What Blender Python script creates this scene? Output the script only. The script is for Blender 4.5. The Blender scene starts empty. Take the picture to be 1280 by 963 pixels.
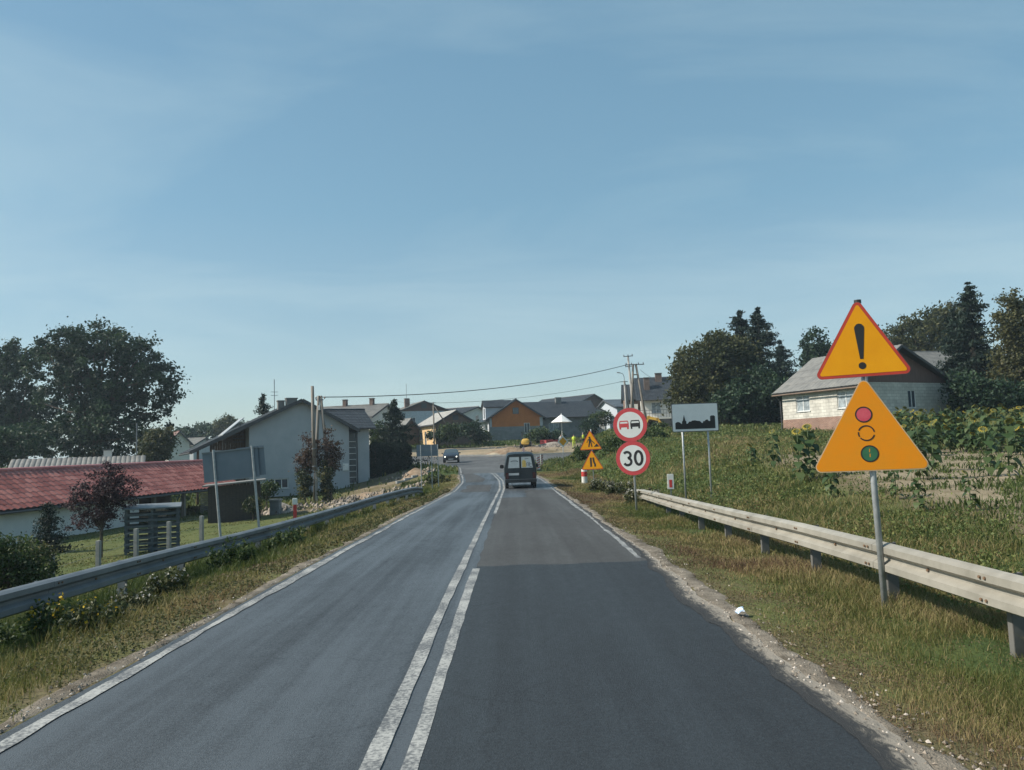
import bpy, bmesh, math, random
import numpy as np
from mathutils import Matrix, Vector

R_ = math.radians
rng = np.random.default_rng(7)
random.seed(7)
SC = bpy.context.scene
COL = SC.collection

# ------------------------------------------------------------------ camera
CAM_H, FPX, PITCH, ROLL = 1.6, 965.0, R_(5.03), R_(2.0)
F0 = Vector((0, math.cos(PITCH), math.sin(PITCH)))
U0 = Vector((0, -math.sin(PITCH), math.cos(PITCH)))
R0 = Vector((1, 0, 0))
CR = R0 * math.cos(ROLL) - U0 * math.sin(ROLL)
CU = U0 * math.cos(ROLL) + R0 * math.sin(ROLL)
cam_d = bpy.data.cameras.new('camera')
cam_d.sensor_width = 36.0
cam_d.lens = 36.0 * FPX / 1280.0
cam_d.clip_start, cam_d.clip_end = 0.05, 6000
cam = bpy.data.objects.new('camera', cam_d)
COL.objects.link(cam)
m3 = Matrix((CR, CU, -F0)).transposed()
cam.matrix_world = Matrix.Translation((0, 0, CAM_H)) @ m3.to_4x4()
SC.camera = cam

# ------------------------------------------------------------------ sky, sun, exposure
SUN_EL = R_(40)
SUN_AZ = math.atan2(-0.985, -0.10)          # angle from +Y towards +X
sun_dir = Vector((math.cos(SUN_EL) * math.sin(SUN_AZ), math.cos(SUN_EL) * math.cos(SUN_AZ), math.sin(SUN_EL)))
w = bpy.data.worlds.new('World'); SC.world = w; w.use_nodes = True
nt = w.node_tree
for n in list(nt.nodes): nt.nodes.remove(n)
wo = nt.nodes.new('ShaderNodeOutputWorld'); bg = nt.nodes.new('ShaderNodeBackground')
sky = nt.nodes.new('ShaderNodeTexSky'); sky.sky_type = 'NISHITA'; sky.sun_disc = False
sky.sun_elevation = SUN_EL; sky.sun_rotation = SUN_AZ % (2 * math.pi)
sky.air_density = 1.0; sky.dust_density = 1.0; sky.ozone_density = 0.25; sky.altitude = 150
bg.inputs['Strength'].default_value = 0.115
# thin cirrus: noise on a far flat layer seen along the sky direction
geo = nt.nodes.new('ShaderNodeTexCoord')
sep = nt.nodes.new('ShaderNodeSeparateXYZ'); nt.links.new(geo.outputs['Generated'], sep.inputs[0])
zc = nt.nodes.new('ShaderNodeMath'); zc.operation = 'MAXIMUM'; zc.inputs[1].default_value = 0.03; nt.links.new(sep.outputs[2], zc.inputs[0])
zp = nt.nodes.new('ShaderNodeMath'); zp.operation = 'ADD'; zp.inputs[1].default_value = 0.12; nt.links.new(zc.outputs[0], zp.inputs[0])
dx = nt.nodes.new('ShaderNodeMath'); dx.operation = 'DIVIDE'; nt.links.new(sep.outputs[0], dx.inputs[0]); nt.links.new(zp.outputs[0], dx.inputs[1])
dy = nt.nodes.new('ShaderNodeMath'); dy.operation = 'DIVIDE'; nt.links.new(sep.outputs[1], dy.inputs[0]); nt.links.new(zp.outputs[0], dy.inputs[1])
cb = nt.nodes.new('ShaderNodeCombineXYZ'); nt.links.new(dx.outputs[0], cb.inputs[0]); nt.links.new(dy.outputs[0], cb.inputs[1])
mp = nt.nodes.new('ShaderNodeMapping'); mp.inputs['Scale'].default_value = (0.55, 0.9, 1); mp.inputs['Rotation'].default_value = (0, 0, R_(28)); mp.inputs['Location'].default_value = (3.1, 1.7, 0)
nt.links.new(cb.outputs[0], mp.inputs[0])
nz = nt.nodes.new('ShaderNodeTexNoise'); nz.inputs['Scale'].default_value = 1.1; nz.inputs['Detail'].default_value = 7; nz.inputs['Roughness'].default_value = 0.55; nz.inputs['Distortion'].default_value = 0.7
nt.links.new(mp.outputs[0], nz.inputs['Vector'])
cr = nt.nodes.new('ShaderNodeValToRGB'); cr.color_ramp.elements[0].position = 0.42; cr.color_ramp.elements[1].position = 0.86
cr.color_ramp.elements[0].color = (0, 0, 0, 1); cr.color_ramp.elements[1].color = (0.5, 0.5, 0.5, 1)
nt.links.new(nz.outputs['Fac'], cr.inputs[0])
mxc = nt.nodes.new('ShaderNodeMixRGB'); mxc.inputs['Color2'].default_value = (4.2, 4.7, 5.0, 1)
# even veil of summer haze over the clear sky, paler towards the horizon all round
vr_ = nt.nodes.new('ShaderNodeValToRGB'); ve = vr_.color_ramp.elements; ve.new(.12); ve.new(.3)
for e, (p_, c_) in zip(ve, [(0, (.80, .84, .88)), (.10, (.66, .80, .92)), (.30, (.38, .66, .88)), (1, (.20, .45, .74))]): e.position = p_; e.color = c_ + (1,)
nt.links.new(zc.outputs[0], vr_.inputs[0])
vs_ = nt.nodes.new('ShaderNodeMixRGB'); vs_.blend_type = 'MULTIPLY'; vs_.inputs[0].default_value = 1; vs_.inputs[2].default_value = (3.75, 3.75, 3.75, 1); nt.links.new(vr_.outputs[0], vs_.inputs[1])
vm_ = nt.nodes.new('ShaderNodeMixRGB'); vm_.inputs[0].default_value = .6; nt.links.new(sky.outputs[0], vm_.inputs[1]); nt.links.new(vs_.outputs[0], vm_.inputs[2])
nt.links.new(cr.outputs[0], mxc.inputs['Fac']); nt.links.new(vm_.outputs[0], mxc.inputs['Color1'])
tint = nt.nodes.new('ShaderNodeMixRGB'); tint.blend_type = 'MULTIPLY'; tint.inputs[0].default_value = 1; tint.inputs[2].default_value = (0.91, 1.025, 1.0, 1)
nt.links.new(mxc.outputs[0], tint.inputs[1]); nt.links.new(tint.outputs[0], bg.inputs['Color']); nt.links.new(bg.outputs[0], wo.inputs[0])

sd = bpy.data.lights.new('sun', 'SUN'); sd.energy = 4.6; sd.angle = R_(0.6); sd.color = (1.0, 0.93, 0.82)
so = bpy.data.objects.new('sun', sd); COL.objects.link(so)
so.rotation_euler = (-sun_dir).to_track_quat('-Z', 'Y').to_euler()
so.location = sun_dir * 200
SC.view_settings.view_transform = 'Standard'; SC.view_settings.look = 'None'
SC.view_settings.exposure = 0.48; SC.view_settings.gamma = 1.0; SC.view_settings.use_curve_mapping = False
SC.cycles.max_bounces = 6; SC.cycles.transparent_max_bounces = 8
SC.cycles.volume_bounces = 0

# ------------------------------------------------------------------ terrain function and pixel helpers
def _sm(a, b, t):
    t = np.clip((t - a) / (b - a), 0, 1); return t * t * (3 - 2 * t)
def road_c(y):      # x of the road's centre line marking
    return np.interp(y, [-50, 40, 48, 56, 64, 72, 80, 86, 200], [-0.72, -0.72, -0.9, -1.5, -2.7, -4.7, -7.5, -10, -10])
def road_z(y):
    return np.interp(y, [-50, 12, 22, 38, 48, 56, 66, 82, 95, 110, 130], [0, 0, -.06, -.2, -.1, .12, .38, .75, 1.1, 1.5, 1.9])
WL, WR = 2.42, 2.66
PL = ([-50, 0, 8, 14, 20, 35, 50, 60, 80, 100, 130, 200, 400], [-.1, -.1, .05, .3, .5, 1.2, 2.0, 2.4, 3.6, 4.6, 5.2, 6.5, 8])
BG = ([70, 86, 93, 100, 120, 140, 200, 400, 3000], [.4, .85, 1.15, 2.2, 3.5, 4.4, 6, 7, 7])
def H(x, y):
    x = np.asarray(x, float); y = np.asarray(y, float)
    c = road_c(y); zr = road_z(y)
    dl = (c - WL) - x; dr = x - np.interp(y, [-50, 40, 48, 56, 60, 66, 76, 86, 92, 98, 110], [WR - .72, WR - .72, WR - .9, WR - 1.5, 1.0, 1.0, 2.6, 7.2, 11.2, 15.5, 18])
    zl = zr + np.interp(dl, [0, .5, 2.4, 5, 9, 14], [0, -.02, -.42, -.9, -1.55, -1.85])
    lowbg = np.interp(y, [60, 75, 90, 120, 200, 400, 3000], [-1.3, -.7, .2, 1.0, 2.5, 4, 5])
    zbg = np.interp(y, *BG)
    mixx = _sm(-46, -16, x)
    bgz = lowbg * (1 - mixx) + zbg * mixx
    fy = _sm(60, 86, y)
    zl = np.where(dl > 0, zl * (1 - fy) + (zr * (1 - _sm(0, 6, dl)) + bgz * _sm(0, 6, dl)) * fy, zr)
    plat = np.interp(y, *PL)
    t = _sm(1.8, np.interp(y, [30, 50], [9.0, 7.0]), dr)
    base_r = zr - np.interp(dr, [0, .4, 1.4, 2.4], [0, .02, .10, .14])
    zrr = base_r * (1 - t) + plat * t
    # the far side of the junction: blend the right hill into the background hill
    fr = _sm(80, 96, y) * (1 - _sm(12, 26, x))
    zrr = zrr * (1 - fr) + bgz * fr
    z = np.where(dr > 0, zrr, zl)
    fb = _sm(84, 92, y)
    z = z * (1 - fb) + np.where(x > 14, np.maximum(bgz, zrr), bgz) * fb
    return z
def h(x, y): return float(H(x, y))
def ray(u, v): return (F0 + CR * ((u - 640) / FPX) + CU * ((481.5 - v) / FPX))
def P(u, v, Y):
    d = ray(u, v); t = Y / d.y
    return Vector((d.x * t, Y, CAM_H + d.z * t))
def G(u, v, zoff=0.0):
    d = ray(u, v); Y = 2.0
    while Y < 400:
        p = P(u, v, Y)
        if p.z <= h(p.x, p.y) + zoff: return p
        Y += 0.02 + Y * 0.002
    return P(u, v, 400)
def XG(u, Y):       # point on the ground at depth Y in picture column u (approx. at the horizon row)
    x = P(u, 566, Y).x
    return Vector((x, Y, h(x, Y)))

# ------------------------------------------------------------------ materials
MATS = {}
def _new(name):
    m = bpy.data.materials.new(name); m.use_nodes = True
    return m, m.node_tree, m.node_tree.nodes['Principled BSDF']
def mat(name, c, rough=0.7, var=0.12, scale=3.0, bump=0.0, bscale=40.0, metal=0.0, c2=None, emit=None, spec=0.5, stretch=(1, 1, 1), lo=.35, hi=.65):
    if name in MATS: return MATS[name]
    m, t, b = _new(name)
    b.inputs['Roughness'].default_value = rough; b.inputs['Metallic'].default_value = metal
    b.inputs['Specular IOR Level'].default_value = spec
    c = tuple(c) + (1,)
    tc = t.nodes.new('ShaderNodeTexCoord'); mpn = t.nodes.new('ShaderNodeMapping'); mpn.inputs['Scale'].default_value = stretch
    t.links.new(tc.outputs['Object'], mpn.inputs[0])
    n = t.nodes.new('ShaderNodeTexNoise'); n.inputs['Scale'].default_value = scale; n.inputs['Detail'].default_value = 6; n.inputs['Roughness'].default_value = .6
    t.links.new(mpn.outputs[0], n.inputs['Vector'])
    r = t.nodes.new('ShaderNodeValToRGB')
    if c2 is None:
        a_ = tuple(max(0, k * (1 - var)) for k in c[:3]) + (1,); b_ = tuple(min(1, k * (1 + var)) for k in c[:3]) + (1,)
    else: a_, b_ = c, tuple(c2) + (1,)
    r.color_ramp.elements[0].color = a_; r.color_ramp.elements[1].color = b_
    r.color_ramp.elements[0].position = lo; r.color_ramp.elements[1].position = hi
    t.links.new(n.outputs['Fac'], r.inputs[0]); t.links.new(r.outputs[0], b.inputs['Base Color'])
    if bump > 0:
        n2 = t.nodes.new('ShaderNodeTexNoise'); n2.inputs['Scale'].default_value = bscale; n2.inputs['Detail'].default_value = 4
        t.links.new(tc.outputs['Object'], n2.inputs['Vector'])
        bp = t.nodes.new('ShaderNodeBump'); bp.inputs['Strength'].default_value = bump; bp.inputs['Distance'].default_value = 0.02
        t.links.new(n2.outputs['Fac'], bp.inputs['Height']); t.links.new(bp.outputs[0], b.inputs['Normal'])
    if emit:
        b.inputs['Emission Color'].default_value = tuple(emit[0]) + (1,); b.inputs['Emission Strength'].default_value = emit[1]
    MATS[name] = m; return m
def leafmat(name, stops, transl=0.3, rough=0.55):
    """colour from the per-leaf attribute 'var'"""
    if name in MATS: return MATS[name]
    m, t, b = _new(name)
    at = t.nodes.new('ShaderNodeAttribute'); at.attribute_name = 'var'
    r = t.nodes.new('ShaderNodeValToRGB')
    els = r.color_ramp.elements
    while len(els) < len(stops): els.new(0.5)
    for e, (p, c) in zip(els, stops): e.position = p; e.color = tuple(c) + (1,)
    t.links.new(at.outputs['Fac'], r.inputs[0]); t.links.new(r.outputs[0], b.inputs['Base Color'])
    b.inputs['Roughness'].default_value = rough; b.inputs['Specular IOR Level'].default_value = 0.25
    tr = t.nodes.new('ShaderNodeBsdfTranslucent'); mx = t.nodes.new('ShaderNodeMixShader'); mx.inputs[0].default_value = transl
    t.links.new(r.outputs[0], tr.inputs[0])
    t.links.new(b.outputs[0], mx.inputs[1]); t.links.new(tr.outputs[0], mx.inputs[2])
    t.links.new(mx.outputs[0], t.nodes['Material Output'].inputs[0])
    MATS[name] = m; return m
def brickmat(name, c1, c2, mortar, bw, bh, msize=0.012, rough=0.85, bump=0.4, axis='X'):
    """brick pattern on vertical walls, in object space (x or y horizontal, z up)"""
    if name in MATS: return MATS[name]
    m, t, b = _new(name); b.inputs['Roughness'].default_value = rough; b.inputs['Specular IOR Level'].default_value = .2
    tc = t.nodes.new('ShaderNodeTexCoord'); s = t.nodes.new('ShaderNodeSeparateXYZ'); t.links.new(tc.outputs['Object'], s.inputs[0])
    ad = t.nodes.new('ShaderNodeMath'); ad.operation = 'ADD'; t.links.new(s.outputs[0], ad.inputs[0]); t.links.new(s.outputs[1], ad.inputs[1])
    cbn = t.nodes.new('ShaderNodeCombineXYZ'); t.links.new(ad.outputs[0], cbn.inputs[0]); t.links.new(s.outputs[2], cbn.inputs[1])
    br = t.nodes.new('ShaderNodeTexBrick'); t.links.new(cbn.outputs[0], br.inputs['Vector'])
    br.inputs['Scale'].default_value = 1; br.inputs['Brick Width'].default_value = bw; br.inputs['Row Height'].default_value = bh
    br.inputs['Mortar Size'].default_value = msize; br.inputs['Mortar Smooth'].default_value = .3
    br.inputs['Color1'].default_value = tuple(c1) + (1,); br.inputs['Color2'].default_value = tuple(c2) + (1,); br.inputs['Mortar'].default_value = tuple(mortar) + (1,)
    n = t.nodes.new('ShaderNodeTexNoise'); n.inputs['Scale'].default_value = 1.3; n.inputs['Detail'].default_value = 6; t.links.new(tc.outputs['Object'], n.inputs['Vector'])
    mr = t.nodes.new('ShaderNodeMapRange'); mr.inputs['From Min'].default_value = .3; mr.inputs['From Max'].default_value = .7; mr.inputs['To Min'].default_value = .78; mr.inputs['To Max'].default_value = 1.12
    t.links.new(n.outputs['Fac'], mr.inputs[0])
    mu = t.nodes.new('ShaderNodeMixRGB'); mu.blend_type = 'MULTIPLY'; mu.inputs[0].default_value = 1
    t.links.new(br.outputs['Color'], mu.inputs[1]); t.links.new(mr.outputs[0], mu.inputs[2]); t.links.new(mu.outputs[0], b.inputs['Base Color'])
    bp = t.nodes.new('ShaderNodeBump'); bp.inputs['Strength'].default_value = bump; bp.inputs['Distance'].default_value = .02; bp.invert = True
    t.links.new(br.outputs['Fac'], bp.inputs['Height']); t.links.new(bp.outputs[0], b.inputs['Normal'])
    MATS[name] = m; return m

def asphalt(name, dark, light, streak=0.5, patch=0.35, rough=0.75, cracks=.5):
    """tarmac with wheel streaks along the road (world y) and blotches"""
    m, t, b = _new(name)
    tc = t.nodes.new('ShaderNodeTexCoord')
    def noise(scale, stretch, det=5, loc=(0, 0, 0)):
        mpn = t.nodes.new('ShaderNodeMapping'); mpn.inputs['Scale'].default_value = stretch; mpn.inputs['Location'].default_value = loc
        t.links.new(tc.outputs['Object'], mpn.inputs[0])
        n = t.nodes.new('ShaderNodeTexNoise'); n.inputs['Scale'].default_value = scale; n.inputs['Detail'].default_value = det; n.inputs['Roughness'].default_value = .6
        t.links.new(mpn.outputs[0], n.inputs['Vector']); return n.outputs['Fac']
    def mr(src, a, bb, c_, d_):
        q = t.nodes.new('ShaderNodeMapRange'); q.inputs[1].default_value = a; q.inputs[2].default_value = bb; q.inputs[3].default_value = c_; q.inputs[4].default_value = d_
        t.links.new(src, q.inputs[0]); return q.outputs[0]
    def add(a, bb):
        q = t.nodes.new('ShaderNodeMath'); q.operation = 'ADD'; t.links.new(a, q.inputs[0]); t.links.new(bb, q.inputs[1]); return q.outputs[0]
    s1 = mr(noise(1.6, (1.0, 0.035, 1), 5), .35, .7, 0, streak)
    s2 = mr(noise(5.0, (1.0, 0.012, 1), 3, (9, 0, 0)), .4, .75, 0, streak * .35)
    s3 = mr(noise(0.45, (1, .45, 1), 6, (3, 5, 0)), .35, .7, 0, patch)
    s4 = mr(noise(42, (1, 1, 1), 4), .32, .72, -.30, .34)
    s5 = mr(noise(9, (1, .5, 1), 4, (1, 2, 0)), .35, .7, -.08, .12)
    s = add(add(add(s1, s2), add(s3, s4)), s5)
    # hairline cracks, only in some areas
    vo = t.nodes.new('ShaderNodeTexVoronoi'); vo.feature = 'DISTANCE_TO_EDGE'; vo.inputs['Scale'].default_value = .55
    wv = t.nodes.new('ShaderNodeTexNoise'); wv.inputs['Scale'].default_value = 3; wv.inputs['Detail'].default_value = 6; t.links.new(tc.outputs['Object'], wv.inputs['Vector'])
    wm = t.nodes.new('ShaderNodeMixRGB'); wm.blend_type = 'ADD'; wm.inputs[0].default_value = .55; t.links.new(tc.outputs['Object'], wm.inputs[1]); t.links.new(wv.outputs['Color'], wm.inputs[2]); t.links.new(wm.outputs[0], vo.inputs['Vector'])
    ck = mr(vo.outputs['Distance'], 0.0, .012, 1, 0); ckm = mr(noise(.35, (1, .6, 1), 3, (7, 1, 0)), .46, .54, 0, cracks)
    cm = t.nodes.new('ShaderNodeMath'); cm.operation = 'MULTIPLY'; t.links.new(ck, cm.inputs[0]); t.links.new(ckm, cm.inputs[1])
    sb_ = t.nodes.new('ShaderNodeMath'); sb_.operation = 'SUBTRACT'; t.links.new(s, sb_.inputs[0]); t.links.new(cm.outputs[0], sb_.inputs[1]); s = sb_.outputs[0]
    r = t.nodes.new('ShaderNodeValToRGB'); r.color_ramp.elements[0].color = tuple(dark) + (1,); r.color_ramp.elements[1].color = tuple(light) + (1,)
    t.links.new(s, r.inputs[0]); t.links.new(r.outputs[0], b.inputs['Base Color'])
    rr = mr(s, 0, 1, rough + .08, rough - .14); t.links.new(rr, b.inputs['Roughness'])
    b.inputs['Specular IOR Level'].default_value = .45
    n2 = t.nodes.new('ShaderNodeTexNoise'); n2.inputs['Scale'].default_value = 110; n2.inputs['Detail'].default_value = 3; t.links.new(tc.outputs['Object'], n2.inputs['Vector'])
    bp = t.nodes.new('ShaderNodeBump'); bp.inputs['Strength'].default_value = .7; bp.inputs['Distance'].default_value = .008
    t.links.new(n2.outputs['Fac'], bp.inputs['Height']); t.links.new(bp.outputs[0], b.inputs['Normal'])
    MATS[name] = m; return m

# ------------------------------------------------------------------ mesh helpers
class MB:
    def __init__(s): s.v = []; s.f = []
    def add(s, vs, fs):
        o = len(s.v); s.v += [tuple(p) for p in vs]; s.f += [tuple(i + o for i in f) for f in fs]; return s
    def box(s, c, d, rz=0.0, rx=0.0, ry=0.0):
        M = Matrix.Translation(c) @ Matrix.Rotation(rz, 4, 'Z') @ Matrix.Rotation(ry, 4, 'Y') @ Matrix.Rotation(rx, 4, 'X')
        hx, hy, hz = d[0] / 2, d[1] / 2, d[2] / 2
        vs = [M @ Vector((x * hx, y * hy, z * hz)) for x in (-1, 1) for y in (-1, 1) for z in (-1, 1)]
        return s.add(vs, [(0, 1, 3, 2), (4, 6, 7, 5), (0, 4, 5, 1), (2, 3, 7, 6), (0, 2, 6, 4), (1, 5, 7, 3)])
    def b2(s, lo, hi): return s.box([(a + b) / 2 for a, b in zip(lo, hi)], [b - a for a, b in zip(lo, hi)])
    def tube(s, pts, rads, n=8, cap=True):
        pts = [Vector(p) for p in pts]
        if not hasattr(rads, '__len__'): rads = [rads] * len(pts)
        vs, fs = [], []
        up = None
        for i, p in enumerate(pts):
            d = (pts[min(i + 1, len(pts) - 1)] - pts[max(i - 1, 0)]).normalized()
            if up is None: up = d.orthogonal().normalized()
            a = (up - d * up.dot(d)).normalized(); bb = d.cross(a); up = a
            for k in range(n):
                an = 2 * math.pi * k / n
                vs.append(p + a * math.cos(an) * rads[i] + bb * math.sin(an) * rads[i])
        for i in range(len(pts) - 1):
            for k in range(n):
                k2 = (k + 1) % n
                fs.append((i * n + k, i * n + k2, (i + 1) * n + k2, (i + 1) * n + k))
        if cap:
            fs.append(tuple(range(n - 1, -1, -1))); fs.append(tuple((len(pts) - 1) * n + k for k in range(n)))
        return s.add(vs, fs)
    def cyl(s, a, b, r, n=12): return s.tube([a, b], r, n)
    def prism(s, poly, d0, d1, fr=None):
        """poly in (x,z), extruded along y from d0 to d1; fr maps (x,y,z)->vector"""
        fr = fr or (lambda x, y, z: (x, y, z)); n = len(poly)
        vs = [fr(x, d0, z) for x, z in poly] + [fr(x, d1, z) for x, z in poly]
        fs = [tuple(range(n)), tuple(range(2 * n - 1, n - 1, -1))] + [(i, i + n, (i + 1) % n + n, (i + 1) % n) for i in range(n)]
        return s.add(vs, fs)
    def build(s, name, m, parent=None, smooth=False, bevel=0.0):
        me = bpy.data.meshes.new(name); me.from_pydata(s.v, [], s.f); me.update()
        bm = bmesh.new(); bm.from_mesh(me); bmesh.ops.recalc_face_normals(bm, faces=bm.faces)
        if bevel > 0: bmesh.ops.bevel(bm, geom=list(bm.edges), offset=bevel, segments=2, affect='EDGES', clamp_overlap=True)
        bm.to_mesh(me); bm.free()
        if smooth: me.shade_smooth()
        if m: me.materials.append(m)
        o = bpy.data.objects.new(name, me); COL.objects.link(o)
        if parent is not None: o.parent = parent
        return o
def tag(o, label=None, cat=None, group=None, kind=None):
    if label: o['label'] = label
    if cat: o['category'] = cat
    if group: o['group'] = group
    if kind: o['kind'] = kind
    return o
def thing(name, label, cat, loc=(0, 0, 0), rz=0.0, group=None, rx=0.0, ry=0.0):
    o = bpy.data.objects.new(name, None); o.empty_display_size = .2; COL.objects.link(o)
    o.location = loc; o.rotation_euler = (rx, ry, rz); return tag(o, label, cat, group)
def copy_thing(src, loc, rz, label=None, scale=None):
    c = src.copy(); COL.objects.link(c); c.location = loc; c.rotation_euler = (src.rotation_euler[0], src.rotation_euler[1], rz)
    if scale: c.scale = (scale,) * 3
    if label: c['label'] = label
    for ch in src.children:
        d = ch.copy(); COL.objects.link(d); d.parent = c
        for g in ch.children:
            e = g.copy(); COL.objects.link(e); e.parent = d
    return c
def np_mesh(name, V, Fc, m, parent=None, var=None, smooth=False):
    """V (N,3); Fc (M,k) uniform faces; var per vertex"""
    me = bpy.data.meshes.new(name); V = np.asarray(V, np.float32); Fc = np.asarray(Fc, np.int32); k = Fc.shape[1]
    me.vertices.add(len(V)); me.vertices.foreach_set('co', V.ravel())
    me.loops.add(Fc.size); me.loops.foreach_set('vertex_index', Fc.ravel())
    me.polygons.add(len(Fc)); me.polygons.foreach_set('loop_start', np.arange(0, Fc.size, k, dtype=np.int32))
    try: me.polygons.foreach_set('loop_total', np.full(len(Fc), k, np.int32))
    except Exception: pass
    if var is not None:
        at = me.attributes.new('var', 'FLOAT', 'POINT'); at.data.foreach_set('value', np.asarray(var, np.float32))
    me.update(calc_edges=True); me.validate()
    if smooth: me.shade_smooth()
    else: me.shade_flat()
    if m: me.materials.append(m)
    o = bpy.data.objects.new(name, me); COL.objects.link(o)
    if parent is not None: o.parent = parent
    return o
def grid_mesh(name, xs, ys, zfun, m, parent=None, keep=None, smooth=True):
    X, Y = np.meshgrid(xs, ys); Z = zfun(X, Y)
    V = np.stack([X.ravel(), Y.ravel(), Z.ravel()], 1); nx, ny = len(xs), len(ys)
    i = np.arange(ny - 1)[:, None] * nx + np.arange(nx - 1)[None, :]
    Fc = np.stack([i, i + 1, i + nx + 1, i + nx], -1).reshape(-1, 4)
    return np_mesh(name, V, Fc, m, parent, smooth=smooth)

# ------------------------------------------------------------------ noise for layout
def vn(x, y, s=1.0, seed=0, octv=3):
    x = np.asarray(x, float) / s; y = np.asarray(y, float) / s
    out = np.zeros(np.broadcast(x, y).shape); amp = 1.0; tot = 0
    for o in range(octv):
        xi = np.floor(x).astype(np.int64); yi = np.floor(y).astype(np.int64); fx = x - xi; fy = y - yi
        fx = fx * fx * (3 - 2 * fx); fy = fy * fy * (3 - 2 * fy)
        def hsh(a, b):
            q = (a * 374761393 + b * 668265263 + (seed + o * 17) * 974711) & 0x7fffffff
            q = ((q ^ (q >> 13)) * 1274126177) & 0x7fffffff
            return ((q ^ (q >> 16)) & 0xffff) / 65535.0
        n = (hsh(xi, yi) * (1 - fx) + hsh(xi + 1, yi) * fx) * (1 - fy) + (hsh(xi, yi + 1) * (1 - fx) + hsh(xi + 1, yi + 1) * fx) * fy
        out = out + amp * n; tot += amp; amp *= .5; x = x * 2.03 + 5.1; y = y * 2.03 + 1.7
    return out / tot

JUNC = [(-3.9, 58), (-5, 68), (-8, 78), (-14, 87), (-25, 93), (-50, 99), (-90, 104), (-90, 111), (-50, 106), (-25, 100), (-14, 96),
        (0, 93.3), (8, 93.6), (15, 96.5), (15, 93.5), (11, 91), (7, 87), (2.5, 76), (1.0, 66), (1.2, 58)]
JUNC[0] = (float(road_c(58)) - WL, 58); JUNC[-1] = (float(road_c(58)) + WR, 58)
def in_poly(x, y, poly):
    ins = np.zeros(np.shape(x), bool); n = len(poly)
    for i in range(n):
        (x0, y0), (x1, y1) = poly[i], poly[(i + 1) % n]
        if y0 == y1: continue
        c = ((y0 > y) != (y1 > y)) & (x < (x1 - x0) * (y - y0) / (y1 - y0) + x0); ins ^= c
    return ins
def edge_r(y): return road_c(y) + WR + (vn(y, 0 * np.asarray(y), .7, 3) - .5) * .16 + (vn(y, 0 * np.asarray(y), .16, 4) - .5) * .06
def edge_l(y): return road_c(y) - WL - .03 + (vn(y, 0 * np.asarray(y), .9, 5) - .5) * .07
def on_road(x, y, pad=0.0):
    m = (y < 58.5) & (x > road_c(y) - WL - pad) & (x < road_c(y) + WR + pad)
    return m | in_poly(x, y, JUNC)

def field_dirt(x, y):   # bare soil of the sunflower field
    a = _sm(9.5, 12.5, y) * (1 - _sm(31, 40, y)) * _sm(6.0, 9.5, x - (y - 14) * .12) 
    return a
def sandy(x, y):        # dug-up ground at the road works
    return np.maximum(_sm(92.5, 94.5, y) * (1 - _sm(103, 110, y)) * _sm(-34, -22, x) * (1 - _sm(15, 20, x)),
                      np.maximum(_sm(44, 50, y) * (1 - _sm(72, 80, y)) * _sm(-17, -12, x) * (1 - _sm(-5.5, -4.2, x - road_c(y))) * .8,
                                 _sm(72, 76, y) * (1 - _sm(84, 88, y)) * _sm(8, 13, x) * (1 - _sm(17, 22, x)) * .8))
def lawn(x, y): return _sm(-60, -16, -0 * x + 0 * y - 30) * 0 + (1 - _sm(-14, -10.5, x)) * (1 - _sm(44, 60, y))

# ground --------------------------------------------------------------------
xs = np.unique(np.concatenate([np.linspace(-9, 9, 121), np.linspace(-40, -9, 90), np.linspace(9, 45, 100), -np.geomspace(40, 700, 26), np.geomspace(45, 700, 26)]))
ys = np.unique(np.concatenate([np.linspace(-12, 32, 170), np.linspace(32, 125, 150), np.geomspace(125, 1500, 30)]))
def gz(X, Y):
    Z = H(X, Y); inr = on_road(X, Y, 0.0)
    n = (vn(X, Y, 1.3, 11) - .5) * .10 + (vn(X, Y, .35, 12, 2) - .5) * .04
    far = np.clip(Y / 60, 0, 1.5); n = n + (vn(X, Y, 9, 13) - .5) * .5 * far * _sm(30, 60, Y)
    dr = np.minimum(np.abs(X - (road_c(Y) + WR)), np.abs(X - (road_c(Y) - WL)))
    k = np.clip(dr / 1.2, 0, 1); k = np.where(in_poly(X, Y, [(-95, 86), (-95, 118), (40, 108), (40, 84), (5, 56), (-10, 56)]), 0, k)
    return np.where(inr, Z - .07, Z + n * k)
gm, t, b = _new('ground_soil_grass'); b.inputs['Roughness'].default_value = .95; b.inputs['Specular IOR Level'].default_value = .1
at = t.nodes.new('ShaderNodeAttribute'); at.attribute_name = 'var'
tc = t.nodes.new('ShaderNodeTexCoord')
nA = t.nodes.new('ShaderNodeTexNoise'); nA.inputs['Scale'].default_value = 1.1; nA.inputs['Detail'].default_value = 9; nA.inputs['Roughness'].default_value = .7; t.links.new(tc.outputs['Object'], nA.inputs['Vector'])
mrn = t.nodes.new('ShaderNodeMapRange'); mrn.inputs[1].default_value = .25; mrn.inputs[2].default_value = .75; mrn.inputs[3].default_value = -.16; mrn.inputs[4].default_value = .16; t.links.new(nA.outputs['Fac'], mrn.inputs[0])
ad = t.nodes.new('ShaderNodeMath'); ad.operation = 'ADD'; ad.use_clamp = True; t.links.new(at.outputs['Fac'], ad.inputs[0]); t.links.new(mrn.outputs[0], ad.inputs[1])
r = t.nodes.new('ShaderNodeValToRGB'); els = r.color_ramp.elements
for _ in range(4): els.new(.5)
for e, (p_, c_) in zip(els, [(0, (.030, .048, .016)), (.2, (.055, .080, .026)), (.38, (.105, .115, .042)), (.55, (.13, .105, .062)), (.75, (.26, .215, .15)), (1, (.36, .28, .19))]): e.position = p_; e.color = c_ + (1,)
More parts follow.
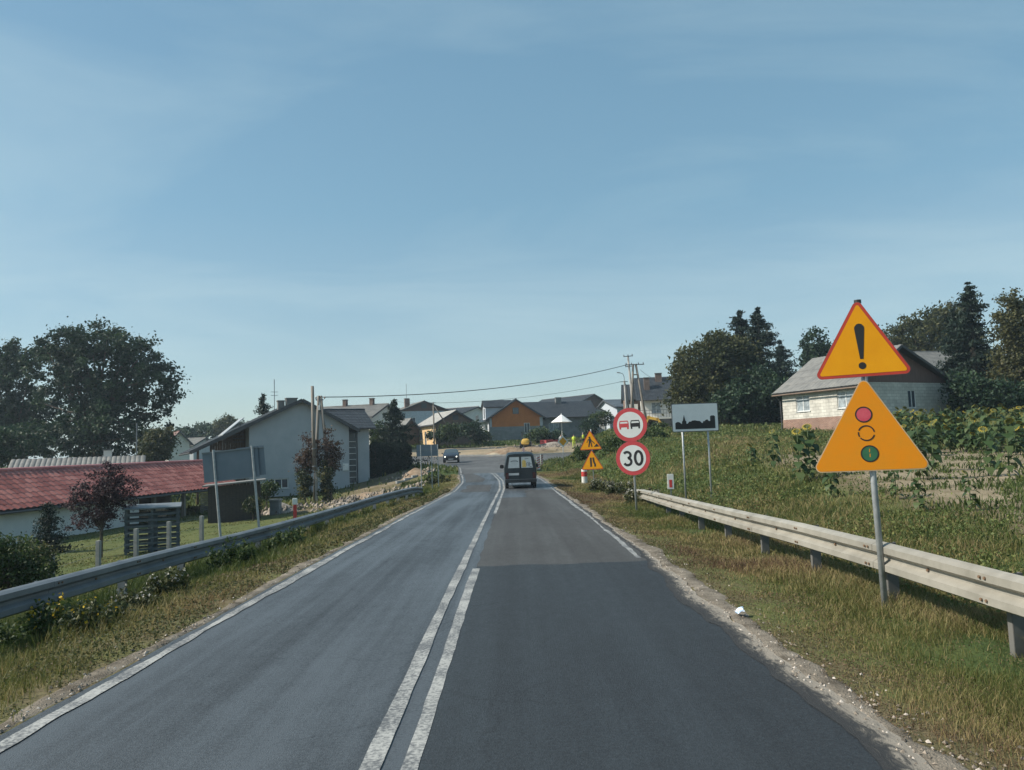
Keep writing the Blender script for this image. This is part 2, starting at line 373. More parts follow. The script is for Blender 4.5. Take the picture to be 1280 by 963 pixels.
t.links.new(ad.outputs[0], r.inputs[0]); t.links.new(r.outputs[0], b.inputs['Base Color'])
nB = t.nodes.new('ShaderNodeTexNoise'); nB.inputs['Scale'].default_value = 14; nB.inputs['Detail'].default_value = 8; t.links.new(tc.outputs['Object'], nB.inputs['Vector'])
bp = t.nodes.new('ShaderNodeBump'); bp.inputs['Strength'].default_value = .7; bp.inputs['Distance'].default_value = .06; t.links.new(nB.outputs['Fac'], bp.inputs['Height']); t.links.new(bp.outputs[0], b.inputs['Normal'])
ground = grid_mesh('ground', xs, ys, gz, gm)
X, Y = np.meshgrid(xs, ys)
gv = .18 + (vn(X, Y, 6, 21) - .5) * .3
gv = np.where(lawn(X, Y) > .5, .33 + (vn(X, Y, 3, 22) - .5) * .15, gv)
vr = np.clip(1 - (X - road_c(Y) - WR) / 2.2, 0, 1) * (X > road_c(Y)) + np.clip(1 - (road_c(Y) - WL - X) / 2.6, 0, 1) * (X < road_c(Y))
gv = np.where(Y < 58, gv + vr * .32, gv)
gv = gv * (1 - field_dirt(X, Y)) + field_dirt(X, Y) * (.72 + (vn(X, Y, 1.5, 23) - .5) * .2)
gv = gv * (1 - sandy(X, Y)) + sandy(X, Y) * (.74 + (vn(X, Y, 4, 24) - .5) * .7)
a_ = ground.data.attributes.new('var', 'FLOAT', 'POINT'); a_.data.foreach_set('value', np.clip(gv, 0, 1).ravel().astype(np.float32))
tag(ground, kind='structure')

# road ----------------------------------------------------------------------
def strip(name, lo, hi, y0, y1, dz, m, n=None, nx=2, step=.25, jag=None):
    yy = np.arange(y0, y1 + step * .5, step); yy = np.where(yy > y1, y1, yy)
    t_ = np.linspace(0, 1, nx)[None, :]
    L = lo(yy)[:, None]; Rr = hi(yy)[:, None]; X = L + (Rr - L) * t_; Y = np.repeat(yy[:, None], nx, 1)
    jj = lambda xr: (vn(xr, 0 * xr, .55, 33) - .5) * .22 + (vn(xr, 0 * xr, .1, 34) - .5) * .05
    if jag in ('end', 'both'): Y[-1] += jj(X[-1])
    if jag in ('start', 'both'): Y[0] += jj(X[0])
    Z = H(X, Y) if dz is None else H(np.clip(X, (road_c(Y) - WL), (road_c(Y) + WR)), Y) + dz
    V = np.stack([X.ravel(), Y.ravel(), Z.ravel()], 1)
    i = np.arange(len(yy) - 1)[:, None] * nx + np.arange(nx - 1)[None, :]
    Fc = np.stack([i, i + 1, i + nx + 1, i + nx], -1).reshape(-1, 4)
    return tag(np_mesh(name, V, Fc, m), kind='structure')
A_old = asphalt('asphalt_left', (.0135, .0165, .0198), (.074, .082, .090), .85, .5, .56, .22)
A_grey = asphalt('asphalt_weathered', (.030, .030, .030), (.066, .065, .062), .6, .45, .75, .25)
A_new = asphalt('asphalt_patch', (.0100, .0138, .0178), (.033, .040, .046), .45, .3, .7, .25)
strip('road', edge_l, edge_r, -12, 58, 0.0, A_old, nx=8, step=.12)
# weathered right-hand lane beyond the patch, and the newer dark patch towards the camera
mid = lambda y: road_c(y) - .02 + (vn(y, 0 * y, .6, 41) - .5) * .08
mid2 = lambda y: road_c(y) + .13 + (vn(y, 0 * y, .6, 41) - .5) * .06
inner_r = lambda y: edge_r(y) - .03
strip('road_weathered_lane', mid2, inner_r, 11.2, 30.5, .004, A_grey, nx=40, jag='both')
strip('road_dark_patch', mid2, inner_r, -12, 11.2, .004, A_new, nx=40, jag='end')
strip('road_weathered_lane', lambda y: road_c(y) + 1.15 + (vn(y, 0 * y, .8, 42) - .5) * .1, inner_r, 30.5, 37, .004, A_grey, nx=20, jag='both')
strip('road_weathered_lane', lambda y: road_c(y) - 1.9 + (vn(y, 0 * y, 1.2, 43) - .5) * .4, lambda y: road_c(y) - .55 + (vn(y, 0 * y, .8, 44) - .5) * .2, 37, 44, .004, A_grey, nx=20, jag='both')
strip('road_weathered_lane', lambda y: edge_l(y) + .3, lambda y: road_c(y) - .85 + np.abs(y - 51) * -.08, 47.5, 57.8, .004, A_grey, nx=3)
bm = bmesh.new(); vs = [bm.verts.new((x, y, 0)) for x, y in JUNC]; bm.faces.new(vs)
for x in np.arange(-90, 34, 1.6): bmesh.ops.bisect_plane(bm, geom=bm.verts[:] + bm.edges[:] + bm.faces[:], plane_co=(x, 0, 0), plane_no=(1, 0, 0))
for y in np.arange(58.5, 111, 1.2): bmesh.ops.bisect_plane(bm, geom=bm.verts[:] + bm.edges[:] + bm.faces[:], plane_co=(0, y, 0), plane_no=(0, 1, 0))
for v in bm.verts: v.co.z = h(v.co.x, v.co.y) + (0.0 if v.co.y < 58.2 else .02)
me = bpy.data.meshes.new('road_junction'); bm.to_mesh(me); bm.free(); me.materials.append(asphalt('asphalt_junction', (.048, .050, .052), (.105, .104, .10), .3, .8, .75)); me.shade_smooth()
o = bpy.data.objects.new('road_junction', me); COL.objects.link(o); tag(o, kind='structure')

# markings: worn white paint
mk, t, b = _new('road_paint'); b.inputs['Roughness'].default_value = .7
tc = t.nodes.new('ShaderNodeTexCoord')
n1 = t.nodes.new('ShaderNodeTexNoise'); n1.inputs['Scale'].default_value = 38; n1.inputs['Detail'].default_value = 6; n1.inputs['Roughness'].default_value = .75; t.links.new(tc.outputs['Object'], n1.inputs['Vector'])
n2 = t.nodes.new('ShaderNodeTexNoise'); n2.inputs['Scale'].default_value = 2.2; n2.inputs['Detail'].default_value = 5; t.links.new(tc.outputs['Object'], n2.inputs['Vector'])
adn = t.nodes.new('ShaderNodeMath'); adn.operation = 'MULTIPLY_ADD'; adn.inputs[1].default_value = .55; t.links.new(n2.outputs['Fac'], adn.inputs[0]); t.links.new(n1.outputs['Fac'], adn.inputs[2])
r = t.nodes.new('ShaderNodeValToRGB'); r.color_ramp.elements[0].position = .68; r.color_ramp.elements[0].color = (.09, .095, .10, 1); r.color_ramp.elements[1].position = .90; r.color_ramp.elements[1].color = (.36, .36, .34, 1)
t.links.new(adn.outputs[0], r.inputs[0]); t.links.new(r.outputs[0], b.inputs['Base Color'])
def line(off, wd, y0, y1, base=road_c, seed=0, jit=.015):
    j = lambda y: (vn(y, 0 * y, .35, 50 + seed) - .5) * jit + (vn(y, 0 * y, 3.0, 60 + seed) - .5) * jit * 2
    strip('road_marking', lambda y: base(y) + off - wd / 2 + j(y), lambda y: base(y) + off + wd / 2 + j(y + 40), y0, y1, .0068, mk, step=.1)
line(-.085, .10, -12, 57.5, seed=1)
line(.125, .10, -12, 11.0, seed=2); line(.125, .095, 21.5, 57.5, seed=3)
line(-WL + .09, .10, -12, 57.8, seed=4, jit=.05)
line(WR - .14, .085, 11.5, 57.8, seed=5, jit=.05)
# faded edge line round the bend
def poly_line(pts, wd, dz, m, name='road_marking'):
    mb = MB(); n = 40; pp = []
    for i in range(len(pts) - 1):
        for k in range(8):
            a = Vector(pts[i]); b_ = Vector(pts[i + 1]); pp.append(a.lerp(b_, k / 8))
    pp.append(Vector(pts[-1]))
    for a, b_ in zip(pp[:-1], pp[1:]):
        d = (b_ - a).normalized(); nn = Vector((-d.y, d.x)) * wd / 2
        q = [a + nn, b_ + nn, b_ - nn, a - nn]
        mb.add([(p.x, p.y, h(p.x, p.y) + dz) for p in q], [(0, 1, 2, 3)])
    return tag(mb.build(name, m), kind='structure')
poly_line([(JUNC[0][0] + .2, 58), (-4.8, 68), (-7.8, 78.2)], .12, .034, mk)

# gravel shoulders
gr = mat('gravel_dust', (.10, .085, .066), .95, c2=(.27, .235, .19), scale=3.5, bump=.8, bscale=70, spec=.1)
def shoulder(lo, hi, y0, y1, name='gravel_shoulder'):
    yy = np.arange(y0, y1, .12); nx = 6; t_ = np.linspace(0, 1, nx)[None, :]
    L = lo(yy)[:, None]; Rr = hi(yy)[:, None]; X = L + (Rr - L) * t_; Y = np.repeat(yy[:, None], nx, 1)
    Z = H(X, Y) + .012 + (vn(X, Y, .12, 71) - .5) * .03 - np.abs(t_ * 2 - 1) ** 3 * .035
    V = np.stack([X.ravel(), Y.ravel(), Z.ravel()], 1); i = np.arange(len(yy) - 1)[:, None] * nx + np.arange(nx - 1)[None, :]
    tag(np_mesh(name, V, np.stack([i, i + 1, i + nx + 1, i + nx], -1).reshape(-1, 4), gr, smooth=True), kind='structure')
sh_r = lambda y: road_c(y) + WR + .27 + (vn(y, 0 * y, 1.4, 72) - .5) * .34 + (vn(y, 0 * y, .25, 73) - .5) * .16 
sh_l = lambda y: road_c(y) - WL - .20 - (vn(y, 0 * y, 1.2, 74) - .4) * .30
shoulder(lambda y: edge_r(y) - .03, sh_r, -10, 56)
shoulder(sh_l, lambda y: edge_l(y) + .02, -10, 57)

# pebbles on the shoulders
def pebbles(n, xf, ymin, ymax, smin, smax, m, name):
    yy = np.exp(rng.uniform(np.log(ymin), np.log(ymax), n)); xx = xf(yy); s = rng.uniform(smin, smax, n) * (1 + .0 * yy)
    base = np.array([(1, 0, -.3), (0, 1, -.3), (-1, 0, -.3), (0, -1, -.3), (.2, .1, .6)]); Fb = np.array([(0, 1, 4), (1, 2, 4), (2, 3, 4), (3, 0, 4)])
    an = rng.uniform(0, 6.28, n); ca, sa = np.cos(an), np.sin(an)
    B = base[None] * rng.uniform(.6, 1.3, (n, 5, 3)) * s[:, None, None]
    V = np.stack([B[..., 0] * ca[:, None] - B[..., 1] * sa[:, None] + xx[:, None], B[..., 0] * sa[:, None] + B[..., 1] * ca[:, None] + yy[:, None], B[..., 2] + (H(xx, yy) + .012)[:, None]], -1).reshape(-1, 3)
    Fc = (Fb[None] + (np.arange(n) * 5)[:, None, None]).reshape(-1, 3)
    tag(np_mesh(name, V, Fc, m, var=np.repeat(rng.random(n), 5)), kind='stuff', label='loose pale stones scattered along the road edge')
pm = leafmat('pebble_stone', [(0, (.10, .085, .07)), (.6, (.30, .25, .20)), (1, (.5, .45, .4))], 0.0, .9)
pebbles(1200, lambda y: edge_r(y) + np.abs(rng.normal(0, .24, len(y))) - .05, 2.5, 30, .004, .017, pm, 'loose_stones')
pebbles(500, lambda y: edge_l(y) - np.abs(rng.normal(0, .15, len(y))), 3.5, 25, .006, .02, pm, 'loose_stones')

# ------------------------------------------------------------------ grass
def blades(name, x, y, hg, wd, var, m, lean=.45, z=None, label='grass'):
    n = len(x); z = (H(x, y) if z is None else z) - .01
    an = rng.uniform(0, 2 * np.pi, n); ln = rng.uniform(.1, 1, n) * lean * hg; la = rng.uniform(0, 2 * np.pi, n)
    wx, wy = np.cos(an) * wd / 2, np.sin(an) * wd / 2; lx, ly = np.cos(la) * ln, np.sin(la) * ln
    V = np.empty((n, 5, 3))
    V[:, 0] = np.stack([x - wx, y - wy, z], 1); V[:, 1] = np.stack([x + wx, y + wy, z], 1)
    V[:, 2] = np.stack([x - wx * .75 + lx * .3, y - wy * .75 + ly * .3, z + hg * .55], 1); V[:, 3] = np.stack([x + wx * .75 + lx * .3, y + wy * .75 + ly * .3, z + hg * .55], 1)
    V[:, 4] = np.stack([x + lx, y + ly, z + hg * rng.uniform(.8, 1, n)], 1)
    Fb = np.array([(0, 1, 3), (0, 3, 2), (2, 3, 4)]); Fc = (Fb[None] + (np.arange(n) * 5)[:, None, None]).reshape(-1, 3)
    o = np_mesh(name, V.reshape(-1, 3), Fc, m, var=np.repeat(np.clip(var, 0, 1), 5))
    return tag(o, label, 'grass', kind='stuff')
gmat = leafmat('grass_blades', [(0, (.046, .072, .020)), (.3, (.088, .115, .030)), (.5, (.155, .148, .050)), (.68, (.33, .265, .125)), (.84, (.20, .135, .075)), (1, (.12, .072, .048))], .35, .6)
def samp(n, y0, y1, xf):
    y = np.exp(rng.uniform(np.log(y0), np.log(y1), n)); x = xf(y, rng.random(n)); return x, y
# right verge
x, y = samp(260000, 2.6, 58, lambda y, q: road_c(y) + WR + .18 + q ** .9 * 2.9)
d = x - sh_r(y); k = rng.random(len(x)) < np.clip(d / .5 + .12, 0.02, 1); x, y, d = x[k], y[k], d[k]
nn = vn(x, y, .9, 81); n2_ = vn(x, y, 3.5, 82)
k = rng.random(len(x)) < np.clip(.35 + (nn - .35) * 2.2, .12, 1); x, y, d, nn, n2_ = x[k], y[k], d[k], nn[k], n2_[k]
hg = (.022 + .05 * nn + .13 * np.clip((d - .5) / 1.5, 0, 1) * nn * 1.6) * rng.uniform(.4, 1.5, len(x)); wd = np.maximum(.004, .0008 * y) * rng.uniform(.7, 1.4, len(x))
var = .42 + .38 * (1 - np.clip(d / 1.1, 0, 1)) + (n2_ - .5) * 1.2 + (nn - .5) * .3 + rng.normal(0, .13, len(x)) + .06 * np.clip((d - 1.0) / .8, 0, 1) + .08 * _sm(9, 14, y)
blades('verge_grass', x, y, hg, wd, var, gmat, .8, label='dry mixed grass on the verge before the cream guardrail')
# left verge
x, y = samp(150000, 4.5, 58, lambda y, q: road_c(y) - WL - .1 - q * 4.2)
d = sh_l(y) - x; k = rng.random(len(x)) < np.clip(d / .35 + .08, 0.02, 1); x, y, d = x[k], y[k], d[k]
nn = vn(x, y, .8, 83); n2_ = vn(x, y, 3, 84)
k = rng.random(len(x)) < np.clip(.3 + (nn - .32) * 2.4, .1, 1); x, y, d, nn, n2_ = x[k], y[k], d[k], nn[k], n2_[k]
hg = (.03 + .08 * nn + .20 * np.clip((d - .4) / 1.8, 0, 1) * nn * 1.5) * rng.uniform(.4, 1.5, len(x)); wd = np.maximum(.006, .0011 * y) * rng.uniform(.7, 1.4, len(x))
var = .48 + .18 * (1 - np.clip(d / 1.0, 0, 1)) + (n2_ - .5) * .8 + rng.normal(0, .12, len(x)) - .28 * np.clip((d - 1.2) / .8, 0, 1)
blades('verge_grass', x, y, hg, wd, var, gmat, .6, label='grass and weeds on the verge before the shaded guardrail')
# right slope and meadow behind the rail
x, y = samp(330000, 4.5, 84, lambda y, q: road_c(y) + WR + 2.0 + q * (np.minimum(5 + y * .62, 30)))
k = (rng.random(len(x)) > field_dirt(x, y) * 1.06) & (rng.random(len(x)) > sandy(x, y)) & ~on_road(x, y, .5); x, y = x[k], y[k]
nn = vn(x, y, 1.6, 85); n2_ = vn(x, y, 6, 86); k = rng.random(len(x)) < np.clip(.45 + (nn - .3) * 1.6, .15, 1); x, y, nn, n2_ = x[k], y[k], nn[k], n2_[k]
hg = (.06 + .20 * nn) * rng.uniform(.4, 1.4, len(x)) * np.where(y > 25, 1.15, 1); wd = np.maximum(.005, .0009 * y) * rng.uniform(.7, 1.4, len(x))
var = .36 + (n2_ - .5) * .85 + (nn - .5) * .35 + rng.normal(0, .15, len(x))
blades('meadow_grass', x, y, hg, wd, var, gmat, 1.0, label='green rough meadow grass sloping up behind the cream guardrail')
# tufts on the bare field
x, y = samp(34000, 9, 34, lambda y, q: 6 + q * (y * .75))
nn = vn(x, y, 1.1, 87); k = nn > .50; x, y = x[k], y[k]
blades('field_weeds', x, y, rng.uniform(.05, .22, len(x)), np.maximum(.012, .0018 * y), .15 + rng.normal(0, .1, len(x)), gmat, .9, label='low green weeds on the bare field soil')
# lawn and bank on the left
x, y = samp(70000, 8, 60, lambda y, q: road_c(y) - WL - 3.4 - q * (4 + y * .55))
hl = lawn(x, y) > .5; k = (rng.random(len(x)) > sandy(x, y) * 1.2); x, y, hl = x[k], y[k], hl[k]
nn = vn(x, y, 2.2, 88)
blades('garden_grass', x, y, np.where(hl, .05, .12 + .25 * nn) * rng.uniform(.5, 1.4, len(x)), np.maximum(.01, .0017 * y) * rng.uniform(.7, 1.3, len(x)), np.where(hl, .42, .35) + (nn - .5) * .45 + rng.normal(0, .1, len(x)), gmat, .6, label='lawn and rough grass in the sunken garden')
# far banks
x = rng.uniform(-60, 70, 60000); y = rng.uniform(60, 140, 60000)
k = ~on_road(x, y, .6) & (rng.random(len(x)) > sandy(x, y) * 1.1); x, y = x[k], y[k]; nn = vn(x, y, 4, 89)
blades('far_grass', x, y, (.15 + .45 * nn) * rng.uniform(.5, 1.3, len(x)), rng.uniform(.10, .2, len(x)), .22 + (nn - .5) * .7 + rng.normal(0, .12, len(x)), gmat, .5, label='rough grass on the banks around the junction')

# small-leaved ground cover and crop weeds
def cover(name, n, y0, y1, xf, size, lift, m, label, keep=None, vbase=.4):
    x, y = samp(n, y0, y1, xf)
    if keep is not None:
        k = keep(x, y); x, y = x[k], y[k]
    n = len(x); nr = rng.normal(size=(n, 3)); nr[:, 2] += 1.2; nr /= np.linalg.norm(nr, axis=1)[:, None]
    t_ = rng.normal(size=(n, 3)); t_ -= nr * (t_ * nr).sum(1)[:, None]; t_ /= np.linalg.norm(t_, axis=1)[:, None]; b_ = np.cross(nr, t_)
    s = ((size[0] + size[1] * y) * rng.uniform(.5, 1.5, n))[:, None]; C = np.stack([x, y, H(x, y) + rng.random(n) ** 1.5 * lift(x, y)], 1)
    V = np.stack([C - t_ * s * .5, C + b_ * s * .32, C + t_ * s * .5, C - b_ * s * .32], 1).reshape(-1, 3)
    var = vbase + (vn(x, y, 2.5, 95) - .5) * .8 + rng.normal(0, .16, n)
    tag(np_mesh(name, V, (np.arange(n) * 4)[:, None] + np.arange(4)[None], m, var=np.repeat(np.clip(var, 0, 1), 4)), label, 'ground cover', kind='stuff')
cv_dry = leafmat('cover_dry', [(0, (.05, .065, .022)), (.35, (.085, .085, .034)), (.6, (.13, .10, .055)), (.8, (.13, .075, .05)), (1, (.22, .18, .11))], .25, .7)
cv_grn = leafmat('cover_green', [(0, (.036, .062, .020)), (.4, (.092, .128, .038)), (.75, (.165, .18, .055)), (1, (.26, .22, .075))], .3, .6)
cover('low_herbs', 110000, 2.6, 45, lambda y, q: sh_r(y) - .08 + q ** 1.2 * 2.0, (.005, .0012), lambda x, y: .02 + .05 * vn(x, y, .8, 96), cv_dry, 'low reddish brown herbs between gravel and cream guardrail', lambda x, y: vn(x, y, .5, 97) + .25 * (rng.random(len(x)) - .5) > .44, .50)
cover('low_herbs', 50000, 4.5, 40, lambda y, q: sh_l(y) + .05 - q ** 1.2 * 2.3, (.008, .0022), lambda x, y: .05 + .10 * vn(x, y, .8, 98), cv_dry, 'low brown and green herbs between road and shaded guardrail', lambda x, y: vn(x, y, .5, 99) > .38, .35)
cover('meadow_herbs', 150000, 5.0, 80, lambda y, q: road_c(y) + WR + 2.2 + q * np.minimum(5 + y * .62, 30), (.02, .0021), lambda x, y: .10 + .38 * vn(x, y, 2.2, 93), cv_grn, 'broad leaved weeds patched over the meadow behind the cream guardrail', lambda x, y: (vn(x, y, 2.2, 93) > .45) & (rng.random(len(x)) > field_dirt(x, y) * .93) & (rng.random(len(x)) > sandy(x, y)) & ~on_road(x, y, .8), .45)
# dusty crumbling asphalt edge: tarmac breaking up into pale grit
em, t, b = _new('asphalt_crumbling'); b.inputs['Roughness'].default_value = .9; b.inputs['Specular IOR Level'].default_value = .25
at = t.nodes.new('ShaderNodeAttribute'); at.attribute_name = 'var'; tc = t.nodes.new('ShaderNodeTexCoord')
mpn = t.nodes.new('ShaderNodeMapping'); mpn.inputs['Scale'].default_value = (1, .3, 1); mpn.inputs['Rotation'].default_value = (0, 0, R_(6)); t.links.new(tc.outputs['Object'], mpn.inputs[0])
nA = t.nodes.new('ShaderNodeTexNoise'); nA.inputs['Scale'].default_value = 16; nA.inputs['Detail'].default_value = 10; nA.inputs['Roughness'].default_value = .8; nA.inputs['Distortion'].default_value = 1.6; t.links.new(mpn.outputs[0], nA.inputs['Vector'])
ad = t.nodes.new('ShaderNodeMath'); ad.operation = 'MULTIPLY_ADD'; ad.inputs[1].default_value = .42; t.links.new(at.outputs['Fac'], ad.inputs[0]); t.links.new(nA.outputs['Fac'], ad.inputs[2])
r = t.nodes.new('ShaderNodeValToRGB'); els = r.color_ramp.elements; els.new(.5); els.new(.5)
for e, (p_, c_) in zip(els, [(.62, (.036, .038, .040)), (.72, (.085, .08, .072)), (.80, (.24, .215, .18)), (1, (.30, .265, .22))]): e.position = p_; e.color = c_ + (1,)
t.links.new(ad.outputs[0], r.inputs[0]); t.links.new(r.outputs[0], b.inputs['Base Color'])
bp = t.nodes.new('ShaderNodeBump'); bp.inputs['Strength'].default_value = .8; bp.inputs['Distance'].default_value = .02; t.links.new(nA.outputs['Fac'], bp.inputs['Height']); t.links.new(bp.outputs[0], b.inputs['Normal'])
yy = np.arange(-8, 30, .1); nx = 8; t_ = np.linspace(0, 1, nx)[None, :]; wdt = np.interp(yy, [-8, 9, 13, 30], [.30, .24, .10, .06]) * (.7 + .6 * vn(yy, 0 * yy, 1.1, 92))
Rr = (edge_r(yy) + .03)[:, None]; X = Rr - wdt[:, None] * (1 - t_); Y = np.repeat(yy[:, None], nx, 1); Z = H(np.minimum(X, road_c(Y) + WR), Y) + .0085 + (vn(X, Y, .15, 91) - .5) * .012 * t_ ** .5
i = np.arange(len(yy) - 1)[:, None] * nx + np.arange(nx - 1)[None, :]
tag(np_mesh('road_crumbling_edge', np.stack([X.ravel(), Y.ravel(), Z.ravel()], 1), np.stack([i, i + 1, i + nx + 1, i + nx], -1).reshape(-1, 4), em, var=np.repeat(t_, len(yy), 0).ravel(), smooth=True), kind='structure')

# ------------------------------------------------------------------ guardrails
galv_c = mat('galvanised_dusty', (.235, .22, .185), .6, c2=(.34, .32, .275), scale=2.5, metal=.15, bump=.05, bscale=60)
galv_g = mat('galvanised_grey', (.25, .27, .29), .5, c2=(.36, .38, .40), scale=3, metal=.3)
galv_l = mat('galvanised_shade_grey', (.13, .145, .16), .55, c2=(.21, .225, .235), scale=1.6, metal=.2)  # same galvanised steel, the left rail's blue shade put into the colour
bolt_m = mat('rusty_bolt', (.16, .10, .06), .8)
# W profile: (out towards road, z below top)
WP = [(0.0, 0.0), (.035, -.012), (.080, -.035), (.080, -.098), (.012, -.138), (.012, -.172), (.080, -.212), (.080, -.275), (.035, -.298), (0.0, -.31)]
def guardrail(name, label, path, side, m_beam, m_post, sections, post_every=1):
    """path: list of Vector (top edge of beam); side=+1 means the road lies towards -x"""
    root = thing(name, label, 'guardrail', (path[0].x, path[0].y, h(path[0].x, path[0].y)))
    org = Vector(root.location)
    for i in range(len(path) - 1):
        a, b = path[i] - org, path[i + 1] - org
        d = (b - a); d.z = 0; d.normalize(); nrm = Vector((-d.y, d.x, 0)) * side       # towards the road
        da = d; 
        mb = MB(); n = len(WP); th = .006
        ov = Vector((0, 0, 0)) + d * .10
        out = nrm * (.004 if i % 2 else 0.0)
        prof = WP; vs = []
        for q in (a - ov * .5, b + ov * .5):
            for (o_, z_) in prof: vs.append(q + nrm * o_ + out + Vector((0, 0, z_)))
            for (o_, z_) in prof: vs.append(q + nrm * (o_ - th) + out + Vector((0, 0, z_)))
        fs = []
        for k in range(n - 1):
            fs.append((k, k + 1, 2 * n + k + 1, 2 * n + k)); fs.append((n + k, 3 * n + k, 3 * n + k + 1, n + k + 1))
        fs += [(0, 2 * n, 3 * n, n), (n - 1, 2 * n - 1, 4 * n - 1, 3 * n - 1)]
        fs += [(k, n + k, n + k + 1, k + 1) for k in range(n - 1)] + [(2 * n + k, 2 * n + k + 1, 3 * n + k + 1, 3 * n + k) for k in range(n - 1)]
        mb.add(vs, fs); beam = mb.build('beam', m_beam, root)
        # bolts at the lap and middle
        mb = MB()
        for s_ in (.03, .10):
            for z_ in (-.066, -.243):
                c_ = a + d * s_ + nrm * .084 + out + Vector((0, 0, z_)); mb.cyl(c_, c_ + nrm * .012, .013, 8)
        c_ = a.lerp(b, .5) + nrm * .014 + out + Vector((0, 0, -.155)); mb.cyl(c_, c_ + nrm * .016, .015, 8)
        tag(mb.build('bolts', bolt_m, beam), kind='stuff')
    for i, p in enumerate(path):
        a = p - org
        j = min(i, len(path) - 2); d = path[j + 1] - path[j]; d.z = 0; d.normalize(); nrm = Vector((-d.y, d.x, 0)) * side
        gz_ = h(p.x, p.y) - org.z; rz = math.atan2(d.y, d.x)
        mb = MB(); c = a - nrm * .14
        # C-section post
        top = a.z - .03; bot = gz_ - .3; hh = top - bot; zc = (top + bot) / 2
        mb.box((c.x, c.y, zc), (.006, .11, hh), rz); 
        for s_ in (-1, 1):
            q = c + nrm * (.055 * s_) + d * .03; mb.box((q.x, q.y, zc), (.06, .006, hh), rz)
        mb.build('post', m_post, root)
        mb = MB(); c2 = a - nrm * .045
        mb.box((c2.x, c2.y, a.z - .155), (.10, .085, .20), rz); mb.build('spacer', m_post, root, bevel=.008)
    return root
right = []
for Yp, xo, zo in [(2.2, 3.78, .55), (4.2, 3.78, .55), (6.2, 3.77, .55), (8.2, 3.76, .56), (10.2, 3.74, .555), (12.2, 3.72, .53), (14.2, 3.70, .51), (16.2, 3.69, .49), (18.2, 3.72, .46), (20.2, 3.80, .42), (22.2, 3.88, .38), (24.2, 3.98, .33), (26.2, 4.10, .24), (28.2, 4.22, .13), (30.2, 4.36, -.05)]:
    right.append(Vector((xo, Yp, zo)))
guardrail('guardrail', 'sunlit cream steel crash barrier in front of the sunflower field', right, 1, galv_c, mat('post_shaded', (.085, .085, .08), .7, c2=(.14, .135, .125), scale=3), 4)  # post colour darkened to carry the shade of their camera-facing side
left = []
for Yp, xo, zo in [(3.6, -5.75, .34), (5.6, -5.75, .32), (7.6, -5.74, .29), (9.6, -5.73, .27), (11.6, -5.73, .25), (13.6, -5.72, .22), (15.6, -5.72, .18), (17.6, -5.71, .15), (19.6, -5.70, .13), (21.6, -5.66, .12), (23.6, -5.6, .12), (25.6, -5.52, .13), (27.6, -5.4, .15), (29.6, -5.25, .18), (31.6, -5.08, .20), (33.6, -4.95, .20), (35.6, -4.85, .19), (37.6, -4.8, .14), (39.6, -4.8, .02)]:
    left.append(Vector((xo, Yp, zo)))
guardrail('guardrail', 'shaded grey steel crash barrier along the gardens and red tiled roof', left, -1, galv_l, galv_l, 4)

# ------------------------------------------------------------------ signs
yel = mat('sign_yellow', (.66, .27, .004), .6, spec=.2, c2=(.72, .315, .007), scale=5, lo=.3, hi=.8, bump=.03, bscale=120)
org_ = mat('sign_orange', (.68, .225, .005), .65, spec=.2, c2=(.60, .235, .014), scale=6, lo=.3, hi=.75, bump=.04, bscale=90)
red = mat('sign_red', (.47, .05, .055), .45, var=.08, scale=6); rede = mat('sign_red_edge', (.40, .035, .020), .5, var=.12, scale=6)
redd = mat('sign_red_disc', (.45, .04, .07), .5, c2=(.55, .09, .12), scale=9)
blk = mat('sign_black', (.012, .012, .013), .6)
grn = mat('sign_green', (.02, .10, .045), .5, c2=(.03, .13, .06), scale=12)
wht = mat('sign_white', (.60, .62, .60), .45, var=.04, scale=5)
whtg = mat('sign_white_shaded', (.64, .67, .68), .45, var=.05, scale=4)
back = mat('sign_back', (.20, .215, .23), .5, metal=.4)
pole_m = mat('pole_galvanised', (.27, .29, .30), .45, c2=(.38, .40, .41), scale=12, metal=.35)
cap_m = mat('dark_plastic', (.02, .02, .022), .5)
def rtri(side, rad, inset=0.0, n=6):
    """rounded triangle centred on its bottom edge middle; side = sharp side"""
    hgt = side * .866; pts = [(-side / 2, 0), (side / 2, 0), (0, hgt)]
    cen = Vector((0, hgt / 3)); res = []
    for i in range(3):
        p = Vector(pts[i]); a = (Vector(pts[(i + 1) % 3]) - p).normalized(); b = (Vector(pts[i - 1]) - p).normalized()
        bis = (a + b).normalized(); c = p + bis * ((rad + 0) / math.sin(R_(30)))
        rr = max(rad - inset, .004); c2 = p + bis * (rad / math.sin(R_(30)))
        if inset > rad: c2 = p + bis * ((inset + .004) / math.sin(R_(30)))
        base = math.atan2(-bis.y, -bis.x)
        for k in range(n + 1):
            an = base - R_(60) + R_(120) * k / n; res.append((c2.x + math.cos(an) * rr, c2.y + math.sin(an) * rr))
    return res
def circ(cx, cz, r, n=40): return [(cx + r * math.cos(2 * math.pi * k / n), cz + r * math.sin(2 * math.pi * k / n)) for k in range(n)]
def plate(name, poly, y0, y1, m, par, at=(0, 0)):
    mb = MB(); mb.prism([(x + at[0], z + at[1]) for x, z in poly], y0, y1); return mb.build(name, m, par)
def ring(name, cx, cz, r0, r1, y, m, par, n=40, a0=0, a1=2 * math.pi):
    mb = MB(); k_ = n
    vs, fs = [], []
    for k in range(k_ + 1):
        an = a0 + (a1 - a0) * k / k_
        for r in (r0, r1): vs.append((cx + r * math.cos(an), y, cz + r * math.sin(an)))
    fs = [(2 * k, 2 * k + 1, 2 * k + 3, 2 * k + 2) for k in range(k_)]
    mb.add(vs, fs)
    return mb.build(name, m, par)
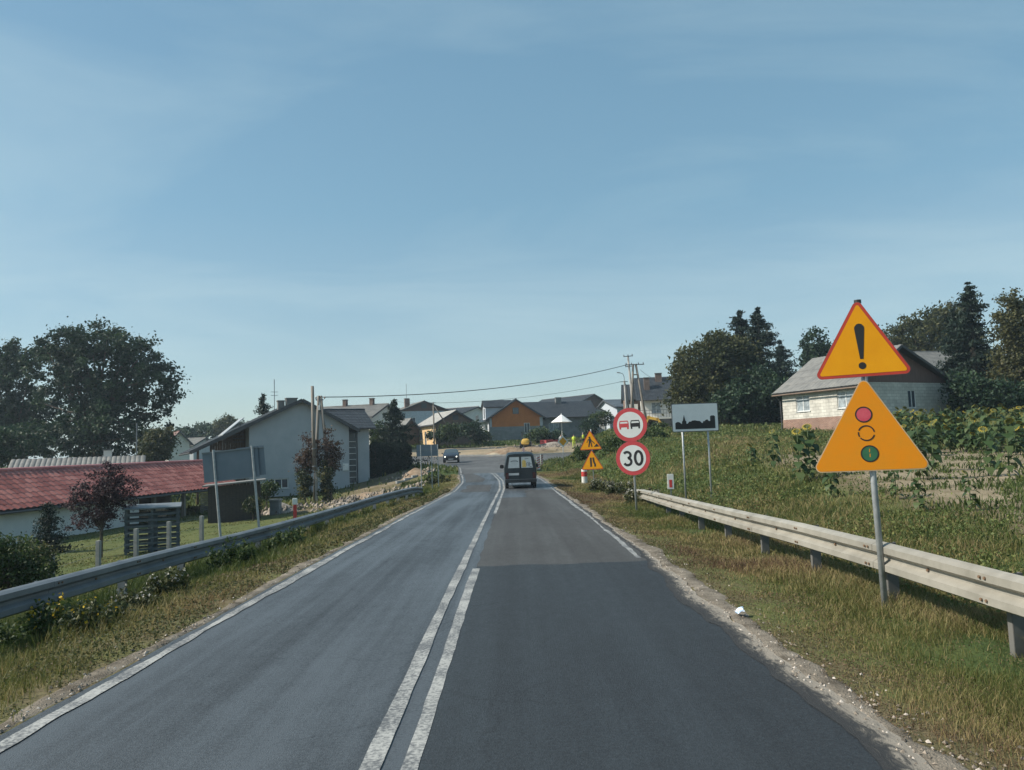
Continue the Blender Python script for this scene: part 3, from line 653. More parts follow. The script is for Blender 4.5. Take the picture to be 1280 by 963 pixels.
def stroke(name, lines, wd, y, m, par):
    mb = MB()
    for L in lines:
        L = [Vector(p) for p in L]; vs = []
        for i, p in enumerate(L):
            d = (L[min(i + 1, len(L) - 1)] - L[max(i - 1, 0)]).normalized(); nn = Vector((-d.y, d.x)) * wd / 2
            vs += [(p.x + nn.x, y, p.y + nn.y), (p.x - nn.x, y, p.y - nn.y)]
        mb.add(vs, [(2 * i, 2 * i + 1, 2 * i + 3, 2 * i + 2) for i in range(len(L) - 1)])
    return mb.build(name, m, par)
def arc(cx, cz, rx, rz, a0, a1, n=14): return [(cx + rx * math.cos(R_(a0 + (a1 - a0) * k / n)), cz + rz * math.sin(R_(a0 + (a1 - a0) * k / n))) for k in range(n + 1)]
def poly(name, pts_list, y, m, par):
    mb = MB()
    for pts in pts_list: mb.prism(pts, y, y + .0008)
    return mb.build(name, m, par)
def pole(par, zt, r=.03, x=0, zb=-.4, cap=True):
    p = MB().cyl((x, 0, zb), (x, 0, zt), r, 14).build('pole', pole_m, par, smooth=False)
    for f in p.data.polygons: f.use_smooth = len(f.vertices) == 4
    if cap: MB().cyl((x, 0, zt), (x, 0, zt + .035), r * 1.15, 12).build('pole_cap', cap_m, par)
def bracket(par, z, x=0, wd=.2):
    mb = MB(); mb.box((x, -.036, z), (wd, .012, .035)); mb.box((x, .036, z), (.09, .008, .03)); mb.build('bracket', back, par)

# --- near sign: general danger over traffic signals
p = G(1107, 765); p.z = h(p.x, p.y); sc = FPX / p.y
s1 = thing('warning_sign', 'large yellow warning signs with exclamation mark above traffic light symbol on one leaning pole', 'road sign', p, R_(-18), ry=R_(-.8))
def zpx(v0, v1): return (v0 - v1) / sc
L1 = 1.13; z1 = zpx(765, 594); 
pole(s1, zpx(765, 383) * 1.0, .031)
a = plate('panel', rtri(L1, .055), -.048, -.052, back, s1, (-.02, z1)); plate('edge', rtri(L1, .055), -.053, -.054, mat('sign_edge', (.50, .36, .22), .6), a, (-.02, z1))
plate('face', rtri(L1, .055, .010), -.055, -.0560, org_, a, (-.02, z1))
for k, (mm, rr) in enumerate([(redd, .078), (None, .078), (grn, .082)]):
    zc_ = z1 + [.575, .385, .175][k]; cx = [-.045, -.035, -.02][k]
    if mm: plate('lamp_symbol', circ(cx, zc_, rr - .007), -.0568, -.0574, mm, a)
    if mm: ring('lamp_ring', cx, zc_, rr - .009, rr + .004, -.0582, blk, a)
    else:
        for q0, q1 in ((.12, 2.75), (2.95, 3.6), (3.8, 6.0)): ring('lamp_ring', cx, zc_, rr - .010, rr + .003, -.0582, blk, a, n=18, a0=q0, a1=q1)
stroke('lamp_scratch', [[(-.022, z1 + .19), (-.018, z1 + .225)], [(-.02, z1 + .14), (-.018, z1 + .175)]], .008, -.0580, org_, a)
L2 = .955; z2 = zpx(765, 477)
a = plate('panel', rtri(L2, .05), -.048, -.052, back, s1, (-.015, z2)); plate('border', rtri(L2, .05, .002), -.053, -.054, rede, a, (-.015, z2))
plate('face', rtri(L2, .05, .032), -.055, -.056, yel, a, (-.015, z2))
poly('exclamation_mark', [[(-.015 + x, z2 + z) for x, z in [(-.016, .185), (.016, .185), (.048, .50)] + [(.0 + .048 * math.cos(R_(q)), .505 + .048 * math.sin(R_(q))) for q in (20, 60, 90, 120, 160)] + [(-.048, .50)]], circ(-.015, z2 + .115, .036, 24)], -.058, blk, a)
for z_ in (z1 + .18, z1 + .6, z2 + .15, z2 + .5): bracket(s1, z_)

# --- no overtaking + 30
p = G(796, 641); p.z = h(p.x, p.y); sc = FPX / p.y
s2 = thing('prohibition_sign', 'two round red rimmed signs, no overtaking above a 30 limit, on one pole', 'road sign', p, R_(-17), ry=R_(-1.0))
zA, zB, rr = zpx(640, 531.5), zpx(640, 573), 21.3 / sc
pole(s2, zA + rr * .8, .03, cap=False)
for (zz, kind, ox) in ((zA, 'car', -.02), (zB, '30', .0)):
    a = plate('panel', circ(ox, zz, rr), -.045, -.049, back, s2); plate('border', circ(ox, zz, rr - .003), -.050, -.052, red, a); plate('face', circ(ox, zz, rr * .76), -.054, -.055, wht, a)
    if kind == '30':
        u = rr
        d3 = arc(ox - .33 * u, zz + .19 * u, .20 * u, .18 * u, 150, -80) + arc(ox - .32 * u, zz - .19 * u, .215 * u, .205 * u, 80, -155)
        stroke('digit_three', [d3], .145 * u, -.057, blk, a)
        stroke('digit_zero', [arc(ox + .33 * u, zz + .0 * u, .205 * u, .385 * u, 0, 360, 32)], .15 * u, -.0575, blk, a)
    else:
        for (cx, mm) in ((-.36, red), (.30, blk)):
            def S(q): return [(ox + (cx + x * 1.35) * rr, zz + (z * 1.4 - .02) * rr) for x, z in q]
            poly('car_symbol', [S([(-.21, -.08), (.21, -.08), (.21, .08), (-.21, .08)]), S([(-.20, -.16), (-.13, -.16), (-.13, -.08), (-.20, -.08)]), S([(.13, -.16), (.20, -.16), (.20, -.08), (.13, -.08)]),
                                S([(-.17, .20), (.17, .20), (.155, .155), (-.155, .155)]), S([(-.17, .20), (-.21, .08), (-.175, .08), (-.14, .18)]), S([(.17, .20), (.21, .08), (.175, .08), (.14, .18)])], -.057, mm, a)
    bracket(s2, zz + .1); bracket(s2, zz - .15)

# --- built-up area sign
p = G(874, 627); p.z = h(p.x, p.y); sc = FPX / p.y
s3 = thing('town_sign', 'grey white rectangular sign with black town skyline on two posts', 'road sign', p, R_(3))
zb, zt, hw = zpx(627, 541), zpx(627, 505.5), 29.5 / sc
def rrect(x0, x1, z0, z1, r, n=4):
    out = []
    for cx, cz, a0 in ((x1 - r, z1 - r, 0), (x0 + r, z1 - r, 90), (x0 + r, z0 + r, 180), (x1 - r, z0 + r, 270)):
        out += [(cx + r * math.cos(R_(a0 + 90 * k / n)), cz + r * math.sin(R_(a0 + 90 * k / n))) for k in range(n + 1)]
    return out
for xx in (-.58 * hw * .95, .54 * hw): pole(s3, zt - .02, .03, x=xx)
a = plate('panel', rrect(-hw, hw, zb, zt, .04), -.045, -.052, back, s3); plate('border', rrect(-hw + .004, hw - .004, zb + .004, zt - .004, .04), -.053, -.054, cap_m, a); plate('face', rrect(-hw + .022, hw - .022, zb + .022, zt - .022, .03), -.055, -.056, whtg, a)
sky_pts = [(.07, .10), (.07, .31), (.10, .35), (.13, .36), (.17, .34), (.20, .29), (.215, .29), (.215, .36), (.235, .40), (.262, .60), (.29, .40), (.31, .36), (.31, .29), (.335, .29), (.37, .36), (.41, .36), (.43, .39), (.50, .40), (.54, .38), (.60, .37), (.64, .30), (.66, .30), (.67, .36), (.70, .36), (.73, .41), (.77, .41), (.79, .36), (.82, .36), (.82, .52), (.85, .55), (.90, .55), (.925, .52), (.925, .10)]
poly('skyline', [[(-hw + u * 2 * hw, zb + v * (zt - zb)) for u, v in sky_pts]], -.058, blk, a)
for xx in (-.55 * hw, .54 * hw): bracket(s3, zb + .12, xx); bracket(s3, zt - .12, xx)

# --- road works + narrowing
p = G(743, 611); p.z = h(p.x, p.y); sc = FPX / p.y
s4 = thing('roadworks_sign', 'two yellow triangular signs, digging man above lane narrowing, on one post', 'road sign', p, R_(-14), ry=R_(-1))
L = 27 / sc * 1.06; zlo, zhi = zpx(611, 587.5), zpx(611, 563)
pole(s4, zhi + L * .9, .028, cap=False)
for zz, ox in ((zlo, -.02), (zhi, -.05)):
    a = plate('panel', rtri(L, .05), -.045, -.049, back, s4, (ox, zz)); plate('border', rtri(L, .05, .002), -.050, -.052, rede, a, (ox, zz)); plate('face', rtri(L, .05, .035), -.054, -.055, yel, a, (ox, zz))
    def S(q): return [(ox + x * L, zz + z * L) for x, z in q]
    if zz == zlo:
        stroke('narrow_symbol', [S([(-.055, .12), (-.055, .52)]), S([(.12, .12), (.12, .22), (.07, .34), (.05, .52)])], .08 * L, -.057, blk, a)
    else:
        poly('digger_symbol', [S(circ(-.03, .53, .045, 12)), S([(-.10, .46), (.02, .50), (.06, .40), (.02, .30), (-.06, .32)]), S([(-.07, .34), (-.01, .32), (-.05, .12), (-.11, .12)]), S([(-.0, .33), (.05, .32), (.08, .12), (.03, .12)]),
                               S([(.05, .42), (.20, .27), (.18, .24), (.03, .38)]), S([(-.12, .44), (-.09, .46), (-.14, .30), (-.17, .31)]), S([(.13, .12), (.38, .12), (.27, .26), (.21, .20)])], -.057, blk, a)
    bracket(s4, zz + .15, ox / 2); bracket(s4, zz + .5, ox / 2)

# --- red-white marker post beside it
rw_r = mat('marker_red', (.50, .045, .04), .5, var=.15); rw_w = mat('marker_white', (.66, .66, .62), .55, var=.1)
p = G(731, 607); p.z = h(p.x, p.y); sc = FPX / p.y
t_ = thing('marker_post', 'short round red and white marker post beside the road works sign', 'post', p)
r_ = 3.6 / sc; H_ = 20 / sc
MB().tube([(0, 0, -.2), (0, 0, H_ * .55)], r_, 14).build('lower_band', rw_w, t_, smooth=False); MB().tube([(0, 0, H_ * .55), (0, 0, H_ * .85)], r_ * 1.02, 14).build('red_band', rw_r, t_); MB().tube([(0, 0, H_ * .85), (0, 0, H_ * .98), (0, 0, H_)], [r_, r_, r_ * .7], 14).build('top', rw_w, t_)

# --- priority diamond
p = XG(704, 62); sc = FPX / 62
t_ = thing('priority_sign', 'small yellow diamond priority sign on a thin post beyond the van', 'road sign', p, R_(20))
zc_ = P(704.5, 552, 62).z - p.z; hd = 7.4 / sc
pole(t_, zc_ + hd * .7, .028, cap=False)
dm = lambda s: [(-s, zc_), (0, zc_ - s), (s, zc_), (0, zc_ + s)]
a = plate('panel', dm(hd), -.04, -.045, back, t_); plate('border', dm(hd - .01), -.046, -.048, wht, a); plate('face', dm(hd * .72), -.05, -.051, yel, a)
bracket(t_, zc_)

# --- delineators
def delineator(loc, hgt, wd, label, z0, back_=False):
    t_ = thing('delineator', label, 'delineator', loc, R_(-5))
    MB().box((0, 0, z0 / 2 - .1), (.03, .02, z0 + .2)).build('stem', galv_l, t_)
    MB().b2((-wd / 2, -.02, z0), (wd / 2, .02, z0 + hgt)).build('body', rw_w, t_, bevel=.008)
    MB().b2((-wd * .22, -.024, z0 + hgt * .12), (wd * .22, -.0205, z0 + hgt * .62)).build('reflector', rw_r, t_)
    return t_
p = P(830, 621, 22.5); g = h(p.x, p.y)
delineator((p.x + .25, p.y + .2, g), .44, .19, 'white delineator with red reflector on the cream guardrail', P(830, 612, 22.7).z - g)
t_ = thing('delineator', 'white capped red marker post behind the shaded guardrail', 'delineator', (XG(368, 24) + Vector((-.0, 0, 0))), R_(8))
zt_ = P(368, 623, 24).z - t_.location.z; zm_ = P(368, 631, 24).z - t_.location.z; zl_ = P(368, 645, 24).z - t_.location.z
MB().b2((-.05, -.03, -.2), (.05, .03, zm_)).build('post', rw_r, t_); MB().b2((-.075, -.045, zm_), (.075, .045, zt_)).build('cap', rw_w, t_, bevel=.012)

# --- backs of the signs on the left
sb = mat('sign_back_blue_grey', (.13, .165, .20), .5, c2=(.17, .20, .235), scale=1.5, metal=.3)
p = Vector((P(305, 600, 19).x, 19, 0)); p.z = h(p.x, p.y); sc = FPX / 19
t_ = thing('sign_back', 'back of a large blue grey sign board on two tilted posts near the wooden shed', 'road sign', p, R_(6), ry=R_(-4.5))
zt_ = P(300, 560, 19).z - p.z; zb_ = P(300, 600, 19).z - p.z
for xx in (-.52, .40): 
    MB().cyl((xx, 0, -.5), (xx, 0, zt_ + .02), .03, 12).build('post', pole_m, t_)
pn = MB().b2((-.80, .036, zb_ + .03), (.52, .042, zt_ - .03)).build('panel', sb, t_)
fr = MB(); fr.b2((-.80, .0, zt_ - .05), (.52, .036, zt_ - .02)); fr.b2((-.80, .0, zb_ + .02), (.52, .036, zb_ + .05)); fr.build('rail', back, pn)
pn = MB().b2((.0, .09, zb_ + .06), (.66, .096, zt_ + .0)).build('panel', sb, t_)
MB().b2((.0, .05, zt_ - .06), (.66, .089, zt_ - .03)).build('rail', back, pn)
p = Vector((P(535, 590, 44).x, 44, 0)); p.z = h(p.x, p.y)
t_ = thing('sign_back', 'back of a small dark sign board on three thin posts before the oncoming car', 'road sign', p, R_(8))
zt_ = P(535, 556, 44).z - p.z; zb_ = P(535, 570.5, 44).z - p.z
for xx in (-.38, .22, .58): MB().cyl((xx, 0, -.3), (xx, 0, zt_), .026, 10).build('post', pole_m, t_)
pn = MB().b2((-.62, .03, zb_), (.56, .036, zt_)).build('panel', sb, t_); MB().b2((-.62, 0, (zt_ + zb_) / 2 - .02), (.56, .029, (zt_ + zb_) / 2 + .02)).build('rail', back, pn)

# --- striped hazard boards at the works
def hazard_board(p, rz, label, n=5):
    t_ = thing('hazard_board', label, 'barrier board', p, rz, 'hazard boards at the road works')
    MB().b2((-.2, -.2, 0), (.2, .2, .10)).build('foot', cap_m, t_, bevel=.02)
    bd = MB().b2((-.13, -.015, .10), (.13, .015, 1.1)).build('board', wht, t_)
    for k in range(n):
        z_ = .14 + k * .19; MB().prism([(-.128, z_), (.128, z_ + .12), (.128, z_ + .21 if z_ + .21 < 1.09 else 1.09), (-.128, z_ + .09)], -.0165, -.0172).build('stripe', red, bd)
hazard_board(XG(672.5, 60), R_(10), 'red and white striped hazard board just right of the van')
hazard_board(XG(677, 66), R_(35), 'red and white striped hazard board behind the nearer striped board')
hazard_board(XG(654.5, 92), R_(0), 'red and white striped hazard board in front of the yellow roller')

# ------------------------------------------------------------------ vehicles
paint = mat('van_paint', (.020, .028, .034), .32, var=.15, scale=2, spec=.5)
carp = mat('car_paint', (.018, .026, .040), .25, var=.1)
glass_d = mat('dark_glass', (.02, .03, .035), .08, spec=.8)
pane_w = mat('pale_pane', (.44, .47, .48), .12, var=.12, scale=4, spec=.8)
rub = mat('tyre_rubber', (.015, .015, .016), .85); rim_m = mat('wheel_rim', (.22, .23, .24), .4, metal=.6)
plas = mat('black_plastic', (.022, .024, .026), .6); plate_m = mat('number_plate', (.45, .46, .46), .5)
tail = mat('tail_lamp', (.055, .012, .012), .25); chrome = mat('chrome', (.5, .5, .5), .2, metal=1)
def loft(sections, name, m, par, bevel=0):
    n = len(sections[0]); mb = MB(); vs = [p for s in sections for p in s]; fs = []
    for i in range(len(sections) - 1):
        for k in range(n): k2 = (k + 1) % n; fs.append((i * n + k, i * n + k2, (i + 1) * n + k2, (i + 1) * n + k))
    fs.append(tuple(range(n - 1, -1, -1))); fs.append(tuple((len(sections) - 1) * n + k for k in range(n)))
    mb.add(vs, fs); o = mb.build(name, m, par, smooth=False, bevel=bevel); o.data.shade_smooth()
    try:
        o.data.set_sharp_from_angle(angle=R_(38))
    except Exception: pass
    return o
def sect(y, z0, zb, zt, w0, wb, wt, r=.06):
    """closed section: sill, belt, roof with softened corners"""
    half = [(w0 * .9, z0), (w0, z0 + .10), (wb, (z0 + zb) * .55), (wb, zb), (wt + (wb - wt) * .12, zt - (zt - zb) * .12) if zt - zb > .1 else (wb * .97, zb + (zt - zb) * .5), (wt - r, zt - r * .25), (wt * .5, zt + .012)]
    return [(-x, y, z) for x, z in half] + [(x, y, z) for x, z in reversed(half)]
def wheel(par, x, y, r, wd, m=rub):
    s = 1 if x > 0 else -1
    w_ = thing('wheel', None, None, (0, 0, 0)); bpy.data.objects.remove(w_)
    ty = MB().tube([(x - wd / 2, y, r), (x - wd * .4, y, r), (x + wd * .4, y, r), (x + wd / 2, y, r)], [r * .9, r, r, r * .9], 24).build('wheel', m, par, smooth=False)
    MB().tube([(x + s * wd * .5, y, r), (x + s * (wd * .5 + .012), y, r)], [r * .58, r * .5], 16).build('rim', rim_m, ty)
    return ty
pv = P(651.5, 613, 39.0); zv = h(pv.x, 39.0)
van = thing('van', 'dark boxy delivery van driving away with pale rear windows', 'van', (pv.x, 39.0, zv), R_(1.0))
# y = 0 rear, forwards +y
secs = [sect(0.02, .34, .98, 1.10, .74, .78, .76), sect(.04, .32, .98, 1.72, .76, .80, .64), sect(.20, .30, .98, 1.80, .77, .82, .66), sect(2.2, .28, .98, 1.83, .77, .82, .66), sect(2.75, .28, .97, 1.72, .77, .82, .64), sect(3.35, .28, .95, 1.02, .77, .80, .70), sect(3.95, .30, .80, .86, .76, .78, .66), sect(4.08, .36, .66, .70, .70, .72, .62)]
secs[0] = [(x, .0 + (.10 if z > 1.05 else 0) * 0, z) for x, _, z in secs[0]]
body = loft([[(x * .985, y - .02, z) for x, y, z in secs[1]]] + secs[1:], 'body', paint, van)
# rear doors: a raised panel each with window
for s in (-1, 1):
    dpoly = [(s * .015, .42), (s * .70, .42), (s * .735, .98), (s * .60, 1.66), (s * .015, 1.66)]
    if s < 0: dpoly = dpoly[::-1]
    dr = MB().prism(dpoly, -.012, .03).build('rear_door', paint, van, bevel=.006)
    wp = [(s * .05, 1.03), (s * .625, 1.03), (s * .535, 1.58), (s * .05, 1.58)]
    if s < 0: wp = wp[::-1]
    fr_ = MB().prism([(s * .035, 1.015), (s * .645, 1.015), (s * .55, 1.60), (s * .035, 1.60)], -.020, -.0125).build('window_seal', plas, dr)
    pn = MB().prism(wp, -.026, -.021).build('pane', pane_w, dr)
    MB().b2((s * .05 - .012 + .02 * s, -.035, .70), (s * .05 + .012 + .02 * s, -.0125, .86)).build('door_handle', plas, dr)
    MB().b2((min(s * .60, s * .745), -.03, .50), (max(s * .60, s * .745), -.0125, .80)).build('tail_lamp', tail, van)
    mi = MB().box((s * .93, 2.65, 1.08), (.20, .10, .20)).build('mirror', plas, van, bevel=.03); MB().box((s * .85, 2.68, 1.05), (.12, .04, .05)).build('arm', plas, mi)
    sw = MB(); pts = [(s * .800, 1.95, 1.05), (s * .803, 2.62, 1.05), (s * .680, 2.42, 1.60), (s * .690, 1.95, 1.62)]; sw.add([(x + s * .012, y, z) for x, y, z in pts], [(0, 1, 2, 3)]); sw.build('side_window', glass_d, van)
    for yy in (.55, 3.25): wheel(van, s * .70, yy, .29, .17)
    MB().b2((s * .77 - .006 + s * .05, .3, .62), (s * .77 + .012 + s * .05, 3.4, .68)).build('side_moulding', plas, van)
mb = MB().prism([(-.79, .30), (.79, .30), (.80, .46), (-.80, .46)], -.10, .10); mb.build('rear_bumper', plas, van, bevel=.02)
MB().b2((-.80, -.103, .455), (.80, -.095, .47)).build('bumper_strip', rim_m, van)
MB().b2((-.60, -.022, .67), (-.08, -.0125, .78)).build('number_plate', plate_m, van)
MB().b2((-.74, -.018, .845), (.74, -.0125, .865)).build('door_moulding', plas, van)
MB().tube([(-.45, .0, .26), (-.45, -.12, .25)], .03, 10).build('exhaust', rim_m, van)
# stickers on the glass: car outline, yellow badge with lettering bars
stroke('window_sticker', [[(-.47, 1.33), (-.40, 1.40), (-.22, 1.42), (-.12, 1.36)], [(-.50, 1.36), (-.10, 1.355)]], .016, -.0268, plas, van)
poly('window_sticker', [[(.09, 1.06), (.30, 1.06), (.28, 1.36), (.20, 1.44), (.09, 1.38)]], -.0272, mat('sticker_yellow', (.50, .30, .05), .5, c2=(.60, .45, .15), scale=14), van)
stroke('window_sticker', [[(.33, 1.12), (.33, 1.28)], [(.33, 1.28), (.42, 1.28), (.42, 1.12)], [(.47, 1.12), (.47, 1.30)], [(.50, 1.22), (.57, 1.22)], [(.22, 1.47), (.42, 1.49)], [(.46, 1.08), (.58, 1.08)]], .022, -.0268, plas, van)

# --- oncoming car
pc = P(564, 577.5, 84); cl = (pc.x, 85.0, h(pc.x, 83) + .02)
car = thing('oncoming_car', 'dark hatchback with lit headlights coming round the bend', 'car', cl, R_(183))
S_ = lambda y, z0, zb, zt, wb, wt: sect(y, z0, zb, zt, wb - .03, wb, wt)
secs = [S_(0, .34, .62, .68, .70, .62), S_(.12, .26, .72, .80, .80, .70), S_(.9, .24, .86, .98, .84, .74), S_(1.25, .24, .92, 1.02, .85, .74), S_(1.95, .24, .93, 1.42, .85, .60), S_(2.3, .24, .93, 1.46, .85, .61), S_(3.2, .24, .94, 1.43, .85, .60), S_(3.7, .26, .95, 1.10, .83, .66), S_(3.85, .36, .80, .86, .76, .66)]
# front at -y is built as +y reversed: mirror so that the front (first section) faces local +y
secs = [[(x, 3.85 - y, z) for x, y, z in s] for s in secs]
loft(secs, 'body', carp, car)
ws = MB(); ws.add([(-.72, 3.85 - 1.30, 1.04), (.72, 3.85 - 1.30, 1.04), (.54, 3.85 - 1.90, 1.42), (-.54, 3.85 - 1.90, 1.42)], [(0, 1, 2, 3)])
for v in range(len(ws.v)): ws.v[v] = (ws.v[v][0], ws.v[v][1] + .02, ws.v[v][2] + .02)
ws.build('windscreen', mat('windscreen_glass', (.05, .07, .08), .06, spec=.9), car)
lamp = mat('headlight_lit', (.8, .8, .75), .2, emit=((1, .97, .85), 2.0))
for s in (-1, 1):
    hl = MB().tube([(s * .60, 3.80, .63), (s * .60, 3.87, .63)], [.075, .06], 14).build('headlight', lamp, car)
    MB().tube([(s * .60, 3.74, .63), (s * .60, 3.83, .63)], [.15, .13], 14).build('surround', chrome, hl)
    MB().box((s * .93, 2.45, 1.02), (.16, .08, .12)).build('mirror', carp, car, bevel=.02)
    for yy in (.65, 3.10): wheel(car, s * .74, yy, .30, .19)
MB().b2((-.40, 3.855, .46), (.40, 3.875, .56)).build('grille', plas, car); MB().b2((-.26, 3.876, .34), (.26, 3.886, .44)).build('number_plate', plate_m, car)
MB().b2((-.78, 3.70, .26), (.78, 3.86, .34)).build('bumper', plas, car, bevel=.02)

# --- yellow road roller at the works
ym = mat('machine_yellow', (.56, .33, .035), .5, c2=(.62, .40, .08), scale=4); dkm = mat('machine_dark', (.03, .035, .036), .6)
p = XG(657, 99); ro = thing('road_roller', 'small yellow road roller with dark canopy seen from behind on sandy ground', 'road roller', p, R_(-6))
loft([[( x * w, y, z * hh + .55) for x, z in [(-.5, 0), (-.52, .5), (-.40, .9), (-.2, 1), (.2, 1), (.40, .9), (.52, .5), (.5, 0)]] for y, w, hh in ((-.05, .9, .62), (0, 1.0, .7), (.5, 1.02, .78), (.9, 1.0, .78), (1.1, .95, .7))], 'engine_hood', ym, ro)
for s in (-1, 1): wheel(ro, s * .55, .35, .45, .36)
MB().tube([(-.6, 2.4, .5), (.6, 2.4, .5)], .5, 20).build('drum', rim_m, ro)
MB().b2((-.55, 1.15, .5), (.55, 2.1, .85)).build('platform', ym, ro, bevel=.03)
fm = MB()
for sx in (-.52, .52):
    for yy in (1.15, 2.0): fm.cyl((sx, yy, .85), (sx, yy, 2.15), .035, 6)
cn = fm.build('canopy_frame', dkm, ro); MB().b2((-.62, 1.0, 2.15), (.62, 2.15, 2.22)).build('canopy_roof', mat('canopy_green', (.03, .055, .045), .6), ro, bevel=.02)
MB().b2((-.25, 1.3, .85), (.25, 1.75, 1.0)).build('seat', dkm, ro, bevel=.03); MB().b2((-.25, 1.28, 1.0), (.25, 1.36, 1.45)).build('seat_back', dkm, ro, bevel=.03)
MB().b2((-.48, -.12, .62), (.48, -.055, .72)).build('rear_bar', ym, ro)

# --- excavator by the white house
p = XG(840, 84); p.z -= .8; ex = thing('excavator', 'yellow tracked excavator with bent boom standing below the white house', 'excavator', p, R_(75)); ex.scale = (.82,) * 3
for s in (-1, 1):
    tr = MB().prism([(-1.4, .12), (-1.15, 0), (1.15, 0), (1.4, .12), (1.45, .35), (1.15, .6), (-1.15, .6), (-1.45, .35)], -.2, .2, lambda x, y, z, s=s: (y + s * .8, x, z)).build('track', dkm, ex)
    for k in range(4): MB().tube([(s * 1.005, -.9 + k * .6, .22), (s * 1.03, -.9 + k * .6, .22)], .16, 10).build('roller', rim_m, tr)
MB().b2((-.95, -1.5, .68), (.95, 1.1, 1.0)).build('deck', ym, ex, bevel=.04)
MB().b2((-.95, -1.6, 1.0), (.95, -.3, 1.75)).build('engine_cover', ym, ex, bevel=.12)
cb_ = MB().b2((-.95, -.2, 1.0), (-.1, 1.1, 2.5)).build('cab', dkm, ex, bevel=.06); MB().b2((-.9, 1.105, 1.3), (-.15, 1.115, 2.4)).build('window', glass_d, cb_)
def arm(name, pts, r):
    mb = MB()
    for a, b in zip(pts[:-1], pts[1:]):
        a, b = Vector(a), Vector(b); d = b - a; mb.box((a + b) / 2, (.26, d.length + r, r), rx=math.atan2(d.z, d.y))
    return mb.build(name, ym, ex)
arm('boom', [(.35, .7, 1.0), (.35, 1.7, 2.5), (.35, 2.9, 2.8)], .36); arm('stick', [(.35, 2.8, 2.9), (.35, 3.5, 1.5)], .26)
MB().prism([(3.3, 1.5), (3.7, 1.5), (3.9, 1.0), (3.6, .8), (3.3, 1.1)], -.35, .35, lambda x, y, z: (y + .35, x, z)).build('bucket', dkm, ex)
MB().cyl((.35, 1.0, 1.1), (.35, 1.9, 2.2), .06, 8).build('cylinder', rim_m, ex)

# ------------------------------------------------------------------ people at the works
def person(p, rz, label, shirt, trous, hair, vest=None, hgt=1.75, pose=0.0, group=None):
    J = {'pel': (0, 0, .95), 'waist': (0, 0, 1.12), 'chest': (0, .01, 1.32), 'neck': (0, .0, 1.50), 'head': (0, -.02, 1.60), 'top': (0, -.01, 1.73)}
    vs = list(J.values()); idx = {k: i for i, k in enumerate(J)}; rad = [(.15, .11), (.14, .10), (.16, .11), (.055, .055), (.085, .10), (.06, .07)]
    ed = [(0, 1), (1, 2), (2, 3), (3, 4), (4, 5)]
    def chain(root, pts, rs):
        k = idx[root]
        for q, r in zip(pts, rs): vs.append(q); rad.append((r, r)); ed.append((k, len(vs) - 1)); k = len(vs) - 1
    for s in (-1, 1):
        chain('pel', [(s * .10, 0, .88), (s * .11, -.02 + pose * s * .15, .50), (s * .11, .02 + pose * s * .2, .09), (s * .11, -.14 + pose * s * .2, .04)], [.095, .068, .048, .042])
        chain('chest', [(s * .20, .01, 1.42), (s * .25, .02, 1.15), (s * .24, -.14 - pose * .1, .95), (s * .23, -.20 - pose * .1, .88)], [.062, .05, .038, .036])
    me = bpy.data.meshes.new('body'); me.from_pydata(vs, ed, []); o = bpy.data.objects.new('body', me); COL.objects.link(o)
    sk = o.modifiers.new('s', 'SKIN'); o.modifiers.new('u', 'SUBSURF').levels = 1
    for i, sv in enumerate(me.skin_vertices[0].data): sv.radius = rad[i]; sv.use_root = (i == 0)
    dg = bpy.context.evaluated_depsgraph_get(); m2 = bpy.data.meshes.new_from_object(o.evaluated_get(dg)); bpy.data.objects.remove(o)
    t_ = thing('person', label, 'person', p, rz, group); t_.scale = (hgt / 1.75,) * 3
    b_ = bpy.data.objects.new('body', m2); COL.objects.link(b_); b_.parent = t_
    for m_ in (shirt, trous, skin_m, hair, plas): m2.materials.append(m_)
    for f in m2.polygons:
        c = f.center
        f.material_index = 4 if c.z < .1 else 1 if (c.z < 1.0 and abs(c.x) < .19) else 2 if (c.z > 1.47 and c.z < 1.66 or c.z < 1.12 and abs(c.x) > .19) else 3 if c.z >= 1.66 else 0
        f.use_smooth = True
    if vest: MB().tube([(0, .0, .98), (0, .0, 1.12), (0, .01, 1.34), (0, .01, 1.45)], [.17, .165, .19, .13], 14).build('vest', vest, t_, smooth=True)
    return t_
skin_m = mat('skin', (.42, .24, .17), .6); hairm = mat('hair_dark', (.03, .022, .018), .7); hiv = mat('hi_vis', (.50, .62, .05), .6); navy = mat('work_trousers', (.03, .035, .05), .8); whs = mat('white_cloth', (.72, .72, .70), .8); hat = mat('helmet_white', (.7, .7, .66), .4)
p = XG(718, 98); person(p, R_(160), 'worker in yellow high visibility vest facing away by the parasol', hiv, hiv, hairm, hiv, 1.78, .5)
p = XG(729.5, 99.5); person(p, R_(200), 'worker in dark trousers and yellow vest beside the upper road works sign', navy, navy, hat, hiv, 1.8, -.4)
p = XG(702, 99); person(p, R_(20), 'person in white top standing under the white parasol', whs, whs, hairm, None, 1.7, .2)

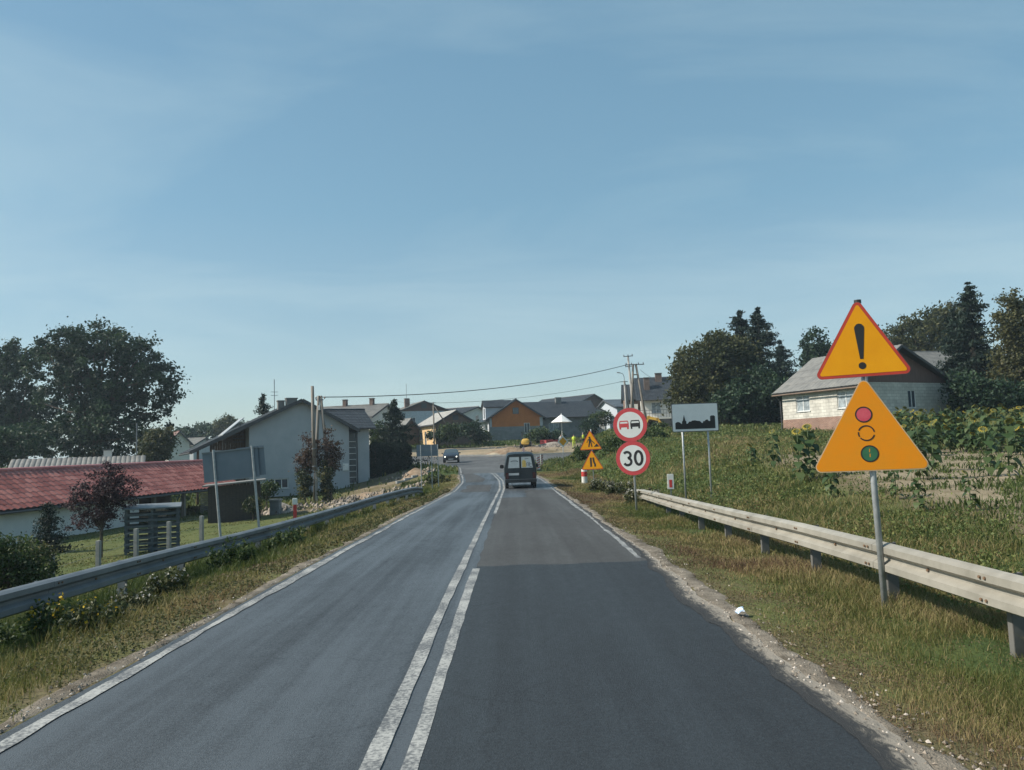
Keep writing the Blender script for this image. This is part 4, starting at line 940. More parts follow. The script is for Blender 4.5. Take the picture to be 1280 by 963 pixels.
# parasol
p = XG(703.5, 101); t_ = thing('parasol', 'open white market parasol on a pole among the road works', 'parasol', p)
zt_ = P(702, 518.0, 101).z - p.z; zr_ = P(702, 528, 101).z - p.z; rr = 17 / FPX * 101 * .80
MB().cyl((0, 0, 0), (0, 0, zt_ + .15), .035, 8).build('pole', whs, t_)
cn = MB(); n = 8; ap = (0, 0, zt_); rim_ = [(rr * math.cos(k * math.pi / 4), rr * math.sin(k * math.pi / 4), zr_) for k in range(n)]; rim2 = [(x * .985, y * .985, z - .02) for x, y, z in rim_]
cn.add([ap] + rim_ + rim2 + [(0, 0, zt_ - .04)], [(0, 1 + k, 1 + (k + 1) % n) for k in range(n)] + [(1 + k, 1 + n + k, 1 + n + (k + 1) % n, 1 + (k + 1) % n) for k in range(n)] + [(1 + 2 * n, 1 + n + (k + 1) % n, 1 + n + k) for k in range(n)])
cp = cn.build('canopy', whs, t_)
for k in range(n): MB().cyl((0, 0, zt_ - .06), (rim2[k][0] * .97, rim2[k][1] * .97, zr_ - .01), .012, 5).build('rib', rim_m, cp)
MB().b2((-.35, -.35, -.02), (.35, .35, .1)).build('base', dkm, t_)

# ------------------------------------------------------------------ buildings
frame_w = mat('window_frame_white', (.62, .63, .62), .5); pane_d = mat('window_pane', (.05, .065, .08), .08, var=.3, scale=2, spec=.8); frame_d = mat('window_frame_dark', (.07, .075, .08), .6)
pane_c = mat('window_pane_curtain', (.28, .32, .34), .15, var=.35, scale=3, spec=.7)
tile_red = mat('roof_tile_red', (.42, .105, .095), .42, c2=(.52, .18, .155), scale=1.2, spec=.6)
tile_dk = mat('roof_tile_graphite', (.026, .031, .037), .5, c2=(.044, .050, .057), scale=1.5)
tile_gr = mat('roof_grey', (.13, .13, .125), .8, c2=(.20, .195, .18), scale=1.5)
tile_br = mat('roof_brown', (.14, .07, .06), .7, c2=(.19, .10, .085), scale=2)
tile_pl = mat('roof_pale_sheet', (.30, .29, .27), .6, c2=(.40, .39, .36), scale=2)
fascia = mat('fascia_dark', (.05, .052, .055), .6); gut = mat('gutter', (.06, .06, .065), .5)
render_w = mat('render_white', (.40, .425, .45), .9, c2=(.48, .50, .52), scale=.8, bump=.15, bscale=30)
render_c = mat('render_cream', (.60, .58, .53), .9, c2=(.68, .66, .61), scale=.9, bump=.1)
wood_b = mat('wood_brown', (.075, .045, .03), .8, c2=(.12, .075, .05), scale=3, stretch=(1, 1, 8))
wood_g = mat('wood_weathered', (.16, .15, .135), .85, c2=(.24, .22, .19), scale=4, stretch=(6, 6, 1))
dark_in = mat('interior_dark', (.012, .012, .013), .9)
chim = brickmat('chimney_brick', (.13, .075, .06), (.17, .10, .08), (.2, .19, .17), .25, .08)
TR = leafmat('roof_tile_clay', [(0, (.19, .060, .050)), (.5, (.28, .095, .078)), (1, (.36, .15, .125))], 0.0, .45)
def wallrect(mb, o, ux, W, Hh, ops=(), depth=.14, z0=0.0):
    o = Vector((o[0], o[1], 0)); ux = Vector((ux[0], ux[1], 0)).normalized(); nin = Vector((-ux.y, ux.x, 0))
    xs_ = sorted({0, W} | {q for a in ops for q in a[:2]}); zs_ = sorted({z0, Hh} | {q for a in ops for q in a[2:]})
    pt = lambda x, z, d=0: o + ux * x + nin * d + Vector((0, 0, z))
    for i in range(len(xs_) - 1):
        for j in range(len(zs_) - 1):
            cx, cz = (xs_[i] + xs_[i + 1]) / 2, (zs_[j] + zs_[j + 1]) / 2
            if any(a[0] < cx < a[1] and a[2] < cz < a[3] for a in ops): continue
            mb.add([pt(xs_[i], zs_[j]), pt(xs_[i + 1], zs_[j]), pt(xs_[i + 1], zs_[j + 1]), pt(xs_[i], zs_[j + 1])], [(0, 1, 2, 3)])
    for a in ops:
        q = [(a[0], a[2]), (a[1], a[2]), (a[1], a[3]), (a[0], a[3])]
        for k in range(4):
            (xa, za), (xb, zb) = q[k], q[(k + 1) % 4]
            mb.add([pt(xa, za), pt(xb, zb), pt(xb, zb, depth), pt(xa, za, depth)], [(0, 1, 2, 3)])
def window(par, o, ux, a, fm=None, pm_=None, mull=1, depth=.09, sill=True, trans=0):
    fm = fm or frame_w; pm_ = pm_ or pane_d
    o = Vector((o[0], o[1], 0)); ux = Vector((ux[0], ux[1], 0)).normalized(); nin = Vector((-ux.y, ux.x, 0)); rz = math.atan2(ux.y, ux.x)
    c = lambda x, z, d: o + ux * x + nin * d + Vector((0, 0, z))
    x0, x1, z0, z1 = a; fw = .07
    mb = MB(); mb.box(c((x0 + x1) / 2, z0 + fw / 2, depth), (x1 - x0, .06, fw), rz); mb.box(c((x0 + x1) / 2, z1 - fw / 2, depth), (x1 - x0, .06, fw), rz)
    for xx in [x0 + fw / 2, x1 - fw / 2] + [x0 + (x1 - x0) * (k + 1) / (mull + 1) for k in range(mull)]: mb.box(c(xx, (z0 + z1) / 2, depth), (fw, .058, z1 - z0), rz)
    if trans: mb.box(c((x0 + x1) / 2, z0 + (z1 - z0) * .68, depth), (x1 - x0, .056, fw * .8), rz)
    f = mb.build('window', fm, par)
    MB().box(c((x0 + x1) / 2, (z0 + z1) / 2, depth + .01), (x1 - x0 - .02, .012, z1 - z0 - .02), rz).build('pane', pm_, f)
    if sill: MB().box(c((x0 + x1) / 2, z0 - .02, .0), (x1 - x0 + .12, .16, .04), rz).build('sill', fm, f)
    return f
def roof_sheet(par, A, B, C, m, tw=.30, rl=.36, amp=.025, step=.035, thick=.10, name='roof_slope'):
    """A,B eave ends; C ridge end above A"""
    A, B, C = Vector(A), Vector(B), Vector(C); eu, ev = B - A, C - A; Lu, Lv = eu.length, ev.length; eu.normalize(); ev.normalize(); n = eu.cross(ev).normalized()
    if n.z < 0: n = -n
    if tw <= 0:
        mb = MB(); vs = [A, B, B + (C - A), C]; mb.add(vs + [v - n * thick for v in vs], [(0, 1, 2, 3), (7, 6, 5, 4), (0, 4, 5, 1), (1, 5, 6, 2), (2, 6, 7, 3), (3, 7, 4, 0)]); return mb.build(name, m, par)
    nu = max(2, int(Lu / tw) * 4 + 1); rows = max(1, int(round(Lv / rl)))
    us = np.linspace(0, Lu, nu); vv, hh = [], []
    for r in range(rows):
        vv += [Lv * r / rows, Lv * (r + 1) / rows - .001]; hh += [step, .004]
    vv, hh = np.array(vv), np.array(hh)
    prof = amp * np.abs(np.sin(np.pi * us / tw)) ** .7
    Z = hh[:, None] + prof[None, :]
    Pn = np.array(A)[None, None] + np.array(eu)[None, None] * us[None, :, None] + np.array(ev)[None, None] * vv[:, None, None] + np.array(n)[None, None] * Z[..., None]
    V = Pn.reshape(-1, 3); i = np.arange(len(vv) - 1)[:, None] * nu + np.arange(nu - 1)[None, :]
    tv = None
    if m is TR:
        tr_ = rng.random((rows + 1, nu // 4 + 2)); tv = tr_[(np.arange(len(vv)) // 2)[:, None], (np.arange(nu) // 4)[None, :]].ravel()
    o = np_mesh(name, V, np.stack([i, i + 1, i + nu + 1, i + nu], -1).reshape(-1, 4), m, par, var=tv)
    mb = MB(); vs = [A, B, B + (C - A), C]; mb.add([v - n * .004 for v in vs] + [v - n * thick for v in vs], [(0, 1, 2, 3), (7, 6, 5, 4), (0, 4, 5, 1), (1, 5, 6, 2), (2, 6, 7, 3), (3, 7, 4, 0)]); mb.build('eave_board', fascia, o)
    return o
def chimney(par, x, y, zb, zt, sx=.5, sy=.5, m=None):
    c = MB().b2((x - sx / 2, y - sy / 2, zb), (x + sx / 2, y + sy / 2, zt)).build('chimney', m or chim, par); MB().b2((x - sx / 2 - .06, y - sy / 2 - .06, zt), (x + sx / 2 + .06, y + sy / 2 + .06, zt + .09)).build('chimney_cap', tile_gr, c)
def gable_house(root, W, L, he, hr, wm, rm, ov=.45, gm_=None, front=(), left=(), right=(), tw=.30, rl=.36, wk=None, ax=0.0):
    """front gable at y=0 facing -y; ax = ridge x offset"""
    mb = MB(); zb = -1.2
    wallrect(mb, (-W / 2, 0), (1, 0), W, he, front, z0=zb); wallrect(mb, (W / 2, 0), (0, 1), L, he, right, z0=zb); wallrect(mb, (W / 2, L), (-1, 0), W, he, (), z0=zb); wallrect(mb, (-W / 2, L), (0, -1), L, he, left, z0=zb)
    wall = mb.build('wall', wm, root)
    for yy, s in ((.0, 1), (L, -1)): MB().prism([(-W / 2, he + .002), (W / 2, he + .002), (ax, hr)], yy, yy + .15 * s).build('gable', gm_ or wm, root)
    wk = wk or {}
    for a in front: window(root, (-W / 2, 0), (1, 0), a, **wk)
    for a in left: window(root, (-W / 2, L), (0, -1), a, **wk)
    for a in right: window(root, (W / 2, 0), (0, 1), a, **wk)
    for s in (-1, 1):
        run = abs(s * W / 2 - ax); sl = (hr - he) / run; ex = s * (W / 2 + ov); ez = he - sl * ov
        lift = .06
        roof_sheet(root, (ex, -ov, ez + lift), (ex, L + ov, ez + lift), (ax, -ov, hr + lift), rm, tw, rl)
        bg_ = MB().tube([(ex + s * .06, -ov, ez - .03), (ex + s * .06, L + ov, ez - .03)], .07, 8); bg_.build('gutter', gut, root)
        # barge board along the front rake
        a, b = Vector((ex, -ov - .02, ez + .0)), Vector((ax, -ov - .02, hr + .0)); d = b - a
        mb = MB(); mb.box((a + b) / 2, (d.length, .04, .22), ry=-math.atan2(d.z, d.x)); mb.build('barge_board', fascia, root)
    MB().tube([(ax, -ov, hr + .10), (ax, L + ov, hr + .10)], .09, 8).build('ridge', rm, root)
    return wall

# ---- white gable house on the left (Y = 65)
Yh = 65.0; k = FPX / Yh; bp_ = P(377, 560, Yh); gz0 = -1.3
wh = thing('white_house', 'shaded white gable house with dark roof and solar panel behind the vine covered pole', 'house', (bp_.x, Yh, gz0), R_(27))
zap = P(377, 500, Yh).z - gz0; zl = P(247, 566, Yh).z - gz0; zr_ = P(449, 537, Yh).z - gz0
xl, xr = -8.7, 4.85; wl, wr = -4.2, 4.04; Lh = 12.0
zwl = zap + (zl - zap) * (wl / xl) - .15; zwr = zap + (zr_ - zap) * (wr / xr) - .15
mb = MB(); zs = min(zwl, zwr)
wins = [(wl * -1 - 2.75, wl * -1 - 1.1, .65, 1.45)]
wallrect(mb, (wl, 0), (1, 0), wr - wl, zs, wins); 
mb.prism([(wl, zs), (wr, zs), (wr, zwr), (0, zap - .12), (wl, zwl)], 0, .15)
wallrect(mb, (wr, 0), (0, 1), 1.3, zwr); wallrect(mb, (wl, Lh), (0, -1), Lh, zwl)
RG = mat('render_white_shaded', (.32, .35, .375), .9, c2=(.39, .41, .43), scale=.8, bump=.15, bscale=30); mb.build('wall', RG, wh)  # white render with the gable's shade darkened into its colour
for a in wins: window(wh, (wl, 0), (1, 0), a, mull=2, pm_=pane_d)
roof_sheet(wh, (xl, -.5, zl), (xl, Lh, zl), (0, -.5, zap), tile_dk, .3, .36)
roof_sheet(wh, (xr, -.5, zr_), (xr, Lh, zr_), (0, -.5, zap), tile_dk, .3, .36)
for (xe, ze) in ((xl, zl), (xr, zr_)):
    a, b = Vector((xe, -.53, ze - .06)), Vector((0, -.53, zap - .06)); d = b - a; m_ = MB(); m_.box((a + b) / 2, (d.length, .05, .28), ry=-math.atan2(d.z, d.x)); m_.build('barge_board', fascia, wh)
    MB().tube([(xe, -.5, ze - .08), (xe, Lh, ze - .08)], .08, 8).build('gutter', gut, wh)
# timber porch wall under the long slope
for i in range(14):
    xx = wl - .12 - i * .20; zz = zap + (zl - zap) * (xx / xl) - .2
    MB().b2((xx - .095, 2.0, -.3), (xx + .095, 2.05, zz)).build('plank', wood_b, wh)
for xx in (xl + .6, (xl + wl) / 2): MB().b2((xx - .09, -.1, -.5), (xx + .09, .08, zap + (zl - zap) * (xx / xl) - .14)).build('porch_post', wood_b, wh)
for k_ in range(3): MB().b2((wl - 1.0, 1.9, zwl - 1.25 + k_ * .3), (wl - .1, 1.99, zwl - 1.20 + k_ * .3)).build('shutter_slat', frame_d, wh)
MB().b2((-6.9, -.3, zl - .35), (-6.0, .1, zl + .05)).build('porch_white_box', frame_w, wh)  # plain white box catching the sun, no lamp
# solar collector standing on the long slope
sl_ = (zap - zl) / abs(xl); 
for j in range(3):
    yy = 2.0 + j * 1.2; xm = -5.0; zb_ = zap + sl_ * xm
    fr_ = MB(); fr_.add([(xm - 1.0, yy, zb_ - sl_ * 1.0 + .15), (xm - 1.0, yy + 1.1, zb_ - sl_ * 1.0 + .15), (xm + .7, yy + 1.1, zb_ + sl_ * .7 + .75), (xm + .7, yy, zb_ + sl_ * .7 + .75)] , [(0, 1, 2, 3)])
    v0 = list(fr_.v); fr_.add([(x, y, z - .08) for x, y, z in v0], [(3, 2, 1, 0)]); fr_.f += [(0, 4, 5, 1), (1, 5, 6, 2), (2, 6, 7, 3), (3, 7, 4, 0)]
    sp = fr_.build('solar_panel', mat('solar_frame', (.42, .44, .45), .4, metal=.4), wh)
    MB().cyl((xm + .6, yy + .1, zb_ + sl_ * .6), (xm + .6, yy + .1, zb_ + sl_ * .6 + .7), .03, 6).build('strut', galv_l, sp)
chimney(wh, -.35, 2.4, zap - 1.2, zap + .25, .9, .6, tile_gr); chimney(wh, -1.2, 2.6, zap - 1.5, zap + .05, .55, .5, tile_gr)
an = MB(); an.cyl((-1.7, 2.8, zap - 1.2), (-1.7, 2.8, zap + 2.0), .03, 6); ant = an.build('antenna', galv_l, wh)
for zz in (.6, .9): MB().cyl((-2.0, 2.8, zap + zz), (-1.4, 2.8, zap + zz), .02, 5).build('antenna_arm', galv_l, ant)
# glazed corner strip and side wing
strip_b = MB().b2((4.15, 1.35, -.4), (5.0, 1.45, zwr)).build('glazed_strip', mat('strip_glass', (.045, .06, .075), .25), wh)
for k_ in range(9): MB().b2((4.15, 1.32, .2 + k_ * .52), (5.0, 1.348, .25 + k_ * .52)).build('glazing_bar', frame_w, strip_b)
mb = MB(); wallrect(mb, (5.0, 1.3), (1, 0), 1.2, zwr - .1, z0=-.5); wallrect(mb, (6.2, 1.3), (0, 1), 7, zwr - .1, z0=-.5); wallrect(mb, (5.0, 1.45), (0, -1), .15, zwr - .1, z0=-.5)
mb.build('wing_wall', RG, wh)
roof_sheet(wh, (2.4, .8, zwr - .05), (6.7, .8, zwr - .05), (2.4, 4.4, zwr + 1.75), tile_dk, .3, .36)
MB().tube([(2.4, .75, zwr - .1), (6.7, .75, zwr - .1)], .07, 8).build('gutter', gut, wh); MB().tube([(6.75, 4.4, zwr + 1.8), (2.4, 4.4, zwr + 1.8)], .1, 8).build('ridge', tile_dk, wh)
MB().tube([(5.05, .95, zwr - .15), (5.1, 1.25, zwr - .6), (5.1, 1.25, -.4)], .05, 8).build('downpipe', gut, wh)
MB().b2((3.45, -.10, 1.9), (3.95, -.003, 2.5)).build('meter_box', frame_w, wh)

# ---- long low outbuilding with red tiles
E0, E1 = P(0, 637, 37), P(271, 607, 55); E0.z = E1.z = -.22
d = (E1 - E0).normalized(); A0 = E0 - d * 7; nb = Vector((-d.y, d.x, 0)); Lr = (E1 - A0).length + 3.2
rb = thing('outbuilding', 'long low white outbuilding with red tiled roof and an open carport end', 'outbuilding', (A0.x, A0.y, -2.2), math.atan2(d.y, d.x), ry=R_(-.6))
# local: x along eave, y back, z from base
ze = -.22 + 2.0; zr2 = 1.66 + 1.97; Wd = 3.1
roof_sheet(rb, (0, 0, ze), (Lr, 0, ze), (0, Wd, zr2), TR, .40, .44, .11, .018)
roof_sheet(rb, (0, 2 * Wd, ze), (Lr, 2 * Wd, ze), (0, Wd, zr2), TR, .40, .44, .11, .018)
MB().tube([(0, Wd, zr2 + .09), (Lr, Wd, zr2 + .09)], .11, 8).build('ridge', tile_red, rb); MB().tube([(0, -.06, ze - .08), (Lr, -.06, ze - .08)], .06, 8).build('gutter', gut, rb)
fx = 7 + (Lr - 7) * .50
mb = MB(); wallrect(mb, (0, .55), (1, 0), fx, ze + .2, z0=-.4); wallrect(mb, (fx, .55), (0, 1), 2 * Wd - 1, ze + .2, z0=-.4); wallrect(mb, (fx, 2 * Wd - .5), (-1, 0), fx, ze + .2, z0=-.4); mb.build('wall', mat('limewash', (.56, .58, .58), .95, c2=(.66, .67, .66), scale=.7), rb)
mb = MB(); wallrect(mb, (Lr - .2, 2 * Wd - .5), (-1, 0), Lr - fx - .2, ze + .1, z0=-.4); mb.build('back_wall', wood_b, rb)
for q in np.linspace(fx + 1.2, Lr - .3, 4): MB().b2((q - .1, .3, -.4), (q + .1, .5, ze + .1)).build('carport_post', wood_g, rb)
for i in range(16): MB().b2((Lr - 4.2, .62, .05 + i * .115), (Lr - .4, .65, .13 + i * .115)).build('slat', wood_g, rb)
g_ = MB().prism([(.5, ze + .05), (2 * Wd - .5, ze + .05), (Wd, zr2 - .12)], Lr - .3, Lr - .2, lambda x, y, z: (y, x, z)).build('gable', wood_b, rb)
# log pile in the carport
lp = thing('log_pile', 'stack of sawn firewood logs in the open carport', 'log pile', rb.matrix_basis @ Vector((fx + 1.3, 1.2, .05)), rb.rotation_euler[2])
lm = mat('log_end', (.28, .20, .13), .9, c2=(.42, .33, .24), scale=6)
for r_i in range(5):
    for c_i in range(9 - r_i % 2):
        rr = random.uniform(.09, .12); xx = c_i * .24 + (r_i % 2) * .12; MB().cyl((xx, -.25 + random.uniform(-.05, .05), .12 + r_i * .2), (xx, .3, .12 + r_i * .2), rr, 8).build('log', lm, lp)
# brown timber shed end under the sign back
p = XG(293, 47); sh = thing('timber_shed', 'dark brown upright board shed beyond the carport end', 'shed', (p.x, 47, -2.0), R_(18))
hh = P(293, 607, 47).z + 2.0
shed_d = mat('shed_timber_dark', (.032, .027, .024), .85, c2=(.060, .048, .040), scale=4, stretch=(1, 1, 6))
for i in range(15): MB().b2((-1.5 + i * .2, 0 + (i % 2) * .012, -.2), (-1.5 + i * .2 + .188, .03 + (i % 2) * .012, hh - .05 - i * -.02)).build('board', shed_d, sh)
MB().b2((-1.5, .05, -.2), (1.5, 2.6, hh - .06)).build('core', dark_in, sh); mb = MB(); mb.box((0, 1.2, hh + .14), (3.6, 3.4, .08), ry=R_(-4)); mb.build('roof', tile_gr, sh)

# ---- slatted rack with lid in the garden
p = G(190, 691); rk = thing('slatted_rack', 'dark slatted timber store with flat lid on the lawn beside the fence posts', 'garden store', (p.x, p.y, h(p.x, p.y)), R_(22))
kk = FPX / p.y; ww, hh, dd = 58 / kk, 54 / kk, 1.0
slatm = mat('store_timber', (.05, .065, .075), .8, c2=(.09, .105, .115), scale=5)
for sx in (-1, 0, 1):
    for yy in (0, dd): MB().b2((sx * ww / 2 - .05, yy - .05, -.1), (sx * ww / 2 + .05, yy + .05, hh)).build('post', slatm, rk)
for i in range(7):
    z_ = .10 + i * (hh - .15) / 7
    for yy in (-.06, dd + .055): MB().b2((-ww / 2, yy - .011, z_), (ww / 2, yy + .011, z_ + .09)).build('slat', slatm, rk)
    for sx in (-1, 1): MB().b2((sx * (ww / 2 + .062) - .011, 0, z_), (sx * (ww / 2 + .062) + .011, dd, z_ + .09)).build('slat', slatm, rk)
mb = MB(); mb.box((0, dd / 2, hh + .06), (ww + .25, dd + .3, .05), rx=R_(5)); mb.build('lid', mat('store_lid', (.13, .15, .165), .6), rk)
MB().b2((-ww * .08, .1, .0), (ww * .10, dd * .5, hh * .9)).build('inner_box', slatm, rk)

# ---- corrugated roofed shed behind
A, B = P(14, 575, 62), P(182, 568, 66); 
cs = thing('corrugated_shed', 'weathered grey corrugated roof of a barn behind the red tiled outbuilding', 'barn', (A.x, A.y, -1.9), math.atan2(B.y - A.y, B.x - A.x)); Lc = (B - A).to_2d().length
zt_ = A.z + 1.9; roof_sheet(cs, (0, -2.5, zt_ - 1.15), (Lc, -2.5, zt_ - 1.15), (0, 0, zt_), tile_gr, .36, 2.6, .06, .01); roof_sheet(cs, (0, 2.5, zt_ - 1.15), (Lc, 2.5, zt_ - 1.15), (0, 0, zt_), tile_gr, .36, 2.6, .06, .01)
mb = MB()
for a, u, L_ in (((.2, -2.1), (1, 0), Lc - .4), ((Lc - .2, -2.1), (0, 1), 4.2), ((Lc - .2, 2.1), (-1, 0), Lc - .4), ((.2, 2.1), (0, -1), 4.2)): wallrect(mb, a, u, L_, zt_ - 1.1, z0=-.3)
mb.build('wall', wood_g, cs); chimney(cs, 6.8, 1.0, zt_ - .9, zt_ + .55, .6, .6, render_c)
MB().cyl((Lc - .7, .2, zt_ - .4), (Lc - .7, .2, zt_ + 2.8), .05, 6).build('mast', galv_l, cs)

# ---- far houses
def far_house(name, label, u, Y, vbase, veave, vridge, Wpx, L, rz, wm, rm, cat='house', **kw):
    k = FPX / Y; p = P(u, vbase, Y); zb = min(p.z, h(p.x, Y)) - .0
    t_ = thing(name, label, cat, (p.x, Y, zb), rz)
    he = P(u, veave, Y).z - zb; hr = P(u, vridge, Y).z - zb; W = Wpx / k / max(.5, math.cos(rz + math.atan2(p.x, Y)))
    gable_house(t_, W, L, he, hr, wm, rm, **kw); return t_, W, he, hr
brn = mat('gable_brown', (.11, .066, .055), .85, c2=(.16, .095, .078), scale=2, stretch=(4, 4, .5))
bluew = mat('render_bluish', (.42, .46, .50), .9)
t_, W, he, hr = far_house('brown_gable_house', 'tall house with brown boarded gable above a pale wall behind the spruce', 531, 138, 548, 514, 502, 62, 12, R_(22), bluew, tile_gr, gm_=brn, front=[(2.0, 3.0, 3.0, 4.2), (5.4, 6.4, 3.0, 4.2)], left=[(2, 3.4, 2.8, 4.2), (6, 7.4, 2.8, 4.2)])
MB().b2((-.5, -.06, he + .5), (.5, .02, he + 1.4)).build('attic_window', frame_d, t_); chimney(t_, -2.4, 3, hr - 1.6, hr + .7, .8, .6); chimney(t_, -1.0, 8, hr - 1.2, hr + .9, .8, .6)
m_ = MB(); m_.cyl((-1.0, 8.6, hr - .5), (-1.0, 8.6, hr + 4), .04, 5); m_.build('antenna', galv_l, t_)
okr = mat('plaster_ochre', (.55, .36, .18), .9, c2=(.66, .48, .28), scale=1.5); brk = brickmat('brick_brown', (.17, .10, .07), (.23, .14, .10), (.20, .18, .16), .25, .09)
t_, W, he, hr = far_house('brick_house', 'small house with brown brick gable and sunlit ochre side wall', 570, 112, 550, 529, 514, 50, 8, R_(26), brk, tile_pl, left=[(1.2, 2.4, 1.0, 2.2), (3.4, 4.2, .2, 2.2), (5.2, 6.4, 1.0, 2.2)], ov=.4)
mb = MB(); wallrect(mb, (-W / 2 - .012, 8), (0, -1), 8, he - .02, [(1.2, 2.4, 1.0, 2.2), (3.4, 4.2, .2, 2.2), (5.2, 6.4, 1.0, 2.2)], depth=.01, z0=-1); mb.build('side_wall', okr, t_)
MB().b2((-.45, -.05, he + .45), (.45, .02, he + 1.2)).build('attic_window', frame_d, t_)
far_house('garden_shed', 'low brown shed with grey roof between the spruce and the brick house', 514, 116, 549, 536, 524, 20, 5, R_(28), wood_b, tile_gr, 'shed', ov=.3)
far_house('dark_roof_house', 'dark roofed house behind the brown brick house', 597, 150, 540, 521, 509, 52, 10, R_(60), render_c, tile_dk)
t_, W, he, hr = far_house('grey_roof_house', 'grey roofed house with pale wall between the white house and the spruce', 483, 104, 552, 522, 506, 44, 9, R_(75), render_c, tile_gr, left=[(3, 4.2, 1, 2.2), (6, 7.2, 1, 2.2)]); chimney(t_, 0, 2, hr - .5, hr + .9, .6, .5); chimney(t_, 0, 6, hr - .5, hr + .9, .6, .5)
far_house('red_brown_roof_house', 'small distant house with hipped red brown roof beside the oak trees', 224, 125, 575, 553, 540, 24, 7, R_(35), render_c, tile_br)
far_house('flat_grey_house', 'distant low grey roofed house left of the white gable house', 255, 140, 566, 556, 548, 24, 8, R_(70), render_w, tile_gr)

# orange gable house with long dark wing
Yo = 120.0; k = FPX / Yo; p = P(646, 549, Yo); zb = p.z
orange = mat('insulation_orange', (.42, .135, .03), .9, c2=(.50, .17, .045), scale=1.2); gblock = brickmat('grey_block', (.20, .215, .22), (.25, .26, .265), (.22, .22, .22), .5, .24)
oh = thing('orange_gable_house', 'L shaped house with orange gable, grey lower wall and graphite roof', 'house', (p.x, Yo, zb), R_(10))
he = P(646, 522, Yo).z - zb; hr = P(643, 500, Yo).z - zb; W = 68 / k
gable_house(oh, W, 13, he, hr, render_w, tile_dk, gm_=orange, left=[(9, 10.2, 1.0, 2.4), (6.2, 7.6, .3, 2.4)], ov=.5)
zsplit = P(640, 533.5, Yo).z - zb
dx0 = P(655.5, 540, Yo).x - p.x; 
mb = MB(); wallrect(mb, (-W / 2 + .02, -.05), (1, 0), W - .04, zsplit, [(W / 2 + dx0, W / 2 + dx0 + .9, zsplit - 1.15, zsplit)], depth=.03, z0=-.8); mb.build('lower_wall', gblock, oh)
mb = MB(); wallrect(mb, (-W / 2 + .4, -.05), (1, 0), W - .9, he + .05, [(W / 2 + dx0 - .38, W / 2 + dx0 + .52, zsplit + .01, zsplit + .5)], depth=.03, z0=zsplit + .01); mb.build('upper_wall', orange, oh)
window(oh, (-W / 2, -.12), (1, 0), (W / 2 + dx0, W / 2 + dx0 + .9, zsplit - 1.1, zsplit + .5), mull=1)
aw = MB().b2((-.5, -.08, he + .55), (.45, .02, he + 1.55)).build('attic_window', frame_d, oh); MB().b2((-.42, -.10, he + .63), (.37, -.081, he + 1.47)).build('pane', pane_d, aw)
# wing running right, roof facing the camera
wl_ = (748 - 682) / k + .8; mb = MB(); wy = 1.6
wops = [(1.3, 2.9, he - 2.3, he - 1.0)]
wallrect(mb, (W / 2, wy), (1, 0), wl_, he + .1, wops, z0=-1); wallrect(mb, (W / 2 + wl_, wy), (0, 1), 8, he + .1, z0=-1); mb.build('wing_wall', gblock, oh)
for a in wops: window(oh, (W / 2, wy), (1, 0), a, mull=1, pm_=pane_c)
roof_sheet(oh, (W / 2 - 2.5, wy - .6, he - .05), (W / 2 + wl_ + .5, wy - .6, he - .05), (W / 2 - 2.5, wy + 4, hr - .05), tile_dk, .3, .36)
roof_sheet(oh, (W / 2 - 2.5, wy + 8.6, he - .05), (W / 2 + wl_ + .5, wy + 8.6, he - .05), (W / 2 - 2.5, wy + 4, hr - .05), tile_dk, .3, .36)
MB().tube([(W / 2 + .3, wy - .65, he - .1), (W / 2 + wl_ + .5, wy - .65, he - .1)], .08, 8).build('gutter', gut, oh)
mb = MB(); mb.prism([(wy, he + .1), (wy + 8, he + .1), (wy + 4, hr - .2)], 0, .1, lambda x, y, z: (W / 2 + wl_ - .05 - y, x, z)); mb.build('wing_gable', gblock, oh)
chimney(oh, W / 2 + 3.8, wy + 3.6, hr - .8, hr + .5, .9, .6, tile_gr); chimney(oh, -1.4, 6, hr - 1.2, hr + .35, .9, .6, tile_gr)
# dormer on the left slope with balcony
dz0, dz1 = he - .1, P(602, 503, Yo).z - zb
mb = MB(); dX = -W / 2 - .25
wallrect(mb, (dX, 5.2), (0, -1), 3.2, dz1 - .7, [(1.0, 2.2, he + .1, he + 1.7)], z0=he - .6); mb.prism([(2.0, dz1 - .7), (5.2, dz1 - .7), (3.6, dz1 + .3)], 0, .1, lambda x, y, z: (dX + y, x, z))
mb.b2((dX, 2.0, he - .6), (dX + 2.6, 2.1, dz1 - .7)); mb.build('dormer_wall', render_w, oh); window(oh, (dX, 5.2), (0, -1), (1.0, 2.2, he + .1, he + 1.7), pm_=pane_d, fm=frame_d, sill=False)
roof_sheet(oh, (dX - .3, 1.7, dz1 - .75), (dX + 4.4, 1.7, dz1 - .75), (dX - .3, 3.6, dz1 + .42), tile_dk, .3, .36); roof_sheet(oh, (dX - .3, 5.5, dz1 - .75), (dX + 4.4, 5.5, dz1 - .75), (dX - .3, 3.6, dz1 + .42), tile_dk, .3, .36)
bl = MB().b2((dX - 1.2, 2.0, he - .5), (dX, 5.2, he - .35)).build('balcony', render_w, oh)
for yy in np.linspace(2.05, 5.15, 9): MB().cyl((dX - 1.15, yy, he - .35), (dX - 1.15, yy, he + .55), .02, 5).build('baluster', frame_d, bl)
MB().cyl((dX - 1.15, 2.0, he + .57), (dX - 1.15, 5.2, he + .57), .03, 5).build('balcony_rail', frame_d, bl)
MB().tube([(-W / 2 - .03, -.1, he - .1), (-W / 2 - .03, -.1, -.6)], .05, 6).build('downpipe', gut, oh)

